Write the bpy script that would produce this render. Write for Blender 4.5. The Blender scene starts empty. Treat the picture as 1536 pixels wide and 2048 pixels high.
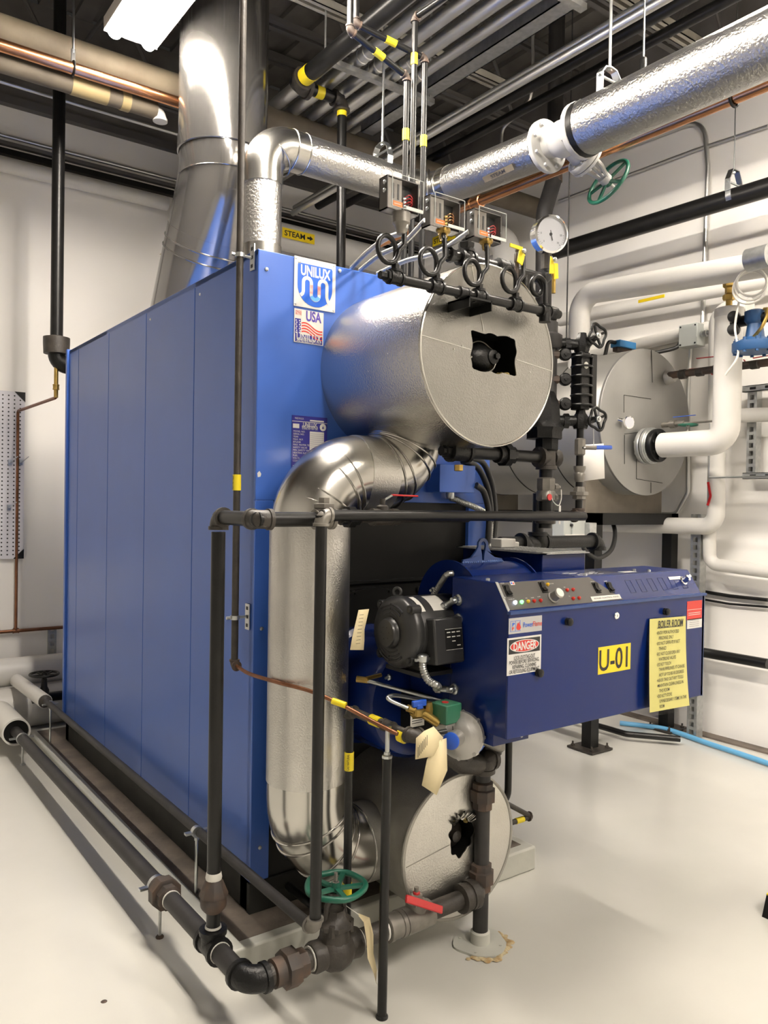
import bpy, math, random
from mathutils import Vector as V, Matrix
random.seed(7)
D = bpy.data; COL = bpy.context.scene.collection; SC = bpy.context.scene
PI = math.pi
# ------------------------------------------------------------------ camera
CX, CY, FPX = 768., 1024., 1583.
CAMP = V((-1.254, -2.482, 1.55))
_ax = V((2940-CX, -(1038-CY), -FPX)).normalized()
_ay = V((-386-CX, -(985-CY), -FPX)).normalized()
_az = _ax.cross(_ay).normalized(); _ay = _az.cross(_ax)
ROT = Matrix((_ax, _ay, _az))
cd = D.cameras.new('camera'); cam = D.objects.new('camera', cd); COL.objects.link(cam); SC.camera = cam
cd.sensor_fit = 'HORIZONTAL'; cd.sensor_width = 36; cd.lens = FPX/1536*36; cd.clip_start = .05
cam.matrix_world = Matrix.Translation(CAMP) @ ROT.to_4x4()
def _ray(u, v): return ROT @ V((u-CX, -(v-CY), -FPX))
def ox(u, v, x): d = _ray(u, v); return CAMP + d*((x-CAMP.x)/d.x)   # point seen there on the plane x
def oy(u, v, y): d = _ray(u, v); return CAMP + d*((y-CAMP.y)/d.y)
def oz(u, v, z): d = _ray(u, v); return CAMP + d*((z-CAMP.z)/d.z)
# ------------------------------------------------------------------ world, exposure
w = D.worlds.new('world'); SC.world = w; w.use_nodes = True
w.node_tree.nodes['Background'].inputs[0].default_value = (1, .93, .84, 1)
w.node_tree.nodes['Background'].inputs[1].default_value = .02
vs = SC.view_settings; vs.view_transform = 'Standard'; vs.look = 'None'; vs.gamma = 1; vs.use_curve_mapping = False
vs.exposure = 0.0
TUBE = 188.0            # emission of the fluorescent tubes
LAMPS = [(.10, 1.07, 3.95, 1), (.10, -.28, 3.95, 0), (2.02, -1.02, 3.95, 0), (1.35, -3.5, 3.95, 0), (.10, -3.9, 3.95, 0)]  # last two: unseen rear fixtures, added as fill light
# ------------------------------------------------------------------ materials
def mat(name, col, rough=.5, metal=0, noise=0, nscale=8, bump=0, bscale=200, spec=.5, emit=0, ecol=None, col2=None, trans=0, alpha=1, bstretch=None, coat=0, thr=None, aniso=0, bdist=.004):
    m = D.materials.new(name); m.use_nodes = True; nt = m.node_tree; N = nt.nodes; L = nt.links
    b = N['Principled BSDF']; b.inputs['Base Color'].default_value = (*col, 1)
    b.inputs['Roughness'].default_value = rough; b.inputs['Metallic'].default_value = metal
    b.inputs['Specular IOR Level'].default_value = spec; b.inputs['Coat Weight'].default_value = coat
    if emit: b.inputs['Emission Color'].default_value = (*(ecol or col), 1); b.inputs['Emission Strength'].default_value = emit
    if trans: b.inputs['Transmission Weight'].default_value = trans
    if alpha < 1: b.inputs['Alpha'].default_value = alpha
    tc = N.new('ShaderNodeTexCoord')
    if noise or col2:
        nz = N.new('ShaderNodeTexNoise'); nz.inputs['Scale'].default_value = nscale; nz.inputs['Detail'].default_value = 5
        L.new(tc.outputs['Object'], nz.inputs['Vector'])
        r = N.new('ShaderNodeValToRGB'); L.new(nz.outputs['Fac'], r.inputs['Fac'])
        c2 = col2 or tuple(c*(1-noise) for c in col)
        lo, hi = thr or (.35, .65)
        r.color_ramp.elements[0].position = lo; r.color_ramp.elements[1].position = hi
        r.color_ramp.elements[0].color = (*c2, 1); r.color_ramp.elements[1].color = (*col, 1)
        L.new(r.outputs['Color'], b.inputs['Base Color'])
    if bump:
        nb = N.new('ShaderNodeTexNoise'); nb.inputs['Scale'].default_value = bscale; nb.inputs['Detail'].default_value = 3
        if bstretch:
            mp = N.new('ShaderNodeMapping'); mp.inputs['Scale'].default_value = bstretch
            L.new(tc.outputs['Object'], mp.inputs['Vector']); L.new(mp.outputs['Vector'], nb.inputs['Vector'])
        else: L.new(tc.outputs['Object'], nb.inputs['Vector'])
        bp = N.new('ShaderNodeBump'); bp.inputs['Strength'].default_value = bump; bp.inputs['Distance'].default_value = bdist
        L.new(nb.outputs['Fac'], bp.inputs['Height']); L.new(bp.outputs['Normal'], b.inputs['Normal'])
    return m
M = {}
M['wall2'] = mat('grey_wall_paint', (.36, .35, .33), .6)
M['wall'] = mat('wall_paint', (.85, .825, .785), .55, bump=.12, bscale=14, noise=.05, nscale=1.2)
M['floor'] = mat('epoxy_floor', (.56, .55, .505), .2, noise=.05, nscale=2.5, bump=.05, bscale=5, coat=.15)
M['deck'] = mat('roof_deck', (.15, .138, .125), .8, noise=.4, nscale=3)
M['joist'] = mat('joist_primer', (.085, .08, .075), .6)
M['cream_steel'] = mat('cream_strut_steel', (.36, .34, .29), .5, noise=.2)
M['blue'] = mat('boiler_blue_paint', (.041, .123, .48), .33, noise=.09, nscale=2.2, bump=.1, bscale=3.5)
M['navy'] = mat('burner_navy_paint', (.003, .014, .10), .24, spec=.3, coat=.05, bump=.05, bscale=6)
M['navy_edge'] = mat('burner_navy_trim', (.012, .04, .16), .3)
M['seam'] = mat('dark_seam_gasket', (.01, .02, .06), .8)  # dark joint colour of the inner casing and cutout lines
M['black'] = mat('black_sheet_steel', (.006, .006, .0055), .45, spec=.3, noise=.4, nscale=5)
M['skid'] = mat('black_base_steel', (.018, .018, .015), .75, noise=.5, nscale=9)
M['alu'] = mat('smooth_aluminium', (.54, .525, .49), .22, 1, bump=.25, bscale=5, noise=.08, nscale=6)
M['stainless'] = mat('stainless_duct', (.24, .232, .222), .15, .9, bump=.10, bscale=3)
M['stucco'] = mat('stucco_aluminium', (.58, .565, .53), .27, 1, bump=.8, bscale=190, bdist=.0018)
M['stucco_main'] = mat('stucco_aluminium_pipe_jacket', (.46, .45, .43), .30, 1, bump=1.0, bscale=85, bdist=.004)
M['valve_grey'] = mat('grey_white_valve_paint', (.40, .395, .38), .45)
M['stucco_dull'] = mat('stucco_aluminium_dull', (.62, .605, .57), .30, 1, bump=.9, bscale=190, bdist=.0016, noise=.12, nscale=5)
M['stucco_dirty'] = mat('stained_aluminium', (.40, .385, .345), .42, .5, bump=.7, bscale=190, bdist=.0016, noise=.45, nscale=4)
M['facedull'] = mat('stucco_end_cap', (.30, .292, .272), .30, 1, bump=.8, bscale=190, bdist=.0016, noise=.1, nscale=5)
M['tank'] = mat('tank_galvanised_jacket', (.44, .43, .40), .42, .75, bump=.15, bscale=4, noise=.12, nscale=3)
M['pipe'] = mat('black_steel_pipe', (.009, .0088, .0085), .34, spec=.35, noise=.4, nscale=14)
M['pipe_dusty'] = mat('dusty_black_pipe', (.024, .022, .021), .55, noise=.45, nscale=12)
M['fitting'] = mat('malleable_iron', (.042, .035, .028), .5, noise=.5, nscale=18, bump=.3, bscale=120)
M['castblack'] = mat('cast_black_iron', (.004, .004, .004), .38, spec=.3, bump=.3, bscale=150)
M['greyfit'] = mat('grey_iron_fitting', (.23, .215, .19), .42, .5, noise=.3, nscale=20)
M['rust'] = mat('rusty_iron', (.085, .052, .034), .6, col2=(.035, .028, .024), nscale=16)
M['copper'] = mat('copper_pipe', (.72, .34, .16), .25, 1, noise=.2, nscale=8)
M['copper_old'] = mat('old_copper_pipe', (.26, .115, .06), .4, .8, noise=.35, nscale=14)
M['brass'] = mat('brass', (.50, .34, .10), .32, .9, noise=.3, nscale=20)
M['pvc'] = mat('white_pipe_jacket', (.60, .585, .55), .35, noise=.04, nscale=5)
M['beige'] = mat('beige_pipe_covering', (.14, .115, .078), .7, col2=(.09, .072, .048), nscale=5, bump=.2, bscale=30)
M['tape'] = mat('masking_tape', (.34, .26, .12), .6)
M['galv'] = mat('galvanised_steel', (.50, .51, .50), .38, .85, noise=.2, nscale=30)
M['zinc'] = mat('zinc_plated_steel', (.58, .60, .60), .28, 1, noise=.1)
M['conduit'] = mat('emt_conduit', (.60, .60, .58), .35, .9)
M['flex'] = mat('flexible_metal_conduit', (.42, .42, .40), .35, .85)
M['cable'] = mat('black_rubber_cable', (.012, .012, .012), .45)
M['white'] = mat('white_enamel', (.60, .59, .565), .4)
M['offwhite'] = mat('off_white_label', (.60, .585, .54), .5)
M['greyplast'] = mat('grey_plastic', (.25, .25, .24), .45)
M['steel_grey'] = mat('grey_switch_case', (.09, .085, .08), .4, .3)
M['boxgrey'] = mat('grey_enclosure', (.40, .42, .40), .4)
M['yellow'] = mat('yellow_marker', (.78, .62, .015), .45)
M['yellow_sign'] = mat('yellow_sign_face', (.80, .58, .01), .4)
M['paleyellow'] = mat('pale_yellow_paper', (.55, .51, .16), .45)
M['ink'] = mat('black_ink', (.012, .012, .014), .5)
M['red'] = mat('red_coating', (.45, .018, .02), .35)
M['redpaint'] = mat('red_label_ink', (.55, .03, .02), .4)
M['orange'] = mat('orange_label', (.85, .16, .02), .4)
M['bluelabel'] = mat('deep_blue_label', (.022, .02, .22), .35)
M['logoblue'] = mat('logo_blue', (.006, .10, .56), .35)
M['violetink'] = mat('violet_ink', (.06, .03, .30), .4)
M['green'] = mat('green_enamel', (.008, .105, .065), .35, noise=.2)
M['solenoid'] = mat('solenoid_green', (.03, .14, .08), .4)
M['bluehandle'] = mat('blue_handle', (.01, .07, .42), .4)
M['skyblue'] = mat('light_blue_box', (.05, .25, .56), .4)
M['bluepipe'] = mat('pale_blue_hose', (.12, .36, .60), .45)
M['manila'] = mat('manila_tag', (.66, .56, .34), .7)
M['concrete'] = mat('concrete_top', (.16, .13, .105), .85, col2=(.09, .075, .062), nscale=7, bump=.6, bscale=40)
M['pad'] = mat('painted_concrete', (.46, .46, .41), .5, noise=.12, nscale=6, bump=.2, bscale=40)
M['chrome'] = mat('chrome', (.8, .8, .8), .12, 1)
M['castalu'] = mat('cast_aluminium', (.40, .39, .37), .4, .8, bump=.15, bscale=80)
M['panelgrey'] = mat('control_panel_grey', (.06, .055, .05), .45)
M['pumpblue'] = mat('pump_blue', (.015, .06, .16), .4)
M['motor'] = mat('motor_black_paint', (.020, .020, .020), .36)
M['tube'] = mat('fluorescent_tube', (1, .95, .86), .5, emit=TUBE, ecol=(1, .91, .80))
M['led_white'] = mat('lit_white_lens', (.7, .8, 1), .4, emit=9, ecol=(.6, .75, 1))
M['led_green'] = mat('lit_green_lens', (.1, 1, .1), .4, emit=5, ecol=(.12, 1, .15))
M['led_red'] = mat('red_lens', (.45, .02, .01), .25)
M['led_amber'] = mat('amber_lens', (.65, .38, .02), .25)
M['dialface'] = mat('dial_face', (.48, .49, .53), .4)
M['glass'] = mat('clear_plastic_cover', (.9, .92, .95), .05, trans=1, alpha=.08)
M['lightpaper'] = mat('white_paper', (.74, .72, .69), .6)
M['fibre'] = mat('yellow_glass_fibre', (.34, .26, .08), .9, noise=.5, nscale=30, bump=1, bscale=60)
def stops(m, pairs):       # extra: colour bands along the object's x for printed gradients
    return m
# ------------------------------------------------------------------ mesh builder
def orth(d):
    d = V(d).normalized(); a = V((0, 0, 1)) if abs(d.z) < .9 else V((1, 0, 0))
    u = d.cross(a).normalized(); return u, d.cross(u).normalized()
class MB:
    def __init__(s): s.v = []; s.f = []
    def add(s, vs, fs):
        n = len(s.v); s.v += [V(p) for p in vs]; s.f += [tuple(i+n for i in f) for f in fs]; return s
    def box(s, a, b, m=None):
        x0, y0, z0 = a; x1, y1, z1 = b
        p = [V((x, y, z)) for z in (z0, z1) for (x, y) in ((x0, y0), (x1, y0), (x1, y1), (x0, y1))]
        if m: p = [m @ q for q in p]
        return s.add(p, [(3, 2, 1, 0), (4, 5, 6, 7), (0, 1, 5, 4), (1, 2, 6, 5), (2, 3, 7, 6), (3, 0, 4, 7)])
    def bar(s, p, q, w, h, up=(0, 0, 1)):
        p, q = V(p), V(q); d = (q-p).normalized(); u = d.cross(V(up))
        if u.length < 1e-4: u = d.cross(V((0, 1, 0)))
        u.normalize(); t = u.cross(d)
        c = [a+u*i*w/2+t*j*h/2 for a in (p, q) for i, j in ((-1, -1), (1, -1), (1, 1), (-1, 1))]
        return s.add(c, [(3, 2, 1, 0), (4, 5, 6, 7), (0, 1, 5, 4), (1, 2, 6, 5), (2, 3, 7, 6), (3, 0, 4, 7)])
    def prism(s, poly, ext, m=None):
        """poly: list of (x,y) ; ext (z0,z1) in frame m"""
        n = len(poly); m = m or Matrix.Identity(4)
        vs = [m @ V((x, y, ext[0])) for x, y in poly]+[m @ V((x, y, ext[1])) for x, y in poly]
        return s.add(vs, [tuple(range(n-1, -1, -1)), tuple(range(n, 2*n))]+[(i, (i+1) % n, n+(i+1) % n, n+i) for i in range(n)])
    def sweep(s, pts, r, seg=16, cap=True, closed=False):
        pts = [V(p) for p in pts]; n = len(pts)
        rr = r if isinstance(r, (list, tuple)) else [r]*n
        t = []
        for i in range(n):
            a = pts[i-1] if (i or closed) else pts[i]; b = pts[(i+1) % n] if (i < n-1 or closed) else pts[i]
            t.append((b-a).normalized())
        u, _ = orth(t[0]); vs = []
        for i in range(n):
            u = (u-t[i]*u.dot(t[i])).normalized(); w_ = t[i].cross(u)
            for k in range(seg):
                a = 2*PI*k/seg; vs.append(pts[i]+(u*math.cos(a)+w_*math.sin(a))*rr[i])
        fs = []
        for i in range(n if closed else n-1):
            j = (i+1) % n
            for k in range(seg):
                l = (k+1) % seg; fs.append((i*seg+k, i*seg+l, j*seg+l, j*seg+k))
        if cap and not closed:
            fs.append(tuple(range(seg-1, -1, -1))); fs.append(tuple((n-1)*seg+k for k in range(seg)))
        return s.add(vs, fs)
    def cyl(s, p, q, r, seg=20, r2=None): return s.sweep([p, q], [r, r if r2 is None else r2], seg)
    def lathe(s, p, d, prof, seg=24, flat=None):
        """prof: (radius, height along d) list; closed at the ends"""
        p = V(p); d = V(d).normalized(); u, w_ = orth(d); vs = []; n = len(prof)
        for r, h in prof:
            for k in range(seg):
                a = 2*PI*(k+.5)/seg; vs.append(p+d*h+(u*math.cos(a)+w_*math.sin(a))*max(r, 1e-5))
        fs = [(i*seg+k, i*seg+(k+1) % seg, (i+1)*seg+(k+1) % seg, (i+1)*seg+k) for i in range(n-1) for k in range(seg)]
        fs += [tuple(range(seg-1, -1, -1)), tuple((n-1)*seg+k for k in range(seg))]
        return s.add(vs, fs)
    def torus(s, c, ax, R, r, seg=40, ss=10):
        c = V(c); u, w_ = orth(ax)
        return s.sweep([c+(u*math.cos(2*PI*k/seg)+w_*math.sin(2*PI*k/seg))*R for k in range(seg)], r, ss, closed=True)
    def ball(s, c, r, seg=14, sc=(1, 1, 1)):
        c = V(c); n = seg//2; vs = []
        for i in range(1, n):
            th = PI*i/n
            for k in range(seg):
                a = 2*PI*k/seg; vs.append(c+V((r*sc[0]*math.sin(th)*math.cos(a), r*sc[1]*math.sin(th)*math.sin(a), r*sc[2]*math.cos(th))))
        fs = [(i*seg+k, (i+1)*seg+k, (i+1)*seg+(k+1) % seg, i*seg+(k+1) % seg) for i in range(n-2) for k in range(seg)]
        m = len(vs); vs += [c+V((0, 0, r*sc[2])), c-V((0, 0, r*sc[2]))]
        fs += [(m, k, (k+1) % seg) for k in range(seg)]+[(m+1, (n-2)*seg+(k+1) % seg, (n-2)*seg+k) for k in range(seg)]
        return s.add(vs, fs)
    def quad(s, a, b, c, d): return s.add([a, b, c, d], [(0, 1, 2, 3)])
    def text(s, txt, size, m, width=None, bold=0, ext=.0006, align='CENTER', font=None, shear=0, spacing=1):
        cu = D.curves.new('t', 'FONT'); cu.body = txt; cu.size = size; cu.extrude = 0; cu.align_x = align; cu.align_y = 'CENTER'
        cu.offset = bold*size; cu.shear = shear; cu.space_character = spacing; cu.resolution_u = 3
        o = D.objects.new('t', cu); COL.objects.link(o)
        dg = bpy.context.evaluated_depsgraph_get(); me = D.meshes.new_from_object(o.evaluated_get(dg))
        xs = [v.co.x for v in me.vertices]
        k = 1
        if width and xs: k = width/max(max(xs)-min(xs), 1e-6)
        ys = [v.co.y for v in me.vertices]; yc = (max(ys)+min(ys))/2 if ys else 0
        s.add([m @ V((v.co.x*k, v.co.y-yc, ext)) for v in me.vertices], [tuple(p.vertices) for p in me.polygons])
        D.objects.remove(o); D.curves.remove(cu); D.meshes.remove(me); return s
def fillet(pts, r, n=8):
    pts = [V(p) for p in pts]; out = [pts[0]]
    for i in range(1, len(pts)-1):
        a, b, c = pts[i-1], pts[i], pts[i+1]; da = (a-b).normalized(); dc = (c-b).normalized()
        ang = da.angle(dc)
        if ang > PI-.02: out.append(b); continue
        rad = r[i-1] if isinstance(r, (list, tuple)) else r
        tl = min(rad/math.tan(ang/2), (a-b).length*.49 if i > 1 else (a-b).length*.98, (c-b).length*.49 if i < len(pts)-2 else (c-b).length*.98)
        rad = tl*math.tan(ang/2); ctr = b+(da+dc).normalized()*(rad/math.sin(ang/2))
        p0 = b+da*tl; p1 = b+dc*tl; v0 = p0-ctr; v1 = p1-ctr; th = v0.angle(v1)
        for k in range(n+1):
            t = k/n; out.append(ctr+(v0*math.sin((1-t)*th)+v1*math.sin(t*th))/math.sin(th))
    out.append(pts[-1]); return out
def spline(pts, n=8):
    pts = [V(p) for p in pts]; P = [2*pts[0]-pts[1]]+pts+[2*pts[-1]-pts[-2]]; out = []
    for i in range(1, len(P)-2):
        for k in range(n):
            t = k/n; a, b, c, d = P[i-1], P[i], P[i+1], P[i+2]
            out.append(.5*((2*b)+(c-a)*t+(2*a-5*b+4*c-d)*t*t+(3*b-a-3*c+d)*t**3))
    out.append(pts[-1]); return out
def frame(o, r, u):
    r = V(r).normalized(); u = V(u); u = (u-r*u.dot(r)).normalized(); n = r.cross(u)
    m = Matrix.Identity(4)
    for i in range(3): m[i][0] = r[i]; m[i][1] = u[i]; m[i][2] = n[i]; m[i][3] = o[i]
    return m
# ------------------------------------------------------------------ objects
def org(o):
    p = V((0, 0, 0))
    while o: p += o.location; o = o.parent
    return p
def tag(o, label=None, cat=None, group=None, kind=None):
    if label: o['label'] = label
    if cat: o['category'] = cat
    if group: o['group'] = group
    if kind: o['kind'] = kind
    return o
SPLIT = {'raised_bands': 'raised_band', 'saddle': 'saddle', 'tee_fittings': 'tee_fitting', 'fittings': 'fitting', 'yellow_marker': 'yellow_marker', 'yellow_band': 'yellow_band', 'pipe_dope': 'joint_compound', 'panel_screw': 'screw', 'screw': 'screw',
         'top_screw': 'screw', 'flange_bolt': 'bolt', 'side_screw': 'screw', 'terminal_screw': 'terminal_screw', 'internal_wire': 'wire', 'u_bolts': 'u_bolt', 'rivet': 'rivet', 'slot': 'slot', 'bolt': 'bolt', 'tape_patch': 'tape_patch',
         'joint_ring': 'joint_ring', 'black_fittings': 'black_fitting', 'elbow': 'elbow', 'try_cock': 'try_cock', 'try_cock_knob': 'try_cock_knob', 'stars': 'star', 'short_conduit': 'short_conduit', 'cover_nut': 'cover_nut', 'near_flange': 'near_flange', 'jacket_seam': 'jacket_seam', 'seam_fold': 'seam_fold', 'vent_slots': 'vent_slot', 'valve_body': 'valve_body', 'top_label': 'top_label', 'patch_seam': 'patch_seam', 'glass_fibre': None}
def islands(mb):
    n = len(mb.v); par = list(range(n))
    def find(a):
        while par[a] != a: par[a] = par[par[a]]; a = par[a]
        return a
    for f in mb.f:
        r0 = find(f[0])
        for i in f[1:]: par[find(i)] = r0
    comp = {}
    for i in range(n): comp.setdefault(find(i), []).append(i)
    cs = []
    for ids in comp.values():
        ps = [mb.v[i] for i in ids]; cs.append([set(ids), [min(p[k] for p in ps)-.001 for k in range(3)], [max(p[k] for p in ps)+.001 for k in range(3)]])
    ch = True
    while ch:
        ch = False
        for i in range(len(cs)):
            for j in range(i+1, len(cs)):
                a, b = cs[i], cs[j]
                if all(a[1][k] <= b[2][k] and b[1][k] <= a[2][k] for k in range(3)):
                    a[0] |= b[0]; a[1] = [min(a[1][k], b[1][k]) for k in range(3)]; a[2] = [max(a[2][k], b[2][k]) for k in range(3)]; cs.pop(j); ch = True; break
            if ch: break
    out = []
    for ids, _, _ in sorted(cs, key=lambda c: min(c[0])):
        o = sorted(ids); mp = {v: k for k, v in enumerate(o)}; m = MB(); m.v = [mb.v[i] for i in o]; m.f = [tuple(mp[i] for i in f) for f in mb.f if f[0] in ids]; out.append(m)
    return out
def obj(name, mb, m, parent=None, label=None, cat=None, group=None, kind=None, bevel=0, sharp=38):
    if SPLIT.get(name) and parent:
        parts = islands(mb); name = SPLIT[name]
        for q in parts[1:]: obj1(name, q, m, parent, label, cat, group, kind, bevel, sharp)
        return obj1(name, parts[0], m, parent, label, cat, group, kind, bevel, sharp)
    return obj1(name, mb, m, parent, label, cat, group, kind, bevel, sharp)
def obj1(name, mb, m, parent=None, label=None, cat=None, group=None, kind=None, bevel=0, sharp=38):
    me = D.meshes.new(name); mn = V((min(p.x for p in mb.v), min(p.y for p in mb.v), min(p.z for p in mb.v))); mx = V((max(p.x for p in mb.v), max(p.y for p in mb.v), max(p.z for p in mb.v)))
    piv = V(((mn.x+mx.x)/2, (mn.y+mx.y)/2, mn.z))
    me.from_pydata([p-piv for p in mb.v], [], mb.f); me.materials.append(M[m] if isinstance(m, str) else m)
    me.polygons.foreach_set('use_smooth', [True]*len(me.polygons)); me.set_sharp_from_angle(angle=math.radians(sharp)); me.update()
    o = D.objects.new(name, me); COL.objects.link(o)
    if parent: o.parent = parent; o.location = piv-org(parent)
    else: o.location = piv
    if bevel:
        bm_ = o.modifiers.new('bevel', 'BEVEL'); bm_.width = bevel; bm_.segments = 2; bm_.limit_method = 'ANGLE'
    return tag(o, label, cat, group, kind)
def thing(name, label, cat, loc, group=None):
    o = D.objects.new(name, None); COL.objects.link(o); o.location = loc; o.empty_display_size = .05
    return tag(o, label, cat, group)
def dup(o, loc=None, parent=None, **kw):
    c = o.copy(); COL.objects.link(c)
    if parent: c.parent = parent
    if loc is not None: c.location = loc
    for ch in [x for x in D.objects if x.parent == o]: dup(ch, None, c)
    tag(c, **kw); return c
def struct(name, mb, m): return obj(name, mb, m, kind='structure')
X, Y, Z = V((1, 0, 0)), V((0, 1, 0)), V((0, 0, 1))
# ------------------------------------------------------------------ pipe fittings
def elbow(mb, p, a, b, r, k=1.9):
    p, a, b = V(p), V(a).normalized(), V(b).normalized(); R = r*1.25; L = r*k
    mb.sweep(fillet([p+a*L, p, p+b*L], L*.85, 7), R, 18)
    for d in (a, b): mb.lathe(p+d*L, d, [(R*.98, -r*.55), (R*1.14, -r*.5), (R*1.14, 0), (r*1.0, r*.02)], 20)
def tee(mb, p, a, b, r, k=1.7):
    p, a, b = V(p), V(a).normalized(), V(b).normalized(); R = r*1.25; L = r*k
    mb.cyl(p-a*L, p+a*L, R, 18); mb.cyl(p, p+b*L, R, 18)
    for d in (a, -a, b): mb.lathe(p+d*L, d, [(R*.98, -r*.55), (R*1.14, -r*.5), (R*1.14, 0), (r, r*.02)], 20)
def coupling(mb, p, d, r, L=None, k=1.3):
    p, d = V(p), V(d).normalized(); L = L or r*2.4
    mb.lathe(p, d, [(r, -L/2), (r*k, -L/2+r*.1), (r*k, -L/2+r*.6), (r*(k-.1), -L/2+r*.65), (r*(k-.1), L/2-r*.65), (r*k, L/2-r*.6), (r*k, L/2-r*.1), (r, L/2)], 20)
def union(mb, p, d, r):
    p, d = V(p), V(d).normalized()
    mb.lathe(p, d, [(r, -r*2), (r*1.35, -r*1.9), (r*1.35, -r*.9), (r*1.45, -r*.8)], 20)
    mb.lathe(p, d, [(r*1.5, -r*.85), (r*1.85, -r*.75), (r*1.85, r*.55), (r*1.5, r*.7)], 8)
    mb.lathe(p, d, [(r*1.4, r*.6), (r*1.4, r*1.6), (r, r*1.8)], 8)
def flange(mb, p, d, R, t, nb=8, r=None):
    p, d = V(p), V(d).normalized(); mb.lathe(p, d, [(R*.98, -t/2), (R, -t/2+t*.1), (R, t/2-t*.1), (R*.98, t/2)], 32)
    u, w_ = orth(d)
    for k in range(nb):
        a = 2*PI*(k+.3)/nb; c = p+(u*math.cos(a)+w_*math.sin(a))*R*.8
        mb.lathe(c, d, [(R*.09, -t/2-R*.12), (R*.09, t/2+R*.12)], 6)
def wheel(root, c, ax, R, r, n, m, hub=.2, name='handwheel', wave=0):
    c, ax = V(c), V(ax).normalized(); u, w_ = orth(ax); mb = MB()
    seg = 60
    pts = [c+(u*math.cos(2*PI*k/seg)+w_*math.sin(2*PI*k/seg))*R*(1+wave*math.cos(n*(2*PI*k/seg-.4))) for k in range(seg)]
    mb.sweep(pts, r, 10, closed=True)
    for k in range(n):
        a = 2*PI*k/n+.4; e = (u*math.cos(a)+w_*math.sin(a)); mb.bar(c-ax*r*.8, c+e*(R-r*.3), r*1.6, r*1.0, up=ax)
    mb.lathe(c, ax, [(R*hub, -r*1.6), (R*hub*1.1, 0), (R*hub, r*1.2)], 16)
    return obj(name, mb, m, root)
def nipple(mb, p, d, r, L): p, d = V(p), V(d).normalized(); mb.cyl(p, p+d*L, r, 16)
def ringcyl(p, q, pitch, r, dr):   # corrugated flexible conduit along a point list
    pass
def flex(mb, pts, r, pitch=.008):
    pts = [V(p) for p in pts]; out = []; rr = []; acc = 0
    L = [0]
    for i in range(1, len(pts)): L.append(L[-1]+(pts[i]-pts[i-1]).length)
    n = int(L[-1]/(pitch/2)); j = 0
    for k in range(n+1):
        s_ = L[-1]*k/n
        while j < len(pts)-2 and L[j+1] < s_: j += 1
        t = (s_-L[j])/max(L[j+1]-L[j], 1e-9); out.append(pts[j].lerp(pts[j+1], t)); rr.append(r*(1 if k % 2 else .84))
    mb.sweep(out, rr, 12)
def wrap(mb, p, d, r, L):          # band / marker sleeve round a pipe
    p, d = V(p), V(d).normalized(); mb.lathe(p, d, [(r*.9, -L/2), (r, -L/2), (r, L/2), (r*.9, L/2)], 20)
def sign(root, fr, w_, h, m, name='plate', t=.0015, rad=0, **kw):
    mb = MB()
    if rad:
        poly = []
        for cx, cy, a0 in ((w_/2-rad, h/2-rad, 0), (-w_/2+rad, h/2-rad, 90), (-w_/2+rad, -h/2+rad, 180), (w_/2-rad, -h/2+rad, 270)):
            for k in range(5):
                a = math.radians(a0+k*22.5); poly.append((cx+rad*math.cos(a), cy+rad*math.sin(a)))
        mb.prism(poly, (0, t), fr)
    else: mb.box((-w_/2, -h/2, 0), (w_/2, h/2, t), fr)
    return obj(name, mb, m, root, **kw)
def panel(mb, fr, x0, y0, x1, y1, z=.0018, t=.0004): mb.box((x0, y0, z-t), (x1, y1, z), fr)
# ================================================================== ROOM
XR, YB, XL, YF, ZC = 3.72, 3.62, -3.6, -5.6, 5.05
struct('floor', MB().box((XL, YF, -.1), (XR, YB, 0)), 'floor')
struct('wall_back', MB().box((XL-.1, YB, 0), (XR+.1, YB+.12, ZC)), 'wall')
struct('wall_right', MB().box((XR, YF, 0), (XR+.12, YB, ZC)), 'wall')
struct('wall_left', MB().box((XL-.12, YF, 0), (XL, YB, ZC)), 'wall2')
struct('wall_front', MB().box((XL-.1, YF-.12, 0), (XR+.1, YF, ZC)), 'wall2')
mb = MB()                                   # fluted steel roof deck
n = 60
for k in range(n):
    x0 = XL+(XR-XL)*k/n; x1 = x0+(XR-XL)/n; mb.box((x0, YF, ZC+(.04 if k % 2 else 0)), (x1, YB, ZC+.09))
struct('ceiling', mb, 'deck')
struct('trim_1', MB().box((XL, YB-.06, 4.28), (XR, YB, 4.34)), 'joist')
struct('trim_3', MB().box((XL, YB-.03, 4.34), (XR, YB-.001, ZC)), 'deck')
struct('trim_4', MB().box((XR-.03, YF, 4.5), (XR-.001, YB, ZC)), 'deck')
struct('trim_2', MB().box((XR-.05, YF, 4.28), (XR, YB, 4.34)), 'joist')
mb = MB()                                   # chipped strip where floor meets the right wall
mb.box((XR-.09, -1.5, 0), (XR-.001, YB, .012)); struct('baseboard_right', mb, 'concrete')
struct('baseboard_back', MB().box((XL, YB-.03, 0), (XR, YB-.001, .02)), 'concrete')
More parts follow.
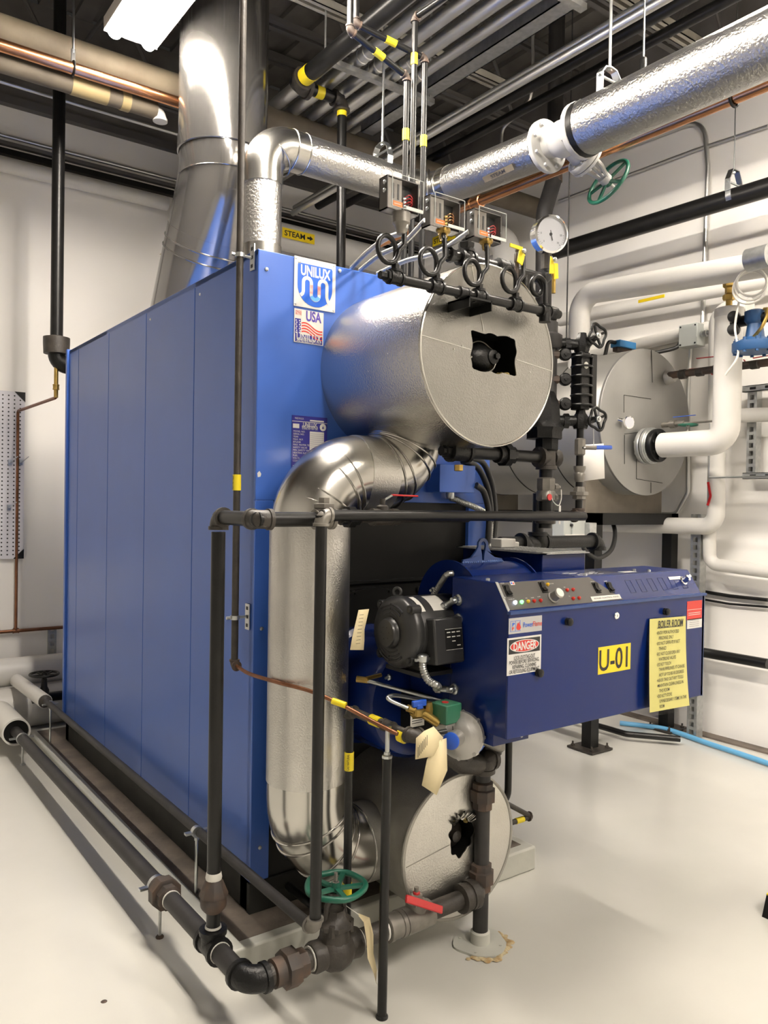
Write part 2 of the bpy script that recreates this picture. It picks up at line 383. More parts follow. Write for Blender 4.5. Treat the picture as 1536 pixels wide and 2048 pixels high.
# open-web joists along x
for i, y in enumerate((3.1, 1.75, .45, -.9, -2.3, -3.7)):
    mb = MB(); zt, zb = 4.98, 4.36
    for dy in (-.03, .03):
        mb.box((XL, y+dy-.018, zt), (XR, y+dy+.018, zt+.05)); mb.box((XL, y+dy-.018, zb), (XR, y+dy+.018, zb+.03))
    k = 0; x = XL+.1
    while x < XR-.4:
        mb.sweep([(x, y, zb+.02), (x+.36, y, zt)], .014, 8); mb.sweep([(x+.36, y, zt), (x+.72, y, zb+.02)], .014, 8); x += .72
    where = ['over the boiler room back wall', 'behind the steel flue', 'over the middle of the boiler', 'over the front of the boiler', 'behind the photographer', 'at the far rear of the room'][i]
    obj('roof_joist', mb, 'joist', label='dark open web steel roof joist '+where, cat='joist', group='roof joists')
# cross bridging channels
for i, (y, z, lab) in enumerate(((1.25, 4.22, 'cream slotted steel channel carrying conduits behind the flue'), (.25, 4.24, 'cream slotted steel channel crossing above the black drip pipes'), (-.55, 4.3, 'cream slotted steel channel above the insulated main near the right wall'))):
    mb = MB(); x0, x1 = ((.8, 2.4), (1.2, 3.5), (1.6, 3.6))[i]
    mb.box((x0, y-.04, z), (x1, y-.034, z+.05)); mb.box((x0, y+.034, z), (x1, y+.04, z+.05)); mb.box((x0, y-.04, z+.046), (x1, y+.04, z+.05))
    mb.box((x0, y-.04, z), (x1, y-.012, z+.004)); mb.box((x0, y+.012, z), (x1, y+.04, z+.004))
    obj('strut_channel', mb, 'cream_steel', label=lab, cat='channel', group='cream channels under the roof')
# fluorescent fixtures
for i, (x, y, z, vis) in enumerate(LAMPS):
    t = thing('ceiling_light', ['lit two tube fluorescent ceiling light hanging beside the steel flue', 'lit fluorescent ceiling light over the front of the boiler', 'lit fluorescent ceiling light over the open floor right of the boiler', 'added unseen fluorescent ceiling light filling from the rear right of the photographer', 'added unseen fluorescent ceiling light filling the boiler front from behind the photographer'][i], 'ceiling light', (x, y, z), 'two tube ceiling lights')
    mb = MB(); L = .62
    mb.box((x-.14, y-L, z+.03), (x+.14, y+L, z+.06)); mb.box((x-.14, y-L, z-.005), (x-.136, y+L, z+.03)); mb.box((x+.136, y-L, z-.005), (x+.14, y+L, z+.03)); mb.box((x-.035, y-L, z-.012), (x+.035, y+L, z+.03)); mb.box((x-.14, y-L, z-.01), (x+.14, y-L+.006, z+.03)); mb.box((x-.14, y+L-.006, z-.01), (x+.14, y+L, z+.03))
    obj('reflector', mb, 'white', t)
    for s in (-1, 1): obj('tube', MB().cyl((x+s*.088, y-L+.012, z-.004), (x+s*.088, y+L-.012, z-.004), .036, 16), 'tube', t)
    for s in (-1, 1): obj('hanger_rod', MB().cyl((x, y+s*.5, z+.05), (x, y+s*.5, 5.05), .004, 6), 'zinc', t)
# ================================================================== overhead conduits (bundle along y)
cx0 = 1.10
for k in range(5):
    x = cx0+.125*k; z = 4.02; r = (.040, .038, .036, .038, .03)[k]
    mb = MB(); mb.cyl((x, 3.45, z), (x, -3.2, z), r, 16)
    for yy in (1.1, -.3, -1.6): coupling(mb, (x, yy+.07*(k % 3), z), Y, r, .08, 1.12)
    obj('metal_conduit', mb, 'conduit', label=['silver electrical conduit, leftmost of the bundle under the roof', 'silver electrical conduit, second from left in the overhead bundle', 'silver electrical conduit, third from left in the overhead bundle', 'silver electrical conduit, second from right in the overhead bundle', 'thinnest silver conduit at the right edge of the overhead bundle'][k], cat='conduit', group='conduit bundle under the roof')
for k, yy in enumerate((1.25, .1)):
    mb = MB(); mb.box((1.0, yy-.02, 3.945), (1.78, yy+.02, 3.975))
    for xx in (1.02, 1.76): mb.cyl((xx, yy, 3.955), (xx, yy, 5.0), .006, 8)
    obj('conduit_trapeze', mb, 'galv', label=['galvanised trapeze hanger under the far end of the conduit bundle', 'galvanised trapeze hanger under the near part of the conduit bundle'][k], cat='hanger', group='conduit trapeze hangers')
mb = MB(); mb.box((1.70, -3, 4.0), (1.706, 1.9, 4.09)); mb.box((1.70, -3, 4.0), (1.80, 1.9, 4.006)); mb.box((1.794, -3, 4.0), (1.80, 1.9, 4.04))
obj('cable_tray', mb, 'galv', label='galvanised cable tray running right of the overhead conduit bundle', cat='cable tray')
for k, (x, z, r, lab, m) in enumerate(((oz(1035, 47, 4.12).x, 4.12, .02, 'thin cream pipe under the roof right of the cable tray', 'cream_steel'), (oz(1150, 88, 3.93).x, 3.93, .02, 'grey conduit, upper of a pair above the insulated main', 'conduit'), (oz(1150, 102, 3.88).x, 3.88, .022, 'grey conduit, lower of a pair above the insulated main', 'conduit'), (oz(1237, 73, 4.0).x, 4.0, .035, 'black pipe under the roof near the right wall', 'pipe'), (oz(1262, 104, 4.05).x, 4.05, .03, 'black pipe under the roof closest to the right wall', 'pipe'))):
    obj('overhead_pipe', MB().cyl((x, 3.2, z), (x, -2.6, z), r, 14), m, label=lab, cat='pipe', group='small pipes under the roof')
mb = MB(); c = [ox(1150, -20, 2.7), ox(1100, 20, 2.7), ox(1068, 65, 2.7), ox(1066, 120, 2.7), ox(1062, 190, 2.7), ox(1040, 225, 2.7), ox(1008, 255, 2.7), ox(1002, 290, 2.7)]
obj('bent_conduit', mb.sweep(spline(c), .011, 10), 'conduit', label='thin bent grey conduit curving down in front of the roof joists', cat='conduit')
# pipes along the back (x direction)
t = thing('covered_pipe', 'large stained beige covered pipe crossing behind the flue, upper one', 'pipe', (-2.5, 2.0, 3.9))
pz = oy(175, 118, 2.0).z
mb = MB().sweep([(-3.4, 2.0, pz), (3.5, 2.0, pz)], .078, 24); obj('pipe_covering', mb, 'beige', t)
t = thing('covered_pipe', 'beige covered pipe patched with tape below the copper pipe', 'pipe', (-2.5, 2.15, 3.7)); pz2 = oy(172, 178, 2.15).z
obj('pipe_covering', MB().cyl((-3.4, 2.15, pz2), (.40, 2.15, pz2), .052, 20), 'beige', t)
wb = MB(); wrap(wb, (.02, 2.15, pz2), X, .054, .2); wrap(wb, (.22, 2.15, pz2), X, .056, .05); obj('tape_patch', wb, 'tape', t, label='yellowed masking tape patch')
elb = MB(); elbow(elb, (.43, 2.15, pz2), -X, -Z, .03); obj('elbow', elb, 'pvc', t)
cz_ = oy(180, 148, 1.85).z
obj('copper_pipe', MB().cyl((-3.4, 1.85, cz_), (.62, 1.85, cz_), .031, 20), 'copper', label='bright copper pipe running left to right beside the beige covered pipes', cat='pipe')
hy = oy(147, 60, 1.85)
t = thing('pipe_hanger', 'rod hanger holding the copper pipe at the upper left', 'hanger', (hy.x, 1.85, cz_-.05))
obj('rod', MB().cyl((hy.x, 1.85, cz_+.08), (hy.x, 1.85, 4.9), .006, 8), 'zinc', t)
mb = MB(); mb.torus((hy.x, 1.85, cz_), X, .037, .005, 24, 6); mb.box((hy.x-.01, 1.845, cz_+.03), (hy.x+.01, 1.855, cz_+.10)); obj('strap', mb, 'black', t)
a = ox(0, 177, -.3); obj('thin_conduit', MB().cyl((-3.4, 2.9, 4.10), (3.0, 2.9, 4.10), .012, 10), 'conduit', label='thin grey conduit crossing in front of the joists at upper left', cat='conduit')
# high on the back wall
mb = MB(); mb.box((XL, YB-.05, 3.93), (XR, YB-.0, 3.97)); obj('cable_channel', mb, 'black', label='black cable channel running high along the back wall', cat='cable channel')
mb = MB(); mb.box((XL, YB-.04, 4.0), (XR, YB-.0, 4.025)); obj('cable_channel', mb, 'joist', label='dark grey cable channel above the black one on the back wall', cat='cable channel')
obj('wall_conduit', MB().cyl((XL, YB-.03, 4.06), (XR-.1, YB-.03, 4.06), .014, 10), 'conduit', label='grey conduit above the cable channels on the back wall', cat='conduit')
obj('white_pipe', MB().cyl((XL, YB-.08, 3.84), (1.0, YB-.08, 3.84), .052, 20), 'pvc', label='thin white pipe high on the back wall left of the flue', cat='pipe')
# steam pipe: along the back, then along the right wall
t = thing('steam_pipe', 'white jacketed pipe with yellow STEAM markers behind the boiler top', 'pipe', (2.0, 3.35, 3.6))
sy, sz, sx = 3.3, 3.71, 3.28
obj('pipe_jacket', MB().sweep(fillet([(1.0, sy, sz), (sx, sy, sz), (sx, 2.12, sz), (sx, 2.12, 2.5)], .16), .11, 28), 'pvc', t)
for k, (p, r_, nrm) in enumerate(((oy(597, 472, sy-.12), X, None), (ox(888, 476, sx-.12), -Y, None))):
    fr = frame((p.x, p.y, p.z), r_, Z); s_ = sign(t, fr, .30, .08, 'yellow_sign', 'pipe_marker', .004)
    obj('lettering', MB().text('STEAM', .06, fr @ Matrix.Translation((-.035, 0, .004)), .19, .02), 'ink', s_)
    mb = MB(); mb.prism([(.08, -.008), (.105, -.008), (.105, -.02), (.135, 0), (.105, .02), (.105, .008), (.08, .008)], (.004, .0055), fr); obj('arrow', mb, 'ink', s_)
# right wall, upper
t = thing('black_wall_pipe', 'thick black pipe running along the upper right wall', 'pipe', (3.3, 1.5, 3.4))
p0 = ox(1112, 503, 3.3); p1 = ox(1536, 375, 3.3); d = (p1-p0); d.x = 0
pa = V((3.3, p0.y, p0.z)); pb = V((3.3, p1.y, p1.z)); obj('pipe', MB().cyl(pa, pb+(pb-pa)*.6, .058, 24), 'pipe', t)
def clevis(lab, c, ax, r, ztop, m='zinc', half=False, rod=.006, group='clevis hangers'):
    c = V(c); ax = V(ax).normalized(); u = ax.cross(Z).normalized()
    t = thing('pipe_hanger', lab, 'hanger', c-Z*r, group)
    mb = MB(); wd = .035; pts = []
    for k in range(25):
        a = PI*(k/24); pts.append(c+u*math.cos(a)*(r+.004)-Z*math.sin(a)*(r+.004))
    pts = [pts[0]+Z*(r*.8)]+pts+[pts[-1]+Z*(r*.8)]
    if not half:
        for i in range(len(pts)-1): mb.bar(pts[i], pts[i+1], .004, wd, up=ax)
        obj('saddle', mb, m, t)
    mb = MB(); q = [c+u*(r+.009)+Z*(r*(.1 if half else .3)), c+u*(r+.009)+Z*(r+.03), c+u*(r*.55)+Z*(r+.095), c-u*(r*.55)+Z*(r+.095), c-u*(r+.009)+Z*(r+.03), c-u*(r+.009)+Z*(r*(.1 if half else .3))]
    if half: q = [c-u*.065+Z*(r-.04), c-u*.065+Z*(r+.065), c-u*.045+Z*(r+.09), c-u*.01+Z*(r+.10), c+u*.03+Z*(r+.095), c+u*.06+Z*(r+.06), c+u*.075+Z*(r+.01), c+u*.07+Z*(r-.03)]
    for i in range(len(q)-1): mb.bar(q[i], q[i+1], .005, wd, up=ax)
    obj('yoke', mb, m, t)
    top = c+Z*(r+(.10 if half else .09))
    obj('rod', MB().cyl(top, (c.x, c.y, ztop), rod, 8), m, t)
    mb = MB(); mb.lathe(top-Z*.012, Z, [(.011, 0), (.011, .01)], 6); mb.cyl(c+u*(.07 if half else r+.02)+Z*(r+(.05 if half else .015)), c-u*(.08 if half else r+.02)+Z*(r+(.05 if half else .015)), .006, 8); obj('bolt', mb, m, t); return t
p = ox(1467, 392, 3.3); clevis('zinc clevis hanger on the thick black wall pipe', p, Y, .058, 4.9, rod=.004)
# big black riser, right of the drum
t = thing('black_riser', 'black vertical pipe with an offset bend rising to the roof behind the gauge', 'pipe', (2.9, 1.3, 2.0))
bx, by = 2.9, 1.3
q0 = oy(1113, 100, by); q1 = oy(1108, 360, by); q2 = oy(1088, 425, by); q3 = oy(1086, 700, by)
obj('pipe', MB().sweep(fillet([(q0.x, by, 5.0), (q1.x, by, q1.z), (q2.x, by, q2.z), (q3.x, by, q3.z)], .25), .055, 24), 'pipe_dusty', t)
rb = MB(); wrap(rb, (q1.x, by, q1.z+.03), Z, .057, .09); obj('rust_band', rb, 'rust', t, label='rust stained band')
# thin hanger rods over right side
for k, (u, v0, v1, y, lab) in enumerate(((1132, 352, 720, 1.0, 'thin rod hanging straight down left of the right wall'), (1287, 0, 118, -.2, 'short threaded rod with a black end cap hanging from the roof'))):
    p0 = oy(u, v1, y); t = obj('hanger_rod', MB().cyl((p0.x, y, p0.z), (p0.x, y, 4.9), .0045, 8), ('pipe_dusty', 'zinc')[k], label=lab, cat='rod')
    if k == 1: obj('end_cap', MB().lathe((p0.x, y, p0.z-.03), Z, [(.012, -.035), (.017, -.03), (.017, .03), (.013, .035)], 12), 'black', t)
# conduits on the right wall
xw = XR-.03
def wallpath(name, lab, px, r, m, x=xw, cat='conduit', rad=.06, **kw):
    pts = [ox(u, v, x) for u, v in px]; pts = [V((x, p.y, p.z)) for p in pts]
    return obj(name, MB().sweep(fillet(pts, rad), r, 12), m, label=lab, cat=cat, **kw)
wallpath('wall_conduit', 'thin conduit sloping along the upper right wall behind the green wheel', [(1118, 402), (1390, 300), (1536, 252)], .011, 'conduit')
wallpath('wall_conduit', 'vertical conduit bending over at the top on the right wall', [(1240, 300), (1408, 236), (1416, 330), (1405, 660)], .016, 'conduit', rad=.16)
wallpath('wall_conduit', 'vertical conduit below the grey junction box', [(1382, 690), (1376, 780), (1376, 985), (1352, 1028), (1240, 1028)], .014, 'conduit', x=3.66)
wallpath('wall_cable', 'black cable running low along the right wall', [(1388, 1180), (1460, 1192), (1536, 1200)], .012, 'pipe', cat='cable')
wallpath('wall_cable', 'thin black cable just under another on the right wall', [(1390, 1196), (1460, 1208), (1536, 1214)], .008, 'pipe', cat='cable')
wallpath('low_wall_pipe', 'black pipe low on the right wall beside the cabinet', [(1380, 1300), (1536, 1328)], .033, 'pipe', cat='pipe', x=3.6)
# junction box on wall
p = ox(1384, 672, 3.60); t = thing('junction_box', 'square grey junction box on the right wall above the tank', 'junction box', p)
obj('enclosure', MB().box((p.x-.05, p.y-.07, p.z-.075), (p.x+.05, p.y+.07, p.z+.075)), 'boxgrey', t, bevel=.004)
mb = MB()
for sy_, sz_ in ((-1, -1), (1, 1), (-1, 1), (1, -1)): mb.lathe((p.x-.05, p.y+sy_*.055, p.z+sz_*.06), -X, [(.006, 0), (.006, .003)], 8)
obj('screw', mb, 'black', t)
mb = MB(); mb.cyl((p.x-.01, p.y-.07, p.z), (p.x-.01, p.y-.2, p.z), .016, 12); coupling(mb, (p.x-.01, p.y-.1, p.z), Y, .018, .04, 1.3); obj('connector', mb, 'galv', t)
p2 = ox(1318, 702, 3.5); obj('flexible_cable', MB().sweep(spline([p+V((-.02, .07, -.03)), (p+p2)/2+V((0, 0, -.03)), V((3.45, p2.y, p2.z-.02))]), .014, 10), 'cable', label='short black cable leaving the grey junction box towards the tank', cat='cable')
# white pipes: upper right elbow into the tank
t = thing('white_insulated_pipe', 'large glossy white pipe with an elbow down into the tank', 'pipe', (2.9, 1.04, 2.5))
e = V((2.9, 1.04, 2.95)); q = ox(1520, 530, 2.9)
obj('pipe_jacket', MB().sweep(fillet([(2.9, 1.04, 2.45), e, (2.9, q.y, q.z-.0), (2.9, -1.6, q.z+(q.z-e.z)*1.4)], .13), .07, 28), 'pvc', t)
p = ox(1308, 598, 2.9-.05); mb = MB(); mb.box((p.x-.03, p.y-.09, p.z-.012), (p.x-.024, p.y+.09, p.z+.006)); obj('pipe_marker', mb, 'yellow_sign', t, label='small yellow arrow marker')
# white branch behind, along wall
pts = [ox(1120, 640, 3.55), ox(1536, 560, 3.55)]
obj('white_insulated_pipe', MB().cyl(pts[0], pts[1]+(pts[1]-pts[0])*.3, .05, 20), 'pvc', label='white pipe on the right wall behind the large glossy one', cat='pipe')
obj('white_insulated_pipe', MB().cyl(ox(1140, 722, 3.67), ox(1440, 650, 3.67), .045, 20), 'pvc', label='white pipe on the wall behind the tank top', cat='pipe')
# tall white L pipe from the tank face
t = thing('white_drop_pipe', 'tall white jacketed pipe elbowing down into the tank flange', 'pipe', (3.1, .1, 1.8))
xl = 3.06; pe = ox(1452, 888, xl); pt = ox(1463, 617, xl); ps = ox(1325, 895, xl)
obj('pipe_jacket', MB().sweep(fillet([(xl, ps.y, 1.93), (xl, pe.y, 1.93), (xl, pe.y, pt.z)], .1), .077, 28), 'pvc', t)
mb = MB(); mb.lathe((xl, pe.y, pt.z), Z, [(.077, -.05), (.08, -.045), (.08, .0), (.06, .008), (.0, .01)], 28); obj('end_cap', mb, 'pvc', t)
mb = MB(); mb.cyl((xl, pe.y, pt.z), (xl, pe.y, pt.z+.06), .018, 12); mb.lathe((xl, pe.y, pt.z+.05), Z, [(.03, 0), (.036, .01), (.036, .03), (.024, .04), (.024, .07), (.036, .08), (.036, .1), (.024, .11)], 6); obj('brass_fitting', mb, 'brass', t, label='brass hex fitting on top')
# white pipe behind against wall
t = thing('white_wall_pipe', 'white pipe with several elbows against the right wall behind the tall drop', 'pipe', (3.5, .3, 1.2))
pts = [ox(1500, 612, 3.5), ox(1436, 620, 3.5), ox(1432, 1053, 3.5), ox(1180, 1048, 3.5)]
pts = [V((3.5, p.y, p.z)) for p in pts]
obj('pipe_jacket', MB().sweep(fillet(pts, .09), .055, 24), 'pvc', t)
pts = [V((3.56, p.y, p.z)) for p in (ox(1419, 1060, 3.56), ox(1419, 1128, 3.56), ox(1560, 1146, 3.56))]
obj('lower_branch', MB().sweep(fillet(pts, .07), .042, 20), 'pvc', t)
pts = [V((3.56, p.y, p.z)) for p in (ox(1436, 850, 3.56), ox(1445, 832, 3.56), ox(1580, 828, 3.56))]
obj('side_branch', MB().sweep(fillet(pts, .05), .045, 20), 'pvc', t)
# ================================================================== strut posts by the wall
p = oz(1390, 1478, 0)
mb = MB()
def strutpost(mb, x, y, z0, z1, dx, dy, s=.041):   # C channel with slots
    ax = V((dx, dy, 0)).normalized(); n_ = ax.cross(Z)
    c = V((x, y, 0))
    for a, b in ((-1, 0), (1, 0)):
        q = c+n_*a*s/2; mb.bar(q+Z*z0, q+Z*z1, .003, s, up=ax) if False else mb.bar(q+Z*z0, q+Z*z1, s, .003, up=n_)
    q = c+ax*s/2; nseg = max(1, int((z1-z0)/.05))
    for k in range(nseg):
        z = z0+(z1-z0)*k/nseg; h = (z1-z0)/nseg
        mb.bar(q+Z*z, q+Z*(z+h*.4), .003, s, up=n_) if False else mb.bar(q+Z*z, q+Z*(z+h*.4), s, .003, up=ax)
        for a in (-1, 1): mb.bar(q+n_*a*s*.37+Z*(z+h*.4), q+n_*a*s*.37+Z*(z+h), s*.26, .003, up=ax)
    for a in (-1, 1): q2 = c-ax*s/2+n_*a*s*.36; mb.bar(q2+Z*z0, q2+Z*z1, s*.28, .003, up=ax)
strutpost(mb, 3.56, .55, .01, 1.5, -1, 0, .07); obj('strut_post', mb, 'galv', label='galvanised slotted strut post standing on the floor beside the right wall', cat='post')
mb = MB(); a = ox(1510, 775, 3.66); b = ox(1510, 950, 3.66)
strutpost(mb, 3.66, a.y, b.z, a.z, -1, 0, .06); obj('wall_strut', mb, 'galv', label='galvanised vertical strut on the wall at the right edge', cat='strut')
for v, lab in ((778, 'galvanised horizontal strut piece above the vertical one at the right edge'), (952, 'slotted galvanised horizontal strut piece below the vertical one')):
    c = ox(1500, v, 3.62); mb = MB(); mb.box((3.60, c.y-.5, c.z-.02), (3.604, c.y+.04, c.z+.02)); mb.box((3.6, c.y-.5, c.z+.016), (3.65, c.y+.04, c.z+.02)); mb.box((3.6, c.y-.5, c.z-.02), (3.65, c.y+.04, c.z-.016))
    t = obj('strut_rail', mb, 'galv', label=lab, cat='strut')
    mb = MB()
    for k in range(5): mb.box((3.5985, c.y-.45+k*.1, c.z-.008), (3.5995, c.y-.41+k*.1, c.z+.008))
    obj('slot', mb, 'black', t)
# hose on the floor by the wall
obj('floor_hose', MB().sweep(spline([oz(1240, 1446, .02), oz(1300, 1453, .02), oz(1342, 1461, .02), oz(1420, 1488, .02), oz(1536, 1527, .02), oz(1700, 1590, .02)]), .017, 12), 'bluepipe', label='pale blue hose lying on the floor along the right wall', cat='hose')
p = oz(1534, 1838, 0); t = thing('floor_stand_foot', 'black stand foot with yellow tape at the right edge', 'stand', p)
mb = MB(); mb.prism([(0, 0), (.5, 0), (.5, .13), (.03, .075)], (-.02, .2), frame((p.x, p.y, 0), X, Z)); obj('foot', mb, 'black', t); mb = MB(); mb.prism([(.03, .075), (.5, .13), (.5, .135), (.03, .08)], (-.02, .2), frame((p.x, p.y, 0), X, Z)); obj('tape', mb, 'yellow', t)
# ================================================================== back left
t = thing('drip_leg_pipe', 'black vertical pipe with a wide collar behind the boiler at left', 'pipe', (-.03, 2.66, 2.3))
p = oy(113, 690, 2.66); bxp = p.x; zc = p.z
obj('pipe', MB().cyl((bxp, 2.66, zc), (bxp, 2.66, 5.0), .037, 20), 'pipe', t)
obj('collar', MB().lathe((bxp, 2.66, zc), Z, [(.04, -.06), (.075, -.055), (.078, .01), (.078, .045), (.05, .05), (.04, .055)], 28), 'fitting', t)
mb = MB(); mb.sweep(fillet([(bxp, 2.66, zc-.05), (bxp, 2.66, zc-.12), (bxp+.25, 2.66, zc-.13)], .07), .05, 20); obj('elbow', mb, 'castblack', t)
t = thing('copper_drain_line', 'thin copper drain tube dropping along the back wall', 'pipe', (bxp, 3.0, 1.0))
pc = oy(108, 795, 2.66); wy = ox(36, 822, bxp).y; wy = min(wy, YB-.03)
wz = oy(36, 822, wy); lo = oy(28, 1262, wy)
obj('brass_nipple', MB().cyl((bxp, 2.66, zc-.13), (bxp, 2.66, pc.z), .013, 12), 'brass', t)
mb = MB(); coupling(mb, (bxp, 2.66, (zc-.13+pc.z*2)/3), Z, .013, .035, 1.5); obj('coupling', mb, 'brass', t)
obj('tube', MB().sweep(fillet([(bxp, 2.66, pc.z+.02), (bxp, 2.66, pc.z), (wz.x, wy, wz.z), (wz.x, wy, lo.z)], .02), .010, 12), 'copper_old', t)
mb = MB(); tee(mb, (wz.x, wy, lo.z), X, Z, .012); obj('tee', mb, 'copper_old', t)
obj('header_tube', MB().cyl((-2.8, wy, lo.z), (.3, wy, lo.z), .012, 12), 'copper_old', t)
p = oy(103, 1280, wy+.03); mb = MB(); strutpost(mb, p.x, wy+.035, p.z-.22, p.z+.1, 0, -1, .055); obj('strut_bracket', mb, 'galv', label='short slotted strut bracket carrying the copper tube on the back wall', cat='bracket')
# pegboard
p = oy(50, 785, YB-.03); p2 = oy(47, 1117, YB-.03)
t = thing('pegboard', 'white perforated tool board hanging on the back wall at left', 'pegboard', (p.x-.5, YB-.03, p2.z))
obj('board', MB().box((p.x-1.2, YB-.03, p2.z), (p.x, YB-.01, p.z)), mat('pegboard_white', (.62, .61, .66), .5), t)
mb = MB(); nx, nz = 16, 40
for i in range(nx):
    for j in range(nz):
        c = V((p.x-.03-i*.038, YB-.0305, p2.z+.03+j*(p.z-p2.z-.06)/(nz-1))); mb.add([c+V((math.cos(a)*.006, 0, math.sin(a)*.006)) for a in [PI*k/3 for k in range(6)]], [(0, 1, 2, 3, 4, 5)])
obj('peg_holes', mb, 'ink', t)
for z_, s_ in ((p.z, -1), (p2.z, 1)): obj('corner_guard', MB().prism([(0, 0), (-.07, 0), (0, s_*.07)], (0, .003), frame((p.x+.002, YB-.032, z_), X, Z)), 'black', t)
for u, v in ((20, 925), (42, 925), (18, 1015)):
    c = oy(u, v, YB-.04); mb = MB(); mb.sweep([c, c+V((0, -.03, 0)), c+V((.03, -.1, .04))], .003, 6); mb.box((c.x-.012, c.y-.004, c.z-.02), (c.x+.012, c.y+.006, c.z+.02)); obj('peg_hook', mb, 'zinc', t)
# big white pipes at the back floor
obj('white_insulated_pipe', MB().cyl((-3, 3.3, .36), (.9, 3.3, .36), .095, 24), 'pvc', label='thick white pipe low along the back wall left of the boiler', cat='pipe')
obj('white_insulated_pipe', MB().cyl((-3, 3.2, .14), (.9, 3.2, .14), .135, 28), 'pvc', label='thickest white pipe lying near the floor behind the boiler', cat='pipe')
t = thing('white_branch_pipe', 'white covered branch pipe slanting towards the boiler side at left', 'pipe', (-.1, 3.0, .3))
xs = -.10
a = ox(90, 1408, xs); b = ox(40, 1368, xs-.02)
obj('pipe_covering', MB().cyl((xs, a.y, .325), (xs-.02, 3.2, .32), .042, 20), 'pvc', t); obj('cut_end', MB().lathe((xs, a.y, .325), -Y, [(.039, 0), (.03, .012), (.012, .03)], 16), 'fitting', t)
# black hand valve back left
t = thing('gate_valve', 'small black hand valve behind the far boiler corner', 'valve', (.02, 2.9, .25)); c = oy(88, 1395, 2.85)
mb = MB(); mb.cyl(c-X*.07, c+X*.12, .03, 14); mb.lathe(c, Z, [(.035, 0), (.03, .05), (.02, .07), (.018, .12), (.008, .13), (.008, .17)], 14); obj('body', mb, 'castblack', t)
wheel(t, c+Z*.15, Z, .085, .008, 5, 'castblack')
# ================================================================== PAD + BOILER
mb = MB(); mb.box((-.145, -.175, 0), (1.255, 2.75, .099)); pad = obj('concrete_pad', mb, 'pad', label='low painted concrete pad under the blue boiler', cat='pad', bevel=.008)
obj('dirty_top', MB().box((-.10, -.13, .0992), (1.21, 2.70, .1005)), 'concrete', pad)
BW, BL, BH, B0 = 1.11, 2.46, 2.417, .213
boil = thing('boiler', 'tall blue steel boiler casing on a concrete pad', 'boiler', (.555, 1.2, .1))
sk = MB(); sk.box((.004, .02, .1), (.06, BL-.02, .212)); sk.box((.004, .02, .1), (.1, .08, .212)); sk.box((BW-.06, .02, .1), (BW-.004, BL-.02, .212)); sk.box((.004, BL-.08, .1), (BW-.004, BL-.02, .212))
obj('base_skid', sk, 'skid', boil)
obj('inner_casing', MB().box((.03, .035, .2), (BW-.03, BL-.03, BH-.03)), 'seam', boil)
seams = [.003, .551, 1.114, 1.671, 2.235, 2.435]
for k in range(5): obj('side_panel', MB().box((0, seams[k]+.0022, B0), (.03, seams[k+1]-.0022, BH)), 'blue', boil, bevel=.0025)
for k in range(5): obj('side_panel', MB().box((BW-.03, seams[k]+.002, B0), (BW, seams[k+1]-.002, BH)), 'blue', boil)
obj('corner_post', MB().box((-.012, 2.437, B0), (.03, BL+.01, BH+.008)), 'blue', boil, bevel=.002)
obj('back_panel', MB().box((0.03, BL-.03, B0), (BW, BL, BH)), 'blue', boil)
obj('top_panel', MB().box((0, 0.002, BH-.02), (BW, BL, BH)), 'blue', boil)
# front: upper panel, side strips, black plate
obj('front_panel', MB().box((0, -.004, 1.548), (BW, .03, BH-.001)), 'blue', boil, bevel=.003)
obj('front_strip', MB().box((0, -.004, B0), (.072, .03, 1.548)), 'blue', boil, bevel=.002)
obj('front_strip', MB().box((.993, -.004, B0), (BW, .03, 1.548)), 'blue', boil, bevel=.002)
mb = MB(); mb.box((.072, .015, .1), (.993, .035, 1.548)); obj('burner_plate', mb, 'black', boil, label='black steel front plate')
mb = MB(); mb.box((.09, .0, 1.236), (.985, .016, 1.246)); mb.box((.09, .0, .72), (.985, .016, .728)); 
for x in (.42, .58, .74, .9): mb.lathe((x, .014, 1.2), -Y, [(.012, 0), (.012, .014), (.005, .016), (.005, .03)], 8)
obj('ledge', mb, 'black', boil)
obj('base_front', MB().box((.0, .0, .1), (BW, .02, .205)), 'skid', boil)
mb = MB()
for x, z in ((.03, 2.35), (.16, 2.40), (.03, 1.5), (.035, .33), (.33, 2.40), (.70, 2.40), (.03, 1.1)): mb.lathe((x, -.004, z), -Y, [(.007, 0), (.007, .004), (.003, .006)], 8)
for y in (.5, 1.06): mb.lathe((0, y, 2.36), -X, [(.006, 0), (.004, .003)], 8)
obj('panel_screw', mb, 'zinc', boil)
chip = MB(); chip.prism([(0, 0), (.010, .002), (.013, .012), (.006, .022), (-.002, .014)], (0, .0006), frame((.008, -.0042, 1.628), X, Z)); obj('paint_chip', chip, 'white', boil, label='white paint chip')
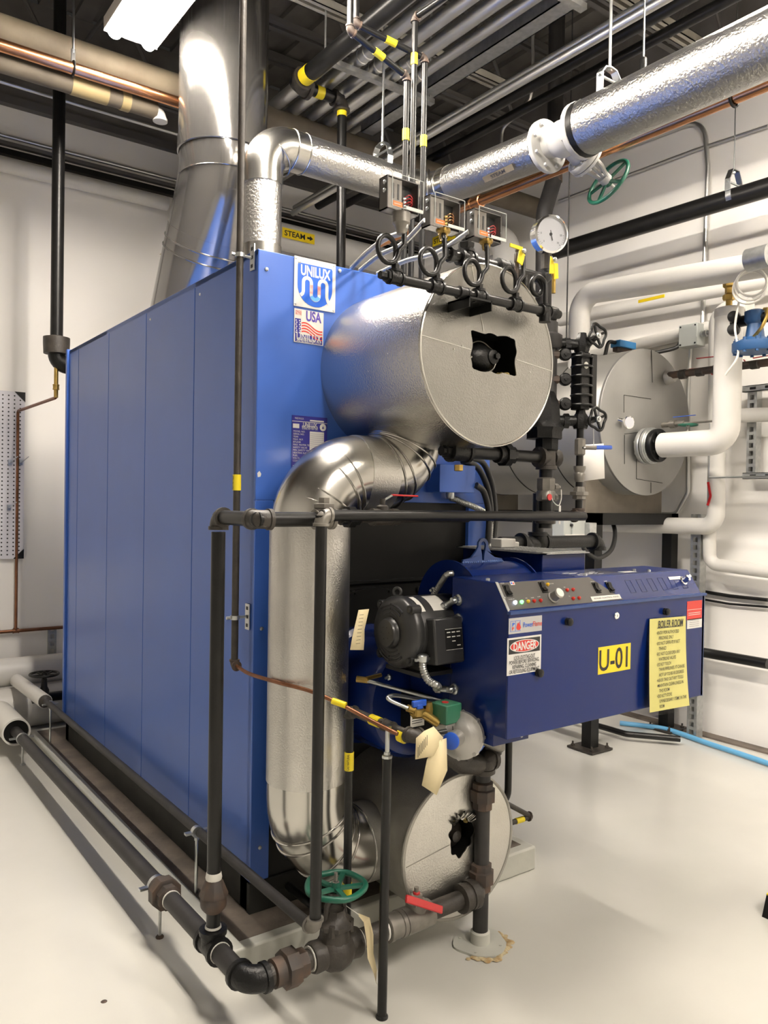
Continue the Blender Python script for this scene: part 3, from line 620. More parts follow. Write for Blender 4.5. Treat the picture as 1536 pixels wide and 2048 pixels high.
# small blue terminal box on the right
a = oy(880, 928, -.09); b = oy(950, 986, -.09)
tb = thing('terminal_box', 'small light blue metal box under the big drum on the boiler front', 'electrical box', (a.x, -.05, b.z))
obj('enclosure', MB().box((a.x, -.09, b.z), (b.x, -.005, a.z)), 'blue', tb, bevel=.002)
mb = MB(); mb.lathe(((a.x+b.x)/2-.0, -.045, b.z), -Z, [(.018, 0), (.018, .02), (.014, .025)], 12); obj('connector', mb, 'zinc', tb)
fx = [V(((a.x+b.x)/2, -.045, b.z-.02)), V(((a.x+b.x)/2+.05, -.05, b.z-.035)), oy(975, 1030, -.06), oy(980, 1075, -.08), oy(978, 1110, -.12)]
mb = MB(); flex(mb, spline(fx, 10), .013); obj('flexible_conduit', mb, 'flex', label='grey ribbed flexible conduit looping from the small blue box down behind the burner', cat='conduit')
for k, px in enumerate((((930, 915), (965, 925), (985, 975), (990, 1040), (985, 1090)), ((925, 922), (955, 935), (976, 980), (982, 1040), (975, 1090)), ((952, 970), (968, 985), (978, 1030), (976, 1085)))):
    obj('black_cable', MB().sweep(spline([oy(u, v, -.035-.03*k) for u, v in px]), .013, 10), 'cable', label=['black rubber cable, outer one curving right of the small blue box', 'black rubber cable, inner one curving over the small blue box', 'short black rubber cable leaving the side of the small blue box'][k], cat='cable')
# ---- signs on the boiler front
def yfr(u0, v0, u1, v1, y=-.006):     # corner pixels top-left, bottom-right on the plane y
    a = oy(u0, v0, y); b = oy(u1, v1, y); return frame(((a.x+b.x)/2, y, (a.z+b.z)/2), X, Z), abs(b.x-a.x), abs(a.z-b.z)
fr, w_, h_ = yfr(588.5, 511, 669.5, 626)
sg = thing('company_sign', 'square white sign with a blue shield logo at the boiler top', 'sign', fr.translation)
pl = sign(sg, fr, w_, h_, 'white', 'plate', .002)
S = w_/2
poly = [(-.84, .70), (-.80, .78), (.80, .78), (.84, .70), (.84, -.12)]
for k in range(1, 16):
    t_ = k/16; a_ = t_*PI; poly.append((.84*math.cos(a_), -.12-.82*math.sin(a_)*1.0))
poly.append((-.84, -.12))
obj('shield', MB().prism([(x*S, y*S) for x, y in poly], (.002, .0028), fr), 'logoblue', pl)
obj('lettering', MB().text('UNILUX', .05, fr @ Matrix.Translation((0, .50*S, .0028)), 1.44*S, .035), 'white', pl)
def band(pts, wd, z0=.0029, z1=.0034):
    b = MB(); L_ = []; R_ = []
    for i, p in enumerate(pts):
        a = pts[max(i-1, 0)]; c = pts[min(i+1, len(pts)-1)]; d = V((c[0]-a[0], c[1]-a[1])).normalized(); nrm = V((-d.y, d.x))*wd/2
        L_.append((p[0]+nrm.x, p[1]+nrm.y)); R_.append((p[0]-nrm.x, p[1]-nrm.y))
    for i in range(len(pts)-1): b.prism([(q[0]*S, q[1]*S) for q in (L_[i], L_[i+1], R_[i+1], R_[i])], (z0, z1), fr)
    return b
def arc(cx, cy, r, a0, a1, n=12): return [(cx+r*math.cos(math.radians(a0+(a1-a0)*k/n)), cy+r*math.sin(math.radians(a0+(a1-a0)*k/n))) for k in range(n+1)]
tub = [(-.70, -.55), (-.60, -.46), (-.57, -.36)]+arc(-.38, .02, .19, 180, 0)+arc(0, -.46, .19, 180, 360)+arc(.38, .02, .19, 180, 0)+[(.57, -.45), (.62, -.60), (.70, -.72)]
obj('tube_symbol', band(tub, .15), 'white', pl)
lm = mat('logo_red_glow_print', (.8, .12, .09), .4, col2=(.8, .45, .40), nscale=30)
lb = mat('logo_light_blue_print', (.10, .36, .74), .4)
b = MB()
for sx_ in (-.19, .19): b.prism([((sx_+q[0])*S, q[1]*S) for q in ((-.075, -.05), (.075, -.05), (.075, -.40), (-.075, -.40))], (.0034, .0038), fr)
obj('red_print', b, lm, pl); obj('blue_print', band(arc(0, -.44, .19, 200, 340), .15, .0034, .0038), lb, pl)
b = MB()
for i, j in ((-1, -1), (-1, 1), (1, -1), (1, 1)): b.lathe(fr @ V((i*S*.92, j*h_/2*.92, .002)), -Y, [(.004, 0), (.003, .002)], 8)
obj('rivet', b, 'zinc', pl)
fr, w_, h_ = yfr(588.5, 616, 646, 692)
sg = thing('flag_sticker', 'white and blue USA flag sticker under the shield sign', 'sticker', fr.translation)
pl = sign(sg, fr, w_, h_, 'offwhite', 'sheet', .0008); a, b_ = w_/2, h_/2
obj('usa_lettering', MB().text('USA', .05, fr @ Matrix.Translation((.30*a, .66*b_, .0009)), 1.05*a, .03), 'violetink', pl)
b = MB(); panel(b, fr, -.93*a, -.96*b_, .93*a, -.50*b_, .0011); panel(b, fr, -.95*a, -.50*b_, -.55*a, .42*b_, .0011); obj('blue_print', b, 'bluelabel', pl)
b = MB()
for k in range(7):
    for x0 in (-.87, -.64): b.lathe(fr @ V(((x0+.04*(k % 2))*a, (-.42+.12*k)*b_, .0011)), -Y, [(.0028, 0), (.0028, .0003)], 5)
obj('stars', b, 'white', pl)
b = MB()
for k in range(4):
    L_ = []
    for i in range(13):
        t_ = i/12; L_.append((-.5+1.42*t_, .16-.17*k+.16*math.sin(t_*5.2+.4)*(1-t_*.35)-.22*t_))
    for i in range(12): b.prism([(L_[i][0]*a, L_[i][1]*b_), (L_[i+1][0]*a, L_[i+1][1]*b_), (L_[i+1][0]*a, (L_[i+1][1]-.085)*b_), (L_[i][0]*a, (L_[i][1]-.085)*b_)], (.0009, .0013), fr)
obj('red_stripes', b, 'redpaint', pl)
b = MB(); b.text('UNILUX', .04, fr @ Matrix.Translation((0, -.62*b_, .0013)), 1.7*a, .012); b.text('SCHENECTADY, NY', .02, fr @ Matrix.Translation((0, -.84*b_, .0013)), 1.66*a, .01); obj('lettering', b, 'white', pl)
b = MB(); b.text('MADE', .012, fr @ Matrix.Translation((-.72*a, .84*b_, .0013)), .4*a, 0); b.text('IN THE', .012, fr @ Matrix.Translation((-.72*a, .70*b_, .0013)), .4*a, 0); obj('small_lettering', b, 'redpaint', pl)
fr, w_, h_ = yfr(584, 830, 652, 990)
sg = thing('data_plate', 'deep blue data plate with white rows of text partly behind the silver pipe', 'label', fr.translation); a, b_ = w_/2, h_/2
pl = sign(sg, fr, w_, h_, 'bluelabel', 'sheet', .0012)
b = MB(); panel(b, fr, -a, .845*b_, a, .86*b_, .0016); panel(b, fr, .0*a, .88*b_, .8*a, .915*b_, .0016); panel(b, fr, -.95*a, .68*b_, -.6*a, .79*b_, .0016); panel(b, fr, 0, .10*b_, .82*a, .62*b_, .0016)
for k in range(3): panel(b, fr, (0+.2*k)*a, .02*b_, (.13+.2*k)*a, .08*b_, .0016)
b.lathe(fr @ V((.75*a, .745*b_, .0012)), -Y, [(.0135, 0), (.0135, .0005)], 20); obj('white_fields', b, 'offwhite', pl)
b = MB(); b.text('UNILUX', .02, fr @ Matrix.Translation((.0*a, .785*b_, .0013)), .8*a, .015); b.text('MADE IN U.S.A.', .01, fr @ Matrix.Translation((-.6*a, .93*b_, .0013)), .5*a, 0)
b.text('BOILERS', .01, fr @ Matrix.Translation((.0*a, .73*b_, .0013)), .9*a, .01); b.text('SCHENECTADY, NEW YORK', .01, fr @ Matrix.Translation((.0*a, .68*b_, .0013)), .9*a, .005)
for k, s_ in enumerate(('MODEL NO.', 'SERIAL NO.', 'YEAR', 'MAX. W.P.', 'BTU/HR', 'MAX. WATER TEMPERATURE', 'SAFETY VALVE', 'MIN. SAFETY VALVE', 'HEATING SURFACE', 'FUEL', 'VOLTS', 'CONTROL CIRCUIT', '', 'BURNER', 'MAX. TEMPERATURE', 'ELECTRICAL', 'GAS', 'OIL', 'PH')):
    if s_: b.text(s_, .009, fr @ Matrix.Translation((-.93*a, (.60-.068*k)*b_, .0013)), None, 0, align='LEFT')
obj('lettering', b, 'offwhite', pl)
b = MB()
for k in range(9): panel(b, fr, .03*a, (.56-.052*k)*b_, .79*a, (.565-.052*k)*b_, .0019)
b.prism([(.69*a, .71*b_), (.81*a, .71*b_), (.75*a, .79*b_)], (.0013, .0019), fr); obj('ink_lines', b, 'bluelabel', pl)
# ---- bracket & clamps for the thin side pipe come later
# ================================================================== UPPER DRUM
DX, DZ, DR, DY = .555, 2.034, .299, -.58
drum = thing('steam_drum', 'large silver clad drum sticking out of the boiler top front', 'drum', (DX, -.3, DZ-DR))
jb = MB().lathe((DX, .02, DZ), -Y, [(DR, 0), (DR, .595), (DR-.003, .5975), (DR-.004, .5975)], 96); jb.f = jb.f[:-1]; obj('jacket', jb, 'stucco', drum)
def capface(cx, cz, y, R, hole, th=.004):      # flat disc with a polygon hole; hole: list of angles/points
    n = 96; b = MB(); outer = []; inner = []
    for k in range(n):
        a = 2*PI*k/n; dx, dz = math.cos(a), math.sin(a); outer.append((cx+R*dx, cz+R*dz)); inner.append(hole(a))
    vs = []
    for yy in (y, y+th): vs += [V((x, yy, z)) for x, z in outer]+[V((x, yy, z)) for x, z in inner]
    fs = []
    for k in range(n):
        j = (k+1) % n; fs += [(k, j, n+j, n+k), (2*n+k, 3*n+k, 3*n+j, 2*n+j), (k, 2*n+k, 2*n+j, j), (n+k, n+j, 3*n+j, 3*n+k)]
    return b.add(vs, fs)
hx, hz, hw, hh = .571, 2.043, .100, .062
def rect_hole(a):
    dx, dz = math.cos(a), math.sin(a); t_ = min(hw/max(abs(dx), 1e-6), hh/max(abs(dz), 1e-6)); return (hx+dx*t_+(.004*math.sin(9*a)), hz+dz*t_+.003*math.cos(7*a))
obj('end_cap', capface(DX, DZ, DY, DR-.003, rect_hole), 'facedull', drum, sharp=30)
rim = MB(); rim.torus((DX, DY+.001, DZ), Y, DR-.004, .004, 96, 8); obj('rim_bead', rim, 'alu', drum)
sm = MB(); 
for p_, q_ in (((DX-DR+.006, 2.062), (hx-hw-.004, 2.043)), ((hx+hw+.004, 2.035), (DX+DR-.006, 2.016)), ((DX-.09, 2.31), (hx-hw*.5, 2.11))): sm.bar((p_[0], DY-.0008, p_[1]), (q_[0], DY-.0008, q_[1]), .0014, .0025, up=Z)
for p_ in ((.43, 2.05), (.47, 2.02), (.74, 2.0), (.395, 2.036), (.64, 2.11)): sm.lathe((p_[0], DY, p_[1]), -Y, [(.004, 0), (.002, .003)], 8)
obj('seam_fold', sm, 'stucco_dull', drum)
rc = MB(); x0, x1, z0, z1 = hx-hw-.012, hx+hw+.012, hz-hh-.012, hz+hh+.012; y0, y1 = DY+.005, DY+.12
rc.quad((x0, y1, z0), (x1, y1, z0), (x1, y1, z1), (x0, y1, z1)); rc.quad((x0, y0, z0), (x0, y1, z0), (x0, y1, z1), (x0, y0, z1)); rc.quad((x1, y1, z0), (x1, y0, z0), (x1, y0, z1), (x1, y1, z1)); rc.quad((x0, y1, z1), (x1, y1, z1), (x1, y0, z1), (x0, y0, z1)); rc.quad((x0, y0, z0), (x1, y0, z0), (x1, y1, z0), (x0, y1, z0))
obj('cutout_lining', rc, 'black', drum, label='black lined inspection cutout')
mb = MB(); prof = []
c = V((hx-.005, DY+.075, hz-.006))
mb.lathe(c, -Y, [(.058, -.02), (.056, .01), (.045, .032), (.02, .045)], 28)
for p in mb.v: p.x = c.x+(p.x-c.x)*1.25; p.z = c.z+(p.z-c.z)*.85
obj('handhole_cover', mb, 'castblack', drum); 
mb = MB(); mb.lathe(c+V((.03, -.02, .002)), -Y, [(.026, 0), (.024, .028), (.013, .032)], 16); mb.lathe(c+V((.036, -.05, .004)), -Y, [(.012, 0), (.011, .012)], 6); obj('cover_nut', mb, 'castblack', drum)
gk = MB(); pts = [c+V((.078*math.cos(a)*(1+.05*math.sin(5*a)), .0-.012, .052*math.sin(a)*(1+.07*math.cos(4*a)))) for a in [2*PI*k/40 for k in range(40)]]
gk.sweep(pts, .0022, 6, closed=True); obj('gasket_edge', gk, 'greyfit', drum)
fb = MB(); 
for k in range(14): fb.ball((hx+hw-.045+.003*k+random.uniform(-.004, .004), DY+.02+random.uniform(0, .05), hz-hh-.003+random.uniform(0, .006)+.0006*k), .008, 8)
obj('glass_fibre', fb, 'fibre', drum)
# bracket on drum carrying the siphon header
mb = MB(); by_ = DY; p = oy(925, 612, DY-.03)
bz = p.z+.01; bxx = p.x
mb.box((bxx-.035, DY-.10, bz-.004), (bxx+.06, DY-.001, bz+.002)); mb.box((bxx-.035, DY-.10, bz-.03), (bxx-.031, DY-.001, bz+.002)); mb.box((bxx+.056, DY-.10, bz-.03), (bxx+.06, DY-.001, bz+.002))
obj('pipe_bracket', mb, 'black', drum)
# ================================================================== MUD DRUM
MX, MZ, MR, MY = .585, .359, .247, -.44
mud = thing('mud_drum', 'silver clad drum low at the boiler front with a ragged round cutout', 'drum', (MX, -.2, MZ-MR))
jb = MB().lathe((MX, .02, MZ), -Y, [(MR, 0), (MR, .455), (MR-.003, .458), (MR-.004, .458)], 96); jb.f = jb.f[:-1]; obj('jacket', jb, 'stucco_dirty', mud)
def rag(a):
    r = .066+.006*math.sin(3*a+1)+.004*math.sin(7*a)+.003*math.cos(11*a); return (.588+r*.85*math.cos(a), .392+r*math.sin(a))
obj('end_cap', capface(MX, MZ, MY, MR-.001, rag), 'stucco_dull', mud, sharp=30)
rim = MB(); rim.torus((MX, MY+.003, MZ), Y, MR+.001, .007, 96, 8); obj('rim_bead', rim, 'stucco_dirty', mud)
sm = MB(); sm.bar((MX-MR+.01, MY-.001, .345), (.535, MY-.001, .375), .0014, .002, up=Z); obj('seam_fold', sm, 'stucco_dirty', mud)
rc = MB(); rc.lathe((.588, MY+.006, .392), Y, [(.075, 0), (.075, .09)], 32); rc.f = rc.f[:-2]+[rc.f[-1]]
obj('cutout_lining', rc, 'black', mud, label='dark cutout lining')
mb = MB(); mb.lathe((.600, MY+.085, .375), -Y, [(.05, 0), (.048, .02), (.02, .03), (.02, .05), (.012, .055)], 20); obj('handhole_cover', mb, 'fitting', mud)
fb = MB()
for k in range(16):
    a = .6+k*.13; r = .060+random.uniform(-.004, .004); fb.ball((.588+r*.85*math.cos(a), MY+random.uniform(.010, .03), .392+r*math.sin(a)), .007, 8)
obj('glass_fibre', fb, 'fibre', mud)
fo = MB()
for k in range(12):
    a = .7+k*.15; r = .062; c = V((.588+r*.85*math.cos(a), MY-.002, .392+r*math.sin(a))); e = V((math.cos(a+random.uniform(-.5, .5)), random.uniform(-.7, -.2), math.sin(a))).normalized()
    fo.add([c, c+e*.03, c+e*.028+V((.012, .003, 0)), c+V((.012, 0, .002)), c+e*.015+V((.006, -.006, .004))], [(0, 1, 4), (1, 2, 4), (2, 3, 4), (3, 0, 4)])
obj('torn_foil', fo, 'alu', mud)
# ================================================================== DOWNCOMER (big silver pipe)
PX_, PY_, PR = .105, -.20, .133
zu, zl, xr = 1.645, .350, .50
dc = thing('downcomer_pipe', 'fat silver insulated pipe looping from the upper drum to the lower drum', 'pipe', (PX_, PY_, .1))
up = fillet([(xr, PY_, 1.90), (xr, PY_, zu), (PX_, PY_, zu), (PX_, PY_, 1.45)], [.16, .21], 12)
# order: drum nozzle -> run -> elbow -> down
obj('upper_elbow', MB().sweep(up, PR, 48), 'alu', dc)
wb = MB()
wb.sweep([(.27, PY_, zu), (.385, PY_, zu)], PR+.0015, 48); obj('upper_band', wb, 'stucco_dull', dc)
obj('vertical_jacket', MB().cyl((PX_, PY_, .62), (PX_, PY_, 1.47), PR+.002, 64), 'stucco_dull', dc)
lo = fillet([(PX_, PY_, .66), (PX_, PY_, zl), (MX, PY_, zl)], [.21], 14)
obj('lower_elbow', MB().sweep(lo, PR, 48), 'alu', dc)
obj('lower_stub', MB().cyl((.30, PY_, zl), (MX-.05, PY_, zl), PR+.002, 48), 'stucco_dirty', dc)
def ringat(ctr, dirn, R, r): b = MB(); b.torus(ctr, dirn, R, r, 64, 8); return b
rb = MB(); ec = V((PX_+.21, PY_, zu-.21))
for deg in (28, 38, 58, 66):
    a = math.radians(deg); q = ec+V((-math.sin(a), 0, math.cos(a)))*.21; q2 = V((math.cos(a), 0, math.sin(a))); rb.torus(q, q2, PR+.0005, .0035, 64, 8)
e2 = V((xr-.16, PY_, zu+.16))
for deg in (20, 32, 52, 62):
    a = math.radians(deg); q = e2+V((math.sin(a), 0, -math.cos(a)))*.16; q2 = V((math.cos(a), 0, math.sin(a))); rb.torus(q, q2, PR+.0005, .004, 64, 8)
ec = V((PX_+.21, PY_, zl+.21))
for deg in (30, 40, 60, 68):
    a = math.radians(deg); q = ec+V((-math.sin(a), 0, -math.cos(a)))*.21; q2 = V((math.cos(a), 0, -math.sin(a))); rb.torus(q, q2, PR+.0005, .004, 64, 8)
rb.torus((.305, PY_, zl), X, PR+.001, .0025, 64, 8)
obj('raised_bands', rb, 'alu', dc)
# ================================================================== STACK
st = thing('flue_stack', 'huge stainless steel flue rising from the boiler to the roof', 'flue', (.555, 1.9, BH))
fx_, fy = .555, 1.53; SR = .236
obj('upper_duct', MB().cyl((fx_, fy, 3.40), (fx_, fy, 5.0), SR, 64), 'stainless', st)
obj('elbow_duct', MB().sweep([(fx_, fy, 3.47), (fx_, fy, 3.30), (fx_, fy+.05, 3.20), (fx_, fy+.16, 3.02)], SR-.004, 64), 'stainless', st)
obj('slanted_duct', MB().sweep([(fx_, fy+.155, 3.03), (fx_, fy+.56, 2.38)], SR-.002, 64), 'stainless', st)
rb = MB(); rb.lathe((fx_, fy, 3.44), Z, [(SR-.002, -.04), (SR+.006, -.036), (SR+.006, .036), (SR-.002, .04)], 64)
dd = V((0, .405, -.65)).normalized()
for s_ in (0, .055): rb.torus(V((fx_, fy+.19, 2.97))+dd*s_, dd, SR+.0, .005, 64, 8)
rb.torus(V((fx_, fy+.50, 2.48)), dd, SR+.0, .006, 64, 8)
rb.torus(V((fx_, fy, 3.27)), Z, SR-.003, .003, 64, 6); obj('joint_ring', rb, 'stainless', st)
p = ox(338, 478, .40); mb = MB(); mb.add([p, p+V((-.03, -.01, .0)), p+V((-.04, -.012, -.09)), p+V((-.005, 0, -.10)), p+V((-.07, -.02, -.11))], [(0, 1, 2, 3), (2, 4, 3)])
for q in mb.v: q.y += -.02
obj('tape_scrap', mb, 'tape', st)
# ================================================================== STEAM MAIN
SX, SY, SZ = .555, 1.06, 3.315; ir = .094
sm_ = thing('steam_riser', 'silver insulated pipe rising from the boiler top and turning right', 'pipe', (SX, SY, BH))
jx = 1.62
obj('riser_jacket', MB().cyl((SX, SY, BH-.02), (SX, SY, 3.20), ir, 48), 'stucco_main', sm_)
obj('elbow_jacket', MB().sweep(fillet([(SX, SY, 3.10), (SX, SY, SZ), (SX+.22, SY, SZ)], .14, 12), ir+.006, 48), 'alu', sm_)
obj('low_jacket', MB().cyl((SX, SY, BH-.02), (SX, SY, 2.80), ir+.002, 48), 'alu', sm_)
obj('run_jacket', MB().cyl((SX+.2, SY, SZ), (jx-.12, SY, SZ), ir+.003, 48), 'stucco_main', sm_)
rb = MB(); rb.torus((SX+.15, SY, SZ), X, ir+.007, .004, 48, 8); rb.torus((SX+.22, SY, SZ), X, ir+.006, .004, 48, 8); rb.torus((SX+.06, SY, SZ-.06), V((1, 0, 1)), ir+.008, .004, 48, 8); obj('raised_bands', rb, 'alu', sm_)
obj('joint_elbow', MB().sweep(fillet([(jx-.2, SY, SZ), (jx, SY, SZ), (jx, SY-.2, SZ)], .13, 12), ir+.006, 48), 'alu', sm_)
rb = MB(); rb.torus((jx-.13, SY, SZ), X, ir+.008, .004, 48, 8); rb.torus((jx-.05, SY-.05, SZ), V((1, -1, 0)), ir+.008, .004, 48, 8); rb.torus((jx, SY-.14, SZ), Y, ir+.008, .004, 48, 8); obj('raised_bands', rb, 'alu', sm_)
ma = thing('steam_main', 'long silver insulated pipe running overhead to the right', 'pipe', (jx, -.5, SZ-.12)); mz = 3.275
obj('far_jacket', MB().sweep([(jx, SY-.15, SZ), (jx, .20, mz)], ir+.002, 48), 'stucco_main', ma)
obj('near_jacket', MB().sweep([(jx, -.07, mz), (jx, -2.3, mz-.005)], .121, 64), 'stucco_main', ma)
mb = MB(); wrap(mb, (jx, -.055, mz), Y, .125, .035); obj('black_end_band', mb, 'black', ma); mb = MB(); wrap(mb, (jx, .205, mz), Y, ir+.006, .012); obj('black_end_band', mb, 'black', ma)
p = ox(1003, 376, jx-.05); fr = frame((jx-.075, p.y, mz-.066), -Y, V((-.75, 0, .9)))
s_ = sign(ma, fr, .21, .03, 'beige', 'pipe_marker', .002, label='faded yellow pipe marker'); obj('lettering', MB().text('STEAM', .025, fr @ Matrix.Translation((0, 0, .0022)), .10, .02), 'ink', s_)
# flanged white gate valve
gv = thing('gate_valve', 'white painted flanged gate valve with a green handwheel in the overhead main', 'valve', (jx, .07, mz-.1))
mb = MB(); flange(mb, (jx, .175, mz), Y, .125, .025, 8); flange(mb, (jx, -.03, mz), Y, .128, .028, 8); mb.cyl((jx, .17, mz), (jx, -.03, mz), .062, 24); mb.ball((jx, .07, mz), .085, 20)
vd = V((.88, -.12, -.45)).normalized(); vc = V((jx, .07, mz))
mb.cyl(vc, vc+vd*.14, .055, 20); flange(mb, vc+vd*.14, vd, .085, .03, 8); flange(mb, vc+vd*.165, vd, .085, .015, 8); obj('body', mb, 'valve_grey', gv, bevel=0)
mb = MB(); u_, w2 = orth(vd)
for s_ in (-1, 1): mb.sweep([vc+vd*.17+u_*s_*.05, vc+vd*.22+u_*s_*.045, vc+vd*.29+u_*s_*.02], .011, 8)
mb.lathe(vc+vd*.28, vd, [(.03, 0), (.03, .03), (.018, .04)], 16); mb.cyl(vc+vd*.16, vc+vd*.36, .009, 10); mb.lathe(vc+vd*.18, vd, [(.03, 0), (.024, .02)], 16); obj('yoke', mb, 'valve_grey', gv)
wheel(gv, vc+vd*.32, vd, .118, .010, 5, 'green', .2)
# hangers for main
clevis('zinc clevis hanger hooked over the main beside the white valve', (jx, -.19, mz), Y, .115, 5.0, half=True, rod=.007)
c_ = oy(765, 290, SY); clevis('galvanised hook hanger over the horizontal silver pipe behind the pressure switches', (c_.x, SY, SZ), X, ir, 5.0, half=True, rod=.007)
# copper line beside the main
cx_ = 1.86; p0 = ox(1300, 268, cx_); p1 = ox(955, 404, cx_)
t = thing('copper_pipe', 'shiny copper pipe running alongside and below the silver main', 'pipe', (cx_, 0, p0.z))
obj('tube', MB().cyl((cx_, p1.y, p1.z), (cx_, -2.4, p0.z+(p0.z-p1.z)*.9), .029, 20), 'copper', t)
mb = MB(); coupling(mb, (cx_, p1.y+.01, p1.z), Y, .03, .09, 1.2); mb.cyl((cx_, p1.y+.05, p1.z), (cx_, 1.9, p1.z), .022, 14); obj('joint', mb, 'copper', t)
p = ox(1468, 186, cx_); obj('hanger_ring', MB().torus((cx_, p.y, p0.z-.0), Y, .034, .006, 24, 8), 'black', label='small black ring hanger around the copper pipe at right', cat='hanger')
# black vertical pipe behind with elbows at top (yellow banded)
yv = 1.55; pt = oy(684, 205, yv); pm = oy(684, 500, yv)
t = thing('black_banded_pipe', 'black pipe with yellow bands dropping behind the silver cross pipe', 'pipe', (pt.x, yv, 2.4))
ph = oy(600, 130, yv)
obj('vertical_pipe', MB().cyl((pm.x, yv, 2.3), (pt.x, yv, pt.z), .028, 18), 'pipe', t)
fx2 = MB(); elbow(fx2, (pt.x, yv, pt.z+.01), -Z, -X, .034); obj('elbow', fx2, 'fitting', t)
obj('cross_pipe', MB().cyl((pt.x, yv, pt.z+.01), (ph.x, yv, pt.z+.01), .034, 18), 'pipe', t)
zt_ = pt.z+.01; fx2 = MB(); elbow(fx2, (ph.x-.02, yv, zt_), X, -Y, .045); obj('elbow', fx2, 'fitting', t)
obj('incoming_pipe', MB().cyl((ph.x-.02, yv, zt_), (ph.x-.02, -2.5, zt_), .047, 20), 'pipe', t)
mb = MB(); q = oy(684, 225, yv); wrap(mb, (pt.x, yv, q.z), Z, .0295, .05); wrap(mb, ((ph.x*.55+pt.x*.45), yv, zt_), X, .0355, .05); q = ox(617, 113, ph.x-.02); wrap(mb, (ph.x-.02, q.y, zt_), Y, .0485, .07); obj('yellow_band', mb, 'yellow', t)
# ================================================================== SIDE RETURN LINE + BLOWDOWN (floor)
sxp = -.24; r2 = .030
rt = thing('return_pipe', 'black iron pipe along the floor beside the boiler turning at a big elbow', 'pipe', (sxp, .5, 0))
zA, zB = .183, .150
PA = V((sxp, -.475, zA)); PB = V((sxp-.004, 2.45, zB)); dirp = (PB-PA).normalized()
obj('long_pipe', MB().cyl(PA+dirp*.05, PB+dirp*.5, r2, 20), 'pipe_dusty', rt)
mb = MB(); elbow(mb, PA, dirp, X, r2, 2.0); obj('elbow', mb, 'castblack', rt)
tcy = -.235
mb = MB(); tee(mb, PA+dirp*(.24), dirp, Z, r2, 1.75); obj('tee', mb, 'castblack', rt)
mb = MB(); union(mb, PA+dirp*.64, -dirp, r2); obj('union', mb, 'rust', rt)
mb = MB(); wrap(mb, PA+dirp*.187, dirp, r2+.0025, .005); wrap(mb, PA+dirp*.580, dirp, r2+.0025, .006); obj('pipe_dope', mb, 'offwhite', rt, label='white joint compound')
for k, (yy, lab) in enumerate(((.21, 'near'), (2.4, 'far'))):
    c = PA+dirp*(yy-PA.y); t = thing('pipe_stand', ['small rod stand holding the floor pipe next to its union', 'small rod stand holding the floor pipe at its insulated far end'][k], 'pipe stand', (c.x, c.y, 0), 'rod stands under the floor pipes')
    obj('rod', MB().cyl((c.x, c.y, 0), (c.x, c.y, c.z-r2), .006, 8), 'galv', t)
    mb = MB(); wrap(mb, c+dirp*.03*(1-k), dirp, r2+.004, .022); mb.box((c.x-r2-.035, c.y+.02, c.z-.004), (c.x-r2, c.y+.04, c.z+.004)); mb.box((c.x+r2, c.y+.02, c.z-.004), (c.x+r2+.035, c.y+.04, c.z+.004)); obj('clamp', mb, 'zinc', t)
    mb = MB(); mb.lathe((c.x, c.y, 0), Z, [(.014, 0), (.014, .006), (.008, .01)], 8); obj('base_nut', mb, 'rust' if k == 0 else 'galv', t)
# insulation at far end
ins = MB(); c0 = PB+dirp*.12; u_, w2 = orth(dirp); n = 40; Ro, Ri = .080, .070
vs = []
for R_, tt in ((Ro, 0), (Ro, 2.6), (Ri, 0), (Ri, 2.6)): vs += [c0+dirp*tt+(u_*math.cos(2*PI*k/n)+w2*math.sin(2*PI*k/n))*R_ for k in range(n)]
fs = []
for k in range(n):
    j = (k+1) % n; fs += [(k, j, n+j, n+k), (2*n+k, 3*n+k, 3*n+j, 2*n+j), (k, 2*n+k, 2*n+j, j)]
ins.add(vs, fs); it = obj('pipe_insulation', ins, 'offwhite', label='thick pale insulation sleeve with a dark open end at far left', cat='insulation')
sleeve_in = MB(); sleeve_in.lathe(c0+dirp*.02, dirp, [(Ri, 0), (Ri, .01)], 40); obj('dark_core', sleeve_in, 'black', it)
# blowdown run in front of mud drum
ry, rz = -.475, .186
mb = MB(); mb.cyl((sxp+.05, ry, zA), (.64, ry, .196), r2, 20); bl = thing('blowdown_pipe', 'rusty iron pipe running low in front of the boiler into the lower drum', 'pipe', (.1, ry, .0)); obj('pipe', mb, 'fitting', bl)
mb = MB(); union(mb, (-.105, ry, zA), X, r2); obj('union', mb, 'rust', bl)
mb = MB(); 
mb.cyl((-.040, ry, rz), (-.036, ry, rz), r2+.006, 16); mb.cyl((.137, ry, rz), (.142, ry, rz), r2+.005, 16); mb.cyl((.232, ry, .19), (.238, ry, .19), r2+.005, 16); obj('pipe_dope', mb, 'offwhite', bl)
mb = MB(); coupling(mb, (.59, ry, .196), X, r2+.006, .075, 1.35); elbow(mb, (.64, ry, .198), -X, Y, r2+.004, 1.4); obj('end_coupling', mb, 'fitting', bl)
mb = MB(); coupling(mb, (.275, ry, .19), X, r2, .07, 1.45); mb.cyl((.31, ry, .19), (.42, ry, .193), .043, 20); mb.lathe((.365, ry, .19), Z, [(.036, 0), (.036, .055), (.02, .062), (.02, .075), (.008, .08), (.008, .10)], 16)
for a in range(4): mb.lathe((.365+.03*math.cos(a*PI/2+.8), ry+.03*math.sin(a*PI/2+.8), .24), Z, [(.008, 0), (.008, .012)], 6)
bv = thing('ball_valve', 'iron ball valve with a dipped red lever low at the drum', 'valve', (.365, ry, .15)); obj('body', mb, 'greyfit', bv)
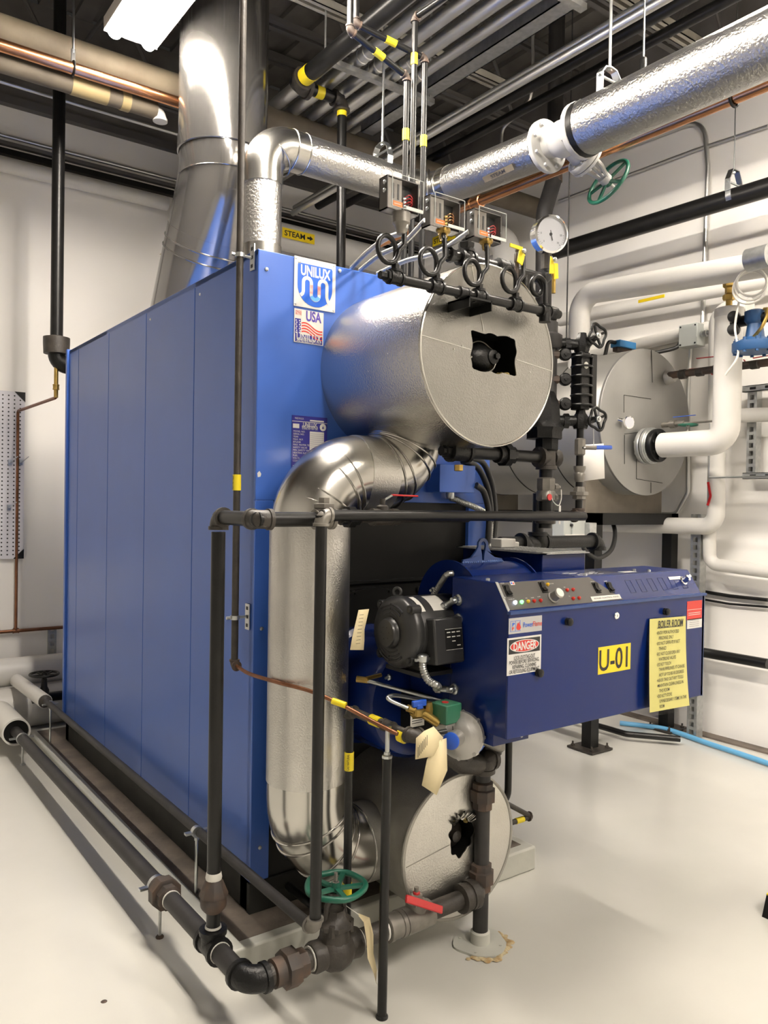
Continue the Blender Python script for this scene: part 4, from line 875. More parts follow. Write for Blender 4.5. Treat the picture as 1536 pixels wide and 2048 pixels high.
mb = MB(); mb.bar(oy(812, 1797, ry-.06), oy(884, 1820, ry-.06), .024, .010, up=V((0, -1, .5))); mb.lathe((.365, ry, .262), Z, [(.013, 0), (.013, .014)], 6); obj('lever', mb, 'red', bv, label='red coated lever', bevel=.003)
# green wheel gate valve
vx = .05; gv = thing('gate_valve', 'rusty iron gate valve with a green handwheel in the low front pipe', 'valve', (vx, ry, .12))
mb = MB(); mb.lathe((vx-.085, ry, rz), X, [(r2+.012, 0), (r2+.016, .01), (r2+.014, .04), (.055, .055), (.062, .085), (.055, .115), (r2+.014, .13), (r2+.016, .16), (r2+.012, .17)], 20)
mb.lathe((vx, ry, rz), Z, [(.052, 0), (.048, .05), (.044, .075)], 20); mb.lathe((vx, ry, rz+.075), Z, [(.056, 0), (.058, .004), (.058, .014), (.05, .018), (.036, .03), (.028, .05)], 8)
for a in (-1, 1): mb.sweep([(vx+a*.034, ry, rz+.09), (vx+a*.030, ry, rz+.14), (vx+a*.016, ry, rz+.175)], .009, 8)
for a in range(4): mb.lathe((vx+.048*math.cos(a*PI/2+.8), ry+.048*math.sin(a*PI/2+.8), rz+.062), Z, [(.010, 0), (.010, .034)], 6)
mb.lathe((vx, ry, rz+.16), Z, [(.02, 0), (.02, .018), (.008, .02), (.008, .05)], 12); obj('body', mb, 'fitting', gv)
wheel(gv, V((vx, ry, rz+.195)), Z, .088, .0095, 5, 'green', .16, wave=.025)
mb = MB(); mb.lathe((vx, ry, rz+.19), Z, [(.012, 0), (.012, .018), (.006, .02), (.006, .045)], 6); obj('stem_nut', mb, 'greyfit', gv)
mb = MB(); pts = [(0, 0), (.024, -.02), (.03, -.07), (.026, -.12), (.038, -.17), (.036, -.20)]
c = V((vx+.055, ry-.05, rz+.11)); q = []
for i, (a, b) in enumerate(pts): wdt = (.008, .03, .034, .03, .02, .004)[i]; q.append((c+V((a-wdt/2, -.01*i, b)), c+V((a+wdt/2, -.01*i+.012, b))))
for i in range(len(q)-1): mb.add([q[i][0], q[i][1], q[i+1][1], q[i+1][0]], [(0, 1, 2, 3)])
tg_ = obj('paper_tag', mb, 'manila', label='curled paper tag hanging from the green wheel valve', cat='tag'); obj('tag_string', MB().cyl(c, V((vx+.03, ry, rz+.13)), .0012, 6), 'offwhite', tg_)
# ---- riser from floor tee to cross run
rx, ryy = sxp, -.235; rv = .0215
vt = thing('drain_riser', 'black pipe rising from the floor tee to the front cross pipe', 'pipe', (rx, ryy, .2))
obj('riser_pipe', MB().cyl((rx, ryy, .2), (rx, ryy, 1.45), rv, 18), 'pipe', vt)
mb = MB(); mb.lathe((rx, ryy, .285), Z, [(rv+.004, 0), (.036, .012), (.040, .02), (.040, .045), (.036, .055)], 20); mb.lathe((rx, ryy, .335), Z, [(.044, 0), (.044, .006), (.038, .02), (.028, .045), (.024, .05)], 8); obj('union', mb, 'rust', vt)
mb = MB(); mb.lathe((rx, ryy, .385), Z, [(rv+.003, 0), (rv+.004, .006), (rv+.001, .022)], 14); mb.lathe((rx, ryy, .236), Z, [(rv+.004, 0), (rv+.003, .006)], 16); obj('pipe_dope', mb, 'offwhite', vt)
hz_ = 1.495; hy_ = -.495
mb = MB(); elbow(mb, (rx, ryy-.0, hz_), -Z, -Y, rv, 1.8); obj('elbow', mb, 'fitting', vt)
obj('short_pipe', MB().cyl((rx, ryy, hz_), (rx, hy_, hz_), rv, 16), 'pipe', vt)
mb = MB(); elbow(mb, (rx, hy_, hz_), Y, X, rv, 1.9); obj('elbow', mb, 'fitting', vt)
tx_ = -.035
obj('cross_pipe', MB().cyl((rx, hy_, hz_), (tx_, hy_, hz_), rv, 16), 'pipe', vt)
mb = MB(); tee(mb, (tx_+.01, hy_, hz_), X, Z, .021, 1.5); mb.lathe((tx_+.01, hy_, hz_+.03), Z, [(.026, 0), (.034, .004), (.034, .016), (.018, .018), (.018, .034)], 6); obj('tee', mb, 'greyfit', vt)
mb = MB(); mb.lathe((tx_+.01, hy_, hz_+.03), Z, [(.016, .01), (.016, .034)], 4); obj('plug', mb, 'fitting', vt)
# front fine run
yb_ = -.555; xe = 1.065
fr_ = thing('cross_pipe_run', 'long thin black pipe crossing in front of the boiler below the upper drum', 'pipe', (.5, yb_, 1.49))
xd = -.07; rr_ = .0168
pz0 = oy(700, 1033, yb_).z; pz1 = oy(1140, 1031, yb_).z; pz_ = (pz0+pz1)/2
obj('pipe', MB().cyl((xd, yb_, pz_), (xe, yb_, pz_), rr_, 18), 'pipe', fr_)
mb = MB(); elbow(mb, (xd, yb_, pz_), X, -Z, rr_, 1.8); obj('elbow', mb, 'greyfit', fr_)
obj('drop_pipe', MB().cyl((xd, yb_, pz_), (xd, yb_, .335), rr_, 18), 'pipe', fr_)
mb = MB(); elbow(mb, (xd, yb_, .322), Z, V((-.1, 1, 0)), rr_, 1.9); obj('elbow', mb, 'greyfit', fr_)
sp = thing('side_drain_pipe', 'thin dusty pipe running along the foot of the blue boiler side', 'pipe', (-.1, 1, .3))
obj('pipe', MB().cyl((xd-.005, yb_+.02, .322), (-.10, 2.62, .330), .0168, 16), 'pipe_dusty', sp)
for k, yy in enumerate((.252, 2.42)):
    t = thing('pipe_stand', ['zinc rod stand on the pad under the thin side pipe near the front', 'zinc rod stand on the pad under the thin side pipe at the far corner'][k], 'pipe stand', (-.09, yy, .1), 'rod stands under the floor pipes')
    obj('rod', MB().cyl((-.09, yy, .1), (-.09, yy, .31), .006, 8), 'zinc', t)
    mb = MB(); wrap(mb, (-.09, yy, .326), Y, .021, .02); mb.box((-.135, yy-.01, .322), (-.11, yy+.01, .33)); mb.box((-.07, yy-.01, .322), (-.045, yy+.01, .33)); mb.lathe((-.09, yy, .295), Z, [(.009, 0), (.009, .014)], 8); obj('clamp', mb, 'zinc', t)
# valves in behind the run (ball valve with red lever + union)
vy = -.41; vt2 = thing('ball_valve', 'dark ball valve with a red lever beside a union behind the front cross pipe', 'valve', (.2, vy, 1.49)); z_ = 1.50
mb = MB(); mb.cyl((.0, vy, z_), (.62, vy, z_), .018, 14); coupling(mb, (.25, vy, z_), X, .02, .09, 1.4); mb.lathe((.25, vy, z_), Z, [(.02, 0), (.02, .035), (.01, .04), (.01, .06)], 12); mb.cyl((.21, vy, z_), (.31, vy, z_), .027, 16)
mb.cyl((0, hy_, hz_), (0, vy, z_), .018, 12); obj('body', mb, 'fitting', vt2)
mb = MB(); union(mb, (.125, vy, z_), X, .019); obj('union', mb, 'castblack', vt2)
mb = MB(); mb.bar((.255, vy, 1.555), (.285, vy-.005, 1.572), .016, .003); obj('lever_shank', mb, 'zinc', vt2)
mb = MB(); mb.bar((.283, vy-.005, 1.572), (.37, vy-.03, 1.570), .018, .006); obj('lever', mb, 'red', vt2, label='red dipped lever grip', bevel=.002)
# ================================================================== WATER COLUMN
wx, wy_ = 1.005, -.42
wc = thing('water_column', 'black cast water column with try cocks right of the upper drum', 'water column', (wx, wy_, 1.7))
zt = oy(1095, 645, wy_).z; zm = oy(1090, 800, wy_).z; zb = oy(1088, 878, wy_).z
mb = MB(); mb.cyl((wx, wy_, zm-.02), (wx, wy_, zt), .034, 18); mb.lathe((wx, wy_, zt-.10), Z, [(.045, 0), (.052, .01), (.052, .05), (.036, .06)], 18); mb.lathe((wx, wy_, zt-.01), Z, [(.03, 0), (.03, .03), (.02, .032), (.02, .055)], 8)
mb.cyl((wx, wy_, zt-.05), (.86, wy_+.05, zt-.05), .024, 14)
obj('column_pipe', mb, 'pipe_dusty', wc)
mb = MB(); mb.lathe((wx-.015, wy_, zb), Z, [(.04, 0), (.07, .0), (.07, .025), (.078, .04), (.07, .05), (.062, .07), (.058, (zm-zb)-.02), (.045, (zm-zb)+.01), (.036, (zm-zb)+.03)], 8); mb.lathe((wx, wy_, zb-.045), Z, [(.04, 0), (.045, .005), (.045, .045)], 8); obj('float_chamber', mb, 'castblack', wc)
mb = MB()
kn = MB()
for (u, v) in ((1130, 709), (1130, 759), (1130, 808)):
    q = oy(u, v, wy_-.05); mb.cyl((wx-.01, wy_, q.z-.003), q, .009, 12); mb.lathe(V((wx, wy_-.02, q.z)), q-V((wx, wy_-.02, q.z)), [(.016, 0), (.016, .022), (.011, .03)], 6)
    kn.lathe(q, V((-.45, -.9, 0)), [(.012, -.018), (.022, -.012), (.0245, -.004), (.0245, .006), (.020, .011), (.007, .012), (.007, .016)], 20)
obj('try_cock', mb, 'rust', wc); obj('try_cock_knob', kn, 'castblack', wc)
# lower drain leg
mb = MB(); zt1 = oy(1088, 915, wy_).z
mb.cyl((wx, wy_, zb), (wx, wy_, 1.46), .026, 16); obj('drain_leg', mb, 'pipe', wc)
mb = MB(); tee(mb, (wx, wy_, zt1), Z, -X, .028, 1.6); mb.lathe((wx+.03, wy_, zt1), X, [(.03, 0), (.036, .01), (.036, .025), (.02, .03)], 14); coupling(mb, (wx, wy_, 1.50), Z, .03, .05, 1.3); obj('tee', mb, 'fitting', wc)
mb = MB(); mb.lathe((wx, wy_, zt1-.165), Z, [(.028, 0), (.038, .006), (.038, .035), (.034, .04), (.036, .05), (.036, .085), (.028, .09)], 8); mb.lathe((wx+.03, wy_-.01, zt1-.11), X, [(.014, 0), (.014, .02), (.006, .024), (.006, .036)], 8); mb.lathe((wx+.03, wy_-.01, zt1-.15), X, [(.016, 0), (.016, .014), (.006, .024)], 8); obj('valve_body', mb, 'brass' if False else 'greyfit', wc)
xl_ = .535
mb = MB(); mb.cyl((wx, wy_, zt1), (xl_, wy_, zt1), .022, 16); obj('equalising_pipe', mb, 'pipe', wc)
mb = MB(); tee(mb, (xl_+.03, wy_, zt1), X, Z, .026, 1.7); mb.lathe((xl_-.015, wy_, zt1), -X, [(.024, 0), (.024, .02), (.018, .022), (.018, .035)], 8); obj('tee', mb, 'castblack', wc)
mb = MB(); union(mb, (.79, wy_, zt1), X, .023); obj('union', mb, 'castblack', wc)
t = obj('brass_plug', MB().lathe((xl_+.03, wy_, zt1-.045), -Z, [(.016, 0), (.016, .02), (.010, .022)], 6), 'brass', wc)
mb = MB(); mb.lathe((wx-.045, wy_-.06, zt1-.15), -Y, [(.012, -.002), (.012, .002)], 16); obj('red_disc', mb, 'red', label='small round red tag hanging on the column drain valve', cat='tag')
lp = [V((wx-.035, wy_-.05, zt1-.125)), V((wx-.02, wy_-.055, zt1-.165)), V((wx+.01, wy_-.055, zt1-.18)), V((wx+.03, wy_-.05, zt1-.155)), V((wx+.035, wy_-.045, zt1-.12))]
mb = MB(); mb.sweep(spline(lp), .0022, 6); mb.box((wx+.012, wy_-.057, zt1-.25), (wx+.022, wy_-.054, zt1-.18)); obj('valve_tag_wire', mb, 'offwhite', label='white wire tie with a narrow tag on the column drain valve', cat='tag')
# gauge glass
gx, gy = 1.11, -.5; gg = thing('gauge_glass', 'black ribbed water level gauge between two small black handwheels', 'gauge', (gx, gy, 1.8))
zt2 = oy(1162, 690, gy).z; zb2 = oy(1160, 842, gy).z; za = oy(1168, 706, gy).z; zc_ = oy(1160, 820, gy).z
mb = MB(); mb.box((gx-.035, gy-.022, zc_), (gx+.015, gy+.03, za)); obj('gauge_body', mb, 'castblack', gg, bevel=.004)
mb = MB(); mb.box((gx+.017, gy-.03, zc_+.01), (gx+.045, gy+.02, za-.005)); obj('front_frame', mb, 'black', gg, bevel=.003)
mb = MB(); n = 6
for k in range(n):
    z = zc_+(za-zc_)*(k+.5)/n; mb.torus((gx-.008, gy, z), Z, .038, .0045, 24, 6)
    mb.lathe((gx+.045, gy-.005, z), X, [(.007, 0), (.007, .008), (.004, .01)], 6)
obj('u_bolts', mb, 'castblack', gg)
q = oy(1169, 729, gy-.03); obj('round_label', MB().lathe((gx-.01, gy-.022, q.z), -Y, [(.013, 0), (.013, .0015)], 16), 'offwhite', gg)
for k, zz in enumerate((zt2, zb2)):
    mb = MB(); mb.sweep([(wx, wy_, zz+(.0 if k else .01)), (gx-.03, gy+.01, zz), (gx+.02, gy, zz)], .020, 14); mb.lathe((gx-.01, gy, zz-.03), Z, [(.026, 0), (.03, .01), (.03, .045), (.02, .06), (.016, .075)], 8)
    mb.lathe(V((gx-.05, gy+.035, zz)), V((1, -.75, 0)), [(.024, -.012), (.028, -.01), (.028, .01), (.024, .012)], 6)
    obj('gauge_cock', mb, 'castblack', gg)
    wc_ = oy(1195, (671, 838)[k], gy-.045); mbx = MB(); mbx.sweep([(gx+.01, gy, zz), wc_], [.017, .010], 12); obj('stem', mbx, 'castblack', gg)
    wheel(gg, wc_, V((-.12, -1, .0)), .040, .0055, 4, 'castblack', .24, wave=.12); obj('wheel_hub', MB().lathe(wc_, V((-.12, -1, 0)), [(.012, 0), (.012, .008), (.006, .01), (.006, .014)], 8), 'zinc', gg)
mb = MB(); mb.cyl((gx-.01, gy, 1.50), (gx-.01, gy, zb2-.02), .014, 14)
zq = oy(1157, 895, gy).z; zu1 = oy(1157, 1000, gy).z
gd = thing('gauge_drain_line', 'narrow pipe with a small blue lever valve below the level gauge', 'pipe', (gx-.01, gy, 1.5)); obj('pipe', mb, 'pipe', gd)
mb = MB(); mb.lathe((gx-.01, gy, zq-.03), Z, [(.016, 0), (.021, .005), (.021, .06), (.016, .065)], 8); mb.lathe((gx-.01, gy-.015, zq), V((1, -.6, 0)), [(.009, 0), (.009, .05)], 8); mb.lathe((gx-.01, gy, zq-.13), Z, [(.016, 0), (.021, .012), (.022, .03), (.018, .036), (.023, .05), (.023, .06)], 12); mb.lathe((gx-.01, gy, zu1), Z, [(.017, 0), (.026, .004), (.026, .016), (.036, .018), (.036, .03), (.024, .032), (.020, .05)], 8); obj('valve_body', mb, 'greyfit', gd)
p = oy(1180, 895, gy-.02); q = oy(1222, 895, gy-.02); mb = MB(); mb.bar(oy(1165, 895, gy-.02), oy(1190, 895, gy-.02), .012, .005); obj('lever_shank', mb, 'zinc', gd); mb = MB(); mb.bar(oy(1189, 895, gy-.02), oy(1222, 895, gy-.02), .018, .016); obj('lever_grip', mb, 'bluehandle', gd, label='blue plastic grip', bevel=.005)
mb = MB(); elbow(mb, (gx-.01, gy, pz_), Z, -X, .017, 1.7); mb.cyl((gx-.01, gy, pz_), (xe-.02, yb_+.03, pz_), .018, 12); obj('elbow', mb, 'rust', gd)
# papers hanging behind
a = oy(1163, 890, -.36); b = oy(1207, 887, -.36); c = oy(1209, 957, -.36); d = oy(1168, 962, -.36)
mb = MB(); mb.quad(a, b, c, d); o_ = obj('paper_sheet', mb, 'lightpaper', label='white paper sheet hanging behind the blue lever valve', cat='paper'); obj('hanging_wire', MB().cyl(a.lerp(b, .55)-Z*.01, oy(1187, 846, gy-.02), .0015, 6), 'zinc', o_); sol = o_.modifiers.new('s', 'SOLIDIFY'); sol.thickness = .001
# ================================================================== SIPHON HEADER + SWITCHES
hy2 = -.655; pl_ = oy(768, 553, hy2); pr_ = oy(1122, 629, hy2); hzz = (pl_.z+pr_.z)/2
hd = thing('siphon_header', 'black pipe header with pigtail siphons across the top of the drum face', 'pipe header', (.42, hy2, hzz))
obj('header_pipe', MB().cyl((pl_.x+.01, hy2, hzz), (pr_.x-.01, hy2, hzz), .0145, 18), 'pipe', hd)
taps = [oy(u, 570, hy2).x for u in (790, 872, 958, 1031, 1091)]
mb = MB()
for x in taps: tee(mb, (x, hy2, hzz), X, Z, .0148, 1.55)
mb.lathe((taps[0]-.02, hy2, hzz), -X, [(.019, 0), (.019, .012), (.012, .014), (.012, .034)], 6); mb.lathe((taps[4]+.02, hy2, hzz), X, [(.02, 0), (.022, .005), (.022, .03), (.014, .034), (.014, .045)], 12); mb.cyl((taps[4], hy2, hzz-.0), (taps[4], hy2, hzz-.035), .02, 12)
coupling(mb, ((taps[1]+taps[2])/2+.02, hy2, hzz), X, .015, .04, 1.35)
obj('tee_fittings', mb, 'castblack', hd)
def pigtail(root, x, y, z0, u_c, v_c, ztop, y2=None):
    """vertical leg from the header, one full loop, up to the instrument"""
    c = oy(u_c, v_c, y); R = .034; mb = MB()
    z1 = c.z
    pts = [V((x, y, z0)), V((x, y, z1))]
    xc = x-R*.98
    for k in range(1, 19): a = 2*PI*k/18*1.0; pts.append(V((xc+R*math.cos(a), y-.014*k/18, z1+R*1.15*math.sin(a))))
    xe_ = x+.020
    pts += [V((xe_-.002, y-.016, z1+.02)), V((xe_, y-.014, z1+.05)), V((xe_, y-.012, ztop))]
    mb.sweep(pts, .0075, 10); mb.lathe((x, y, z0), Z, [(.013, 0), (.013, .018), (.009, .02)], 6)
    obj('pigtail_siphon', mb, 'pipe', root); return xe_, y-.012
sw = []
tops = []
for k, (uc, vc) in enumerate(((782, 502), (866, 527), (948, 547))):
    zt_top = oy((808, 879, 966)[k], (440, 478, 495)[k], hy2).z
    tops.append(pigtail(hd, taps[k], hy2, hzz+.02, uc, vc, zt_top)+(zt_top,))
tops.append(pigtail(hd, taps[3], hy2, hzz+.02, 1021, 562, oy(1033, 500, hy2).z)+(oy(1033, 500, hy2).z,))
c = oy(1086, 572, hy2); mb = MB(); x = taps[4]; R = .03
mb.sweep([V((x, hy2, hzz+.02)), V((x, hy2, c.z))]+[V((x-R*.95+R*math.cos(2*PI*k/18), hy2+.018*k/18, c.z+R*math.sin(2*PI*k/18))) for k in range(1, 24)], .0075, 10); obj('pigtail_siphon', mb, 'pipe', hd)
# pressure switch boxes:   pixel corners of the clear front cover (TL, TR, BR, BL)
def pswitch(lab, tl, tr, br_, bl_, back_u, yc, k):
    A = oy(*tl, yc); B = oy(*tr, yc)
    # box turned about z: find direction so the right edge matches height
    hL = (bl_[1]-tl[1]); w_ = .115; H_ = .118
    ang = 0
    r = V((math.cos(math.radians(ang)), math.sin(math.radians(ang)), 0))
    c = (oy((tl[0]+br_[0]+tr[0]+bl_[0])/4, (tl[1]+br_[1]+tr[1]+bl_[1])/4, yc))
    sc_ = (A-oy(*bl_, yc)).length
    H_ = sc_; W_ = (B.x-A.x)
    fr = frame(c, r, Z)
    t = thing('pressure_switch', lab, 'pressure switch', c-Z*H_/2, 'pressure switches above the drum'); a, b = W_/2, H_/2; dp = H_*.62
    mb = MB(); mb.box((-a, -b, -dp), (a, b, -dp+.003), fr); mb.box((-a, -b, -dp), (-a+.003, b, -.018), fr); mb.box((a-.003, -b, -dp), (a, b, -.018), fr); mb.box((-a, -b, -dp), (a, -b+.003, -.018), fr); mb.box((-a, b-.003, -dp), (a, b, -.018), fr); obj('case', mb, 'steel_grey', t)
    mb = MB(); mb.box((-a+.004, -b+.004, -.028), (-a*.05, b-.004, -.022), fr); obj('scale_plate', mb, 'greyfit', t)
    mb = MB(); 
    for xx in (-.62, -.28): mb.box((xx*a-.003, -.3*b, -.0218), (xx*a+.003, .62*b, -.0205), fr)
    for q in range(10): mb.box((-.56*a, (-.25+.09*q)*b, -.0218), (-.48*a, (-.235+.09*q)*b, -.0214), fr)
    obj('scale_slots', mb, 'ink', t)
    mb = MB(); mb.box((-.05*a, -b+.006, -dp+.004), (a-.006, b-.006, -dp+.012), fr); obj('back_board', mb, 'black', t)
    mb = MB(); cols = ('copper', 'red', 'cable')
    for q in range(3): mb.sweep(spline([fr @ V((.1*a, (-.1-.22*q)*b, -.03)), fr @ V((.35*a, (.1-.2*q)*b, -.016)), fr @ V((.6*a, (-.05-.16*q)*b, -.02)), fr @ V((.45*a, (-.3-.14*q)*b, -.03))]), .0014, 6)
    obj('internal_wire', mb, 'red' if k != 1 else 'copper', t)
    mb = MB()
    for q in range(3): mb.lathe(fr @ V((.2*a, (-.1-.22*q)*b, -.034)), fr.to_3x3() @ V((0, 0, 1)), [(.006, 0), (.006, .008), (.003, .01)], 8)
    obj('terminal_screw', mb, 'zinc' if k != 1 else 'brass', t)
    mb = MB(); mb.box((-a, -b, -.018), (a, b, .004), fr); obj('clear_cover', mb, 'glass', t, bevel=.003)
    mb = MB()
    for e in ((-a, -b, -a+.002, b), (a-.002, -b, a, b), (-a, b-.002, a, b), (-a, -b, a, -b+.002)): mb.box((e[0], e[1], .0035), (e[2], e[3], .0048), fr)
    obj('cover_edge', mb, 'boxgrey', t)
    mb = MB(); mb.box((-.1*a, -.98*b, .004), (.98*a, -.78*b, .0046), fr); obj('white_strip', mb, 'offwhite', t)
    mb = MB(); mb.box((-.92*a, -.98*b, .004), (-.35*a, -.68*b, .005), fr); ol = obj('orange_label', mb, 'orange', t)
    mb = MB(); mb.box((-.85*a, -.84*b, .005), (-.45*a, -.81*b, .0053), fr); obj('lettering', mb, 'offwhite', ol)
    mb = MB(); bc = fr @ V((0, -b, -dp*.45)); mb.lathe(bc, -Z, [(.022, -.002), (.022, .006), (.016, .012)], 20)
    if k == 0: mb.lathe(bc, -Z, [(.026, 0), (.026, .03), (.02, .036), (.015, .05), (.012, .06)], 12)
    else: mb.lathe(bc, -Z, [(.014, 0), (.014, .02), (.010, .03)], 6)
    obj('bottom_fitting', mb, 'greyfit' if k == 0 else 'brass', t)
    mb = MB()
    for s_ in (.6, .1): mb.lathe(fr @ V((-a, s_*b, -dp*.5)), fr.to_3x3() @ V((-1, 0, 0)), [(.006, 0), (.006, .004), (.003, .006)], 8)
    obj('side_screw', mb, 'zinc', t)
    mb = MB(); mb.cyl(bc-Z*.01, V((tops[k][0], tops[k][1], tops[k][2]-.01)), .0085, 12); obj('riser_stem', mb, 'pipe', t)
    return fr, a, b, dp
s1 = pswitch('clear fronted pressure switch, left and highest of the three over the drum', (784, 344), (847, 364), (845, 431), (782, 411), 760, hy2-.04, 0)
s2 = pswitch('clear fronted pressure switch with copper coils, middle of the three over the drum', (869, 385), (929, 401), (928, 464), (867, 448), 845, hy2-.01, 1)
s3 = pswitch('clear fronted pressure switch, rightmost of the three over the drum', (957, 412), (1012, 427), (1011, 486), (955, 470), 935, hy2-.01, 2)
# flexible conduits from switches to boiler top
def q3(s, x, y, z): return s[0] @ V((x*s[1], y*s[2], z))
for k, (s, pxs, lab) in enumerate(((s1, ((826, 455), (800, 480), (760, 500)), 'ribbed metal conduit from the left switch down to the boiler top edge'), (s2, ((838, 460), (790, 490), (770, 505)), 'ribbed metal conduit from the middle switch to the boiler top edge'), (s3, ((920, 485), (860, 510), (800, 530)), 'ribbed metal conduit from the right switch sloping left to the boiler top'))):
    st_ = q3(s, .25, -1.05, -.03) if k == 0 else q3(s, -.98, -.55, -.04)
    en = V(((.40, .44, .52)[k], .02, BH+.012)); pts = [st_]
    if k == 0: pts += [st_-Z*.045]
    pts += [st_.lerp(en, .3)+Z*(-.02 if k else -.015), st_.lerp(en, .65)+Z*.0, en]
    mb = MB(); flex(mb, spline(pts, 10), .0085); obj('flexible_conduit', mb, 'flex', label=lab, cat='conduit')
# back header, valve handles and gauge
by2 = -.50
bh = thing('gauge_piping', 'black pipe assembly on the drum top feeding the gauge', 'pipe assembly', (.7, by2, 2.33))
a = oy(905, 512, by2); b = oy(1092, 557, by2); za_ = (a.z+b.z)/2
mb = MB(); mb.cyl((a.x, by2, za_), (b.x, by2, za_), .018, 16); obj('pipe', mb, 'pipe', bh)
mb = MB(); tee(mb, (oy(932, 519, by2).x, by2, za_), X, Z, .020, 1.5); mb.lathe((a.x+.0, by2, za_), -X, [(.026, 0), (.026, .016), (.018, .018), (.018, .03)], 8); coupling(mb, (oy(1005, 538, by2).x, by2, za_), X, .02, .06, 1.5)
xt = oy(932, 519, by2).x; mb.lathe((xt, by2, za_+.03), Z, [(.024, 0), (.028, .01), (.028, .02), (.018, .024), (.018, .04)], 6); mb.cyl((xt, by2, za_), (xt, by2, 2.3), .016, 12)
mb.cyl((oy(1050, 548, by2).x, by2, za_), (oy(1050, 548, by2).x, by2, 2.29), .018, 12)
elbow(mb, (b.x, by2, za_), -X, Z, .020, 1.6); obj('fittings', mb, 'castblack', bh)
gc = oy(1100, 469, by2-.02); xg = b.x
mb = MB(); mb.cyl((xg, by2, za_), (xg, by2, gc.z-.06), .010, 12); mb.lathe((xg, by2, za_+.03), Z, [(.02, 0), (.02, .06), (.014, .065)], 8); obj('gauge_stem', mb, 'fitting', bh)
mb = MB(); mb.lathe((xg, by2, gc.z-.095), Z, [(.010, 0), (.014, .004), (.014, .02), (.010, .03)], 6); obj('brass_nut', mb, 'brass', bh)
ga = thing('pressure_gauge', 'round chrome rimmed pressure gauge with a white dial on a stem', 'gauge', gc-Z*.065)
gd_ = V((-.30, -.93, -.12)).normalized(); gR = .064
mb = MB(); mb.lathe(gc, gd_, [(gR*.9, -.035), (gR, -.03), (gR, .0), (gR*1.04, .002), (gR*1.04, .012), (gR*.93, .016), (gR*.93, .006), (gR*.5, .005)], 48); obj('case', mb, 'chrome', ga)
mb = MB(); mb.lathe(gc, gd_, [(gR*.92, .004), (gR*.92, .0065)], 48); obj('dial', mb, 'dialface', ga)
fr = frame(gc+gd_*.0066, gd_.cross(Z).normalized()*-1, Z)
mb = MB()
for k in range(31):
    a_ = math.radians(225-9*k); L_ = .10 if k % 5 == 0 else .05
    mb.bar(fr @ V((math.cos(a_)*gR*.84, math.sin(a_)*gR*.84, .0004)), fr @ V((math.cos(a_)*gR*(.84-L_), math.sin(a_)*gR*(.84-L_), .0004)), .0009, .0008, up=gd_)
mb.bar(fr @ V((.1*gR, -.35*gR, .0012)), fr @ V((-.16*gR, .74*gR, .0012)), .0028, .0008, up=gd_); mb.lathe(fr @ V((0, 0, 0)), gd_, [(.006, 0), (.005, .002)], 12)
for k in range(7):
    a_ = math.radians(225-45*k); mb.text(str(k*5), .009, fr @ Matrix.Translation((math.cos(a_)*gR*.62, math.sin(a_)*gR*.62, .0004)), None, .01)
obj('dial_marks', mb, 'ink', ga)
for k, (u, v, lab) in enumerate(((1034, 512, 'yellow handled small valve left of the round gauge'), (1108, 540, 'yellow handled small valve below the round gauge'))):
    c = oy(u, v, hy2+.05*(k)); t = thing('small_valve', lab, 'valve', c-Z*.05, 'yellow lever valves')
    mb = MB(); mb.cyl(c-Z*.08, c+Z*.02, .007, 10); mb.lathe(c-Z*.02, Z, [(.009, 0), (.010, .005), (.010, .025), (.008, .03)], 8); obj('body', mb, 'rust' if k == 0 else 'brass', t)
    nq = oy((1048, 1110)[k], (502, 519)[k], hy2-.03+.05*k); obj('nut', MB().ball(nq, .008, 10), 'zinc', t)
    def lv(P): b_ = MB(); yy_ = hy2-.02+.05*k; v_ = [oy(u, v, yy_) for u, v in P]; n_ = len(v_); return b_.add(v_+[q+Y*.004 for q in v_], [tuple(range(n_)), tuple(range(2*n_-1, n_-1, -1))]+[(i, n_+i, n_+(i+1) % n_, (i+1) % n_) for i in range(n_)])
    mb = lv(((1040, 498), (1051, 510), (1045, 531), (1035, 523)) if k == 0 else ((1102, 512), (1108, 520), (1108, 547), (1100, 547))); obj('lever', mb, 'yellow', t, label='yellow coated lever', bevel=.001)
    mb = lv(((1021, 486), (1046, 494), (1045, 501), (1021, 493)) if k == 0 else ((1110, 526), (1116, 527), (1117, 557), (1110, 558))); obj('lever', mb, 'yellow', t, label='yellow coated lever')
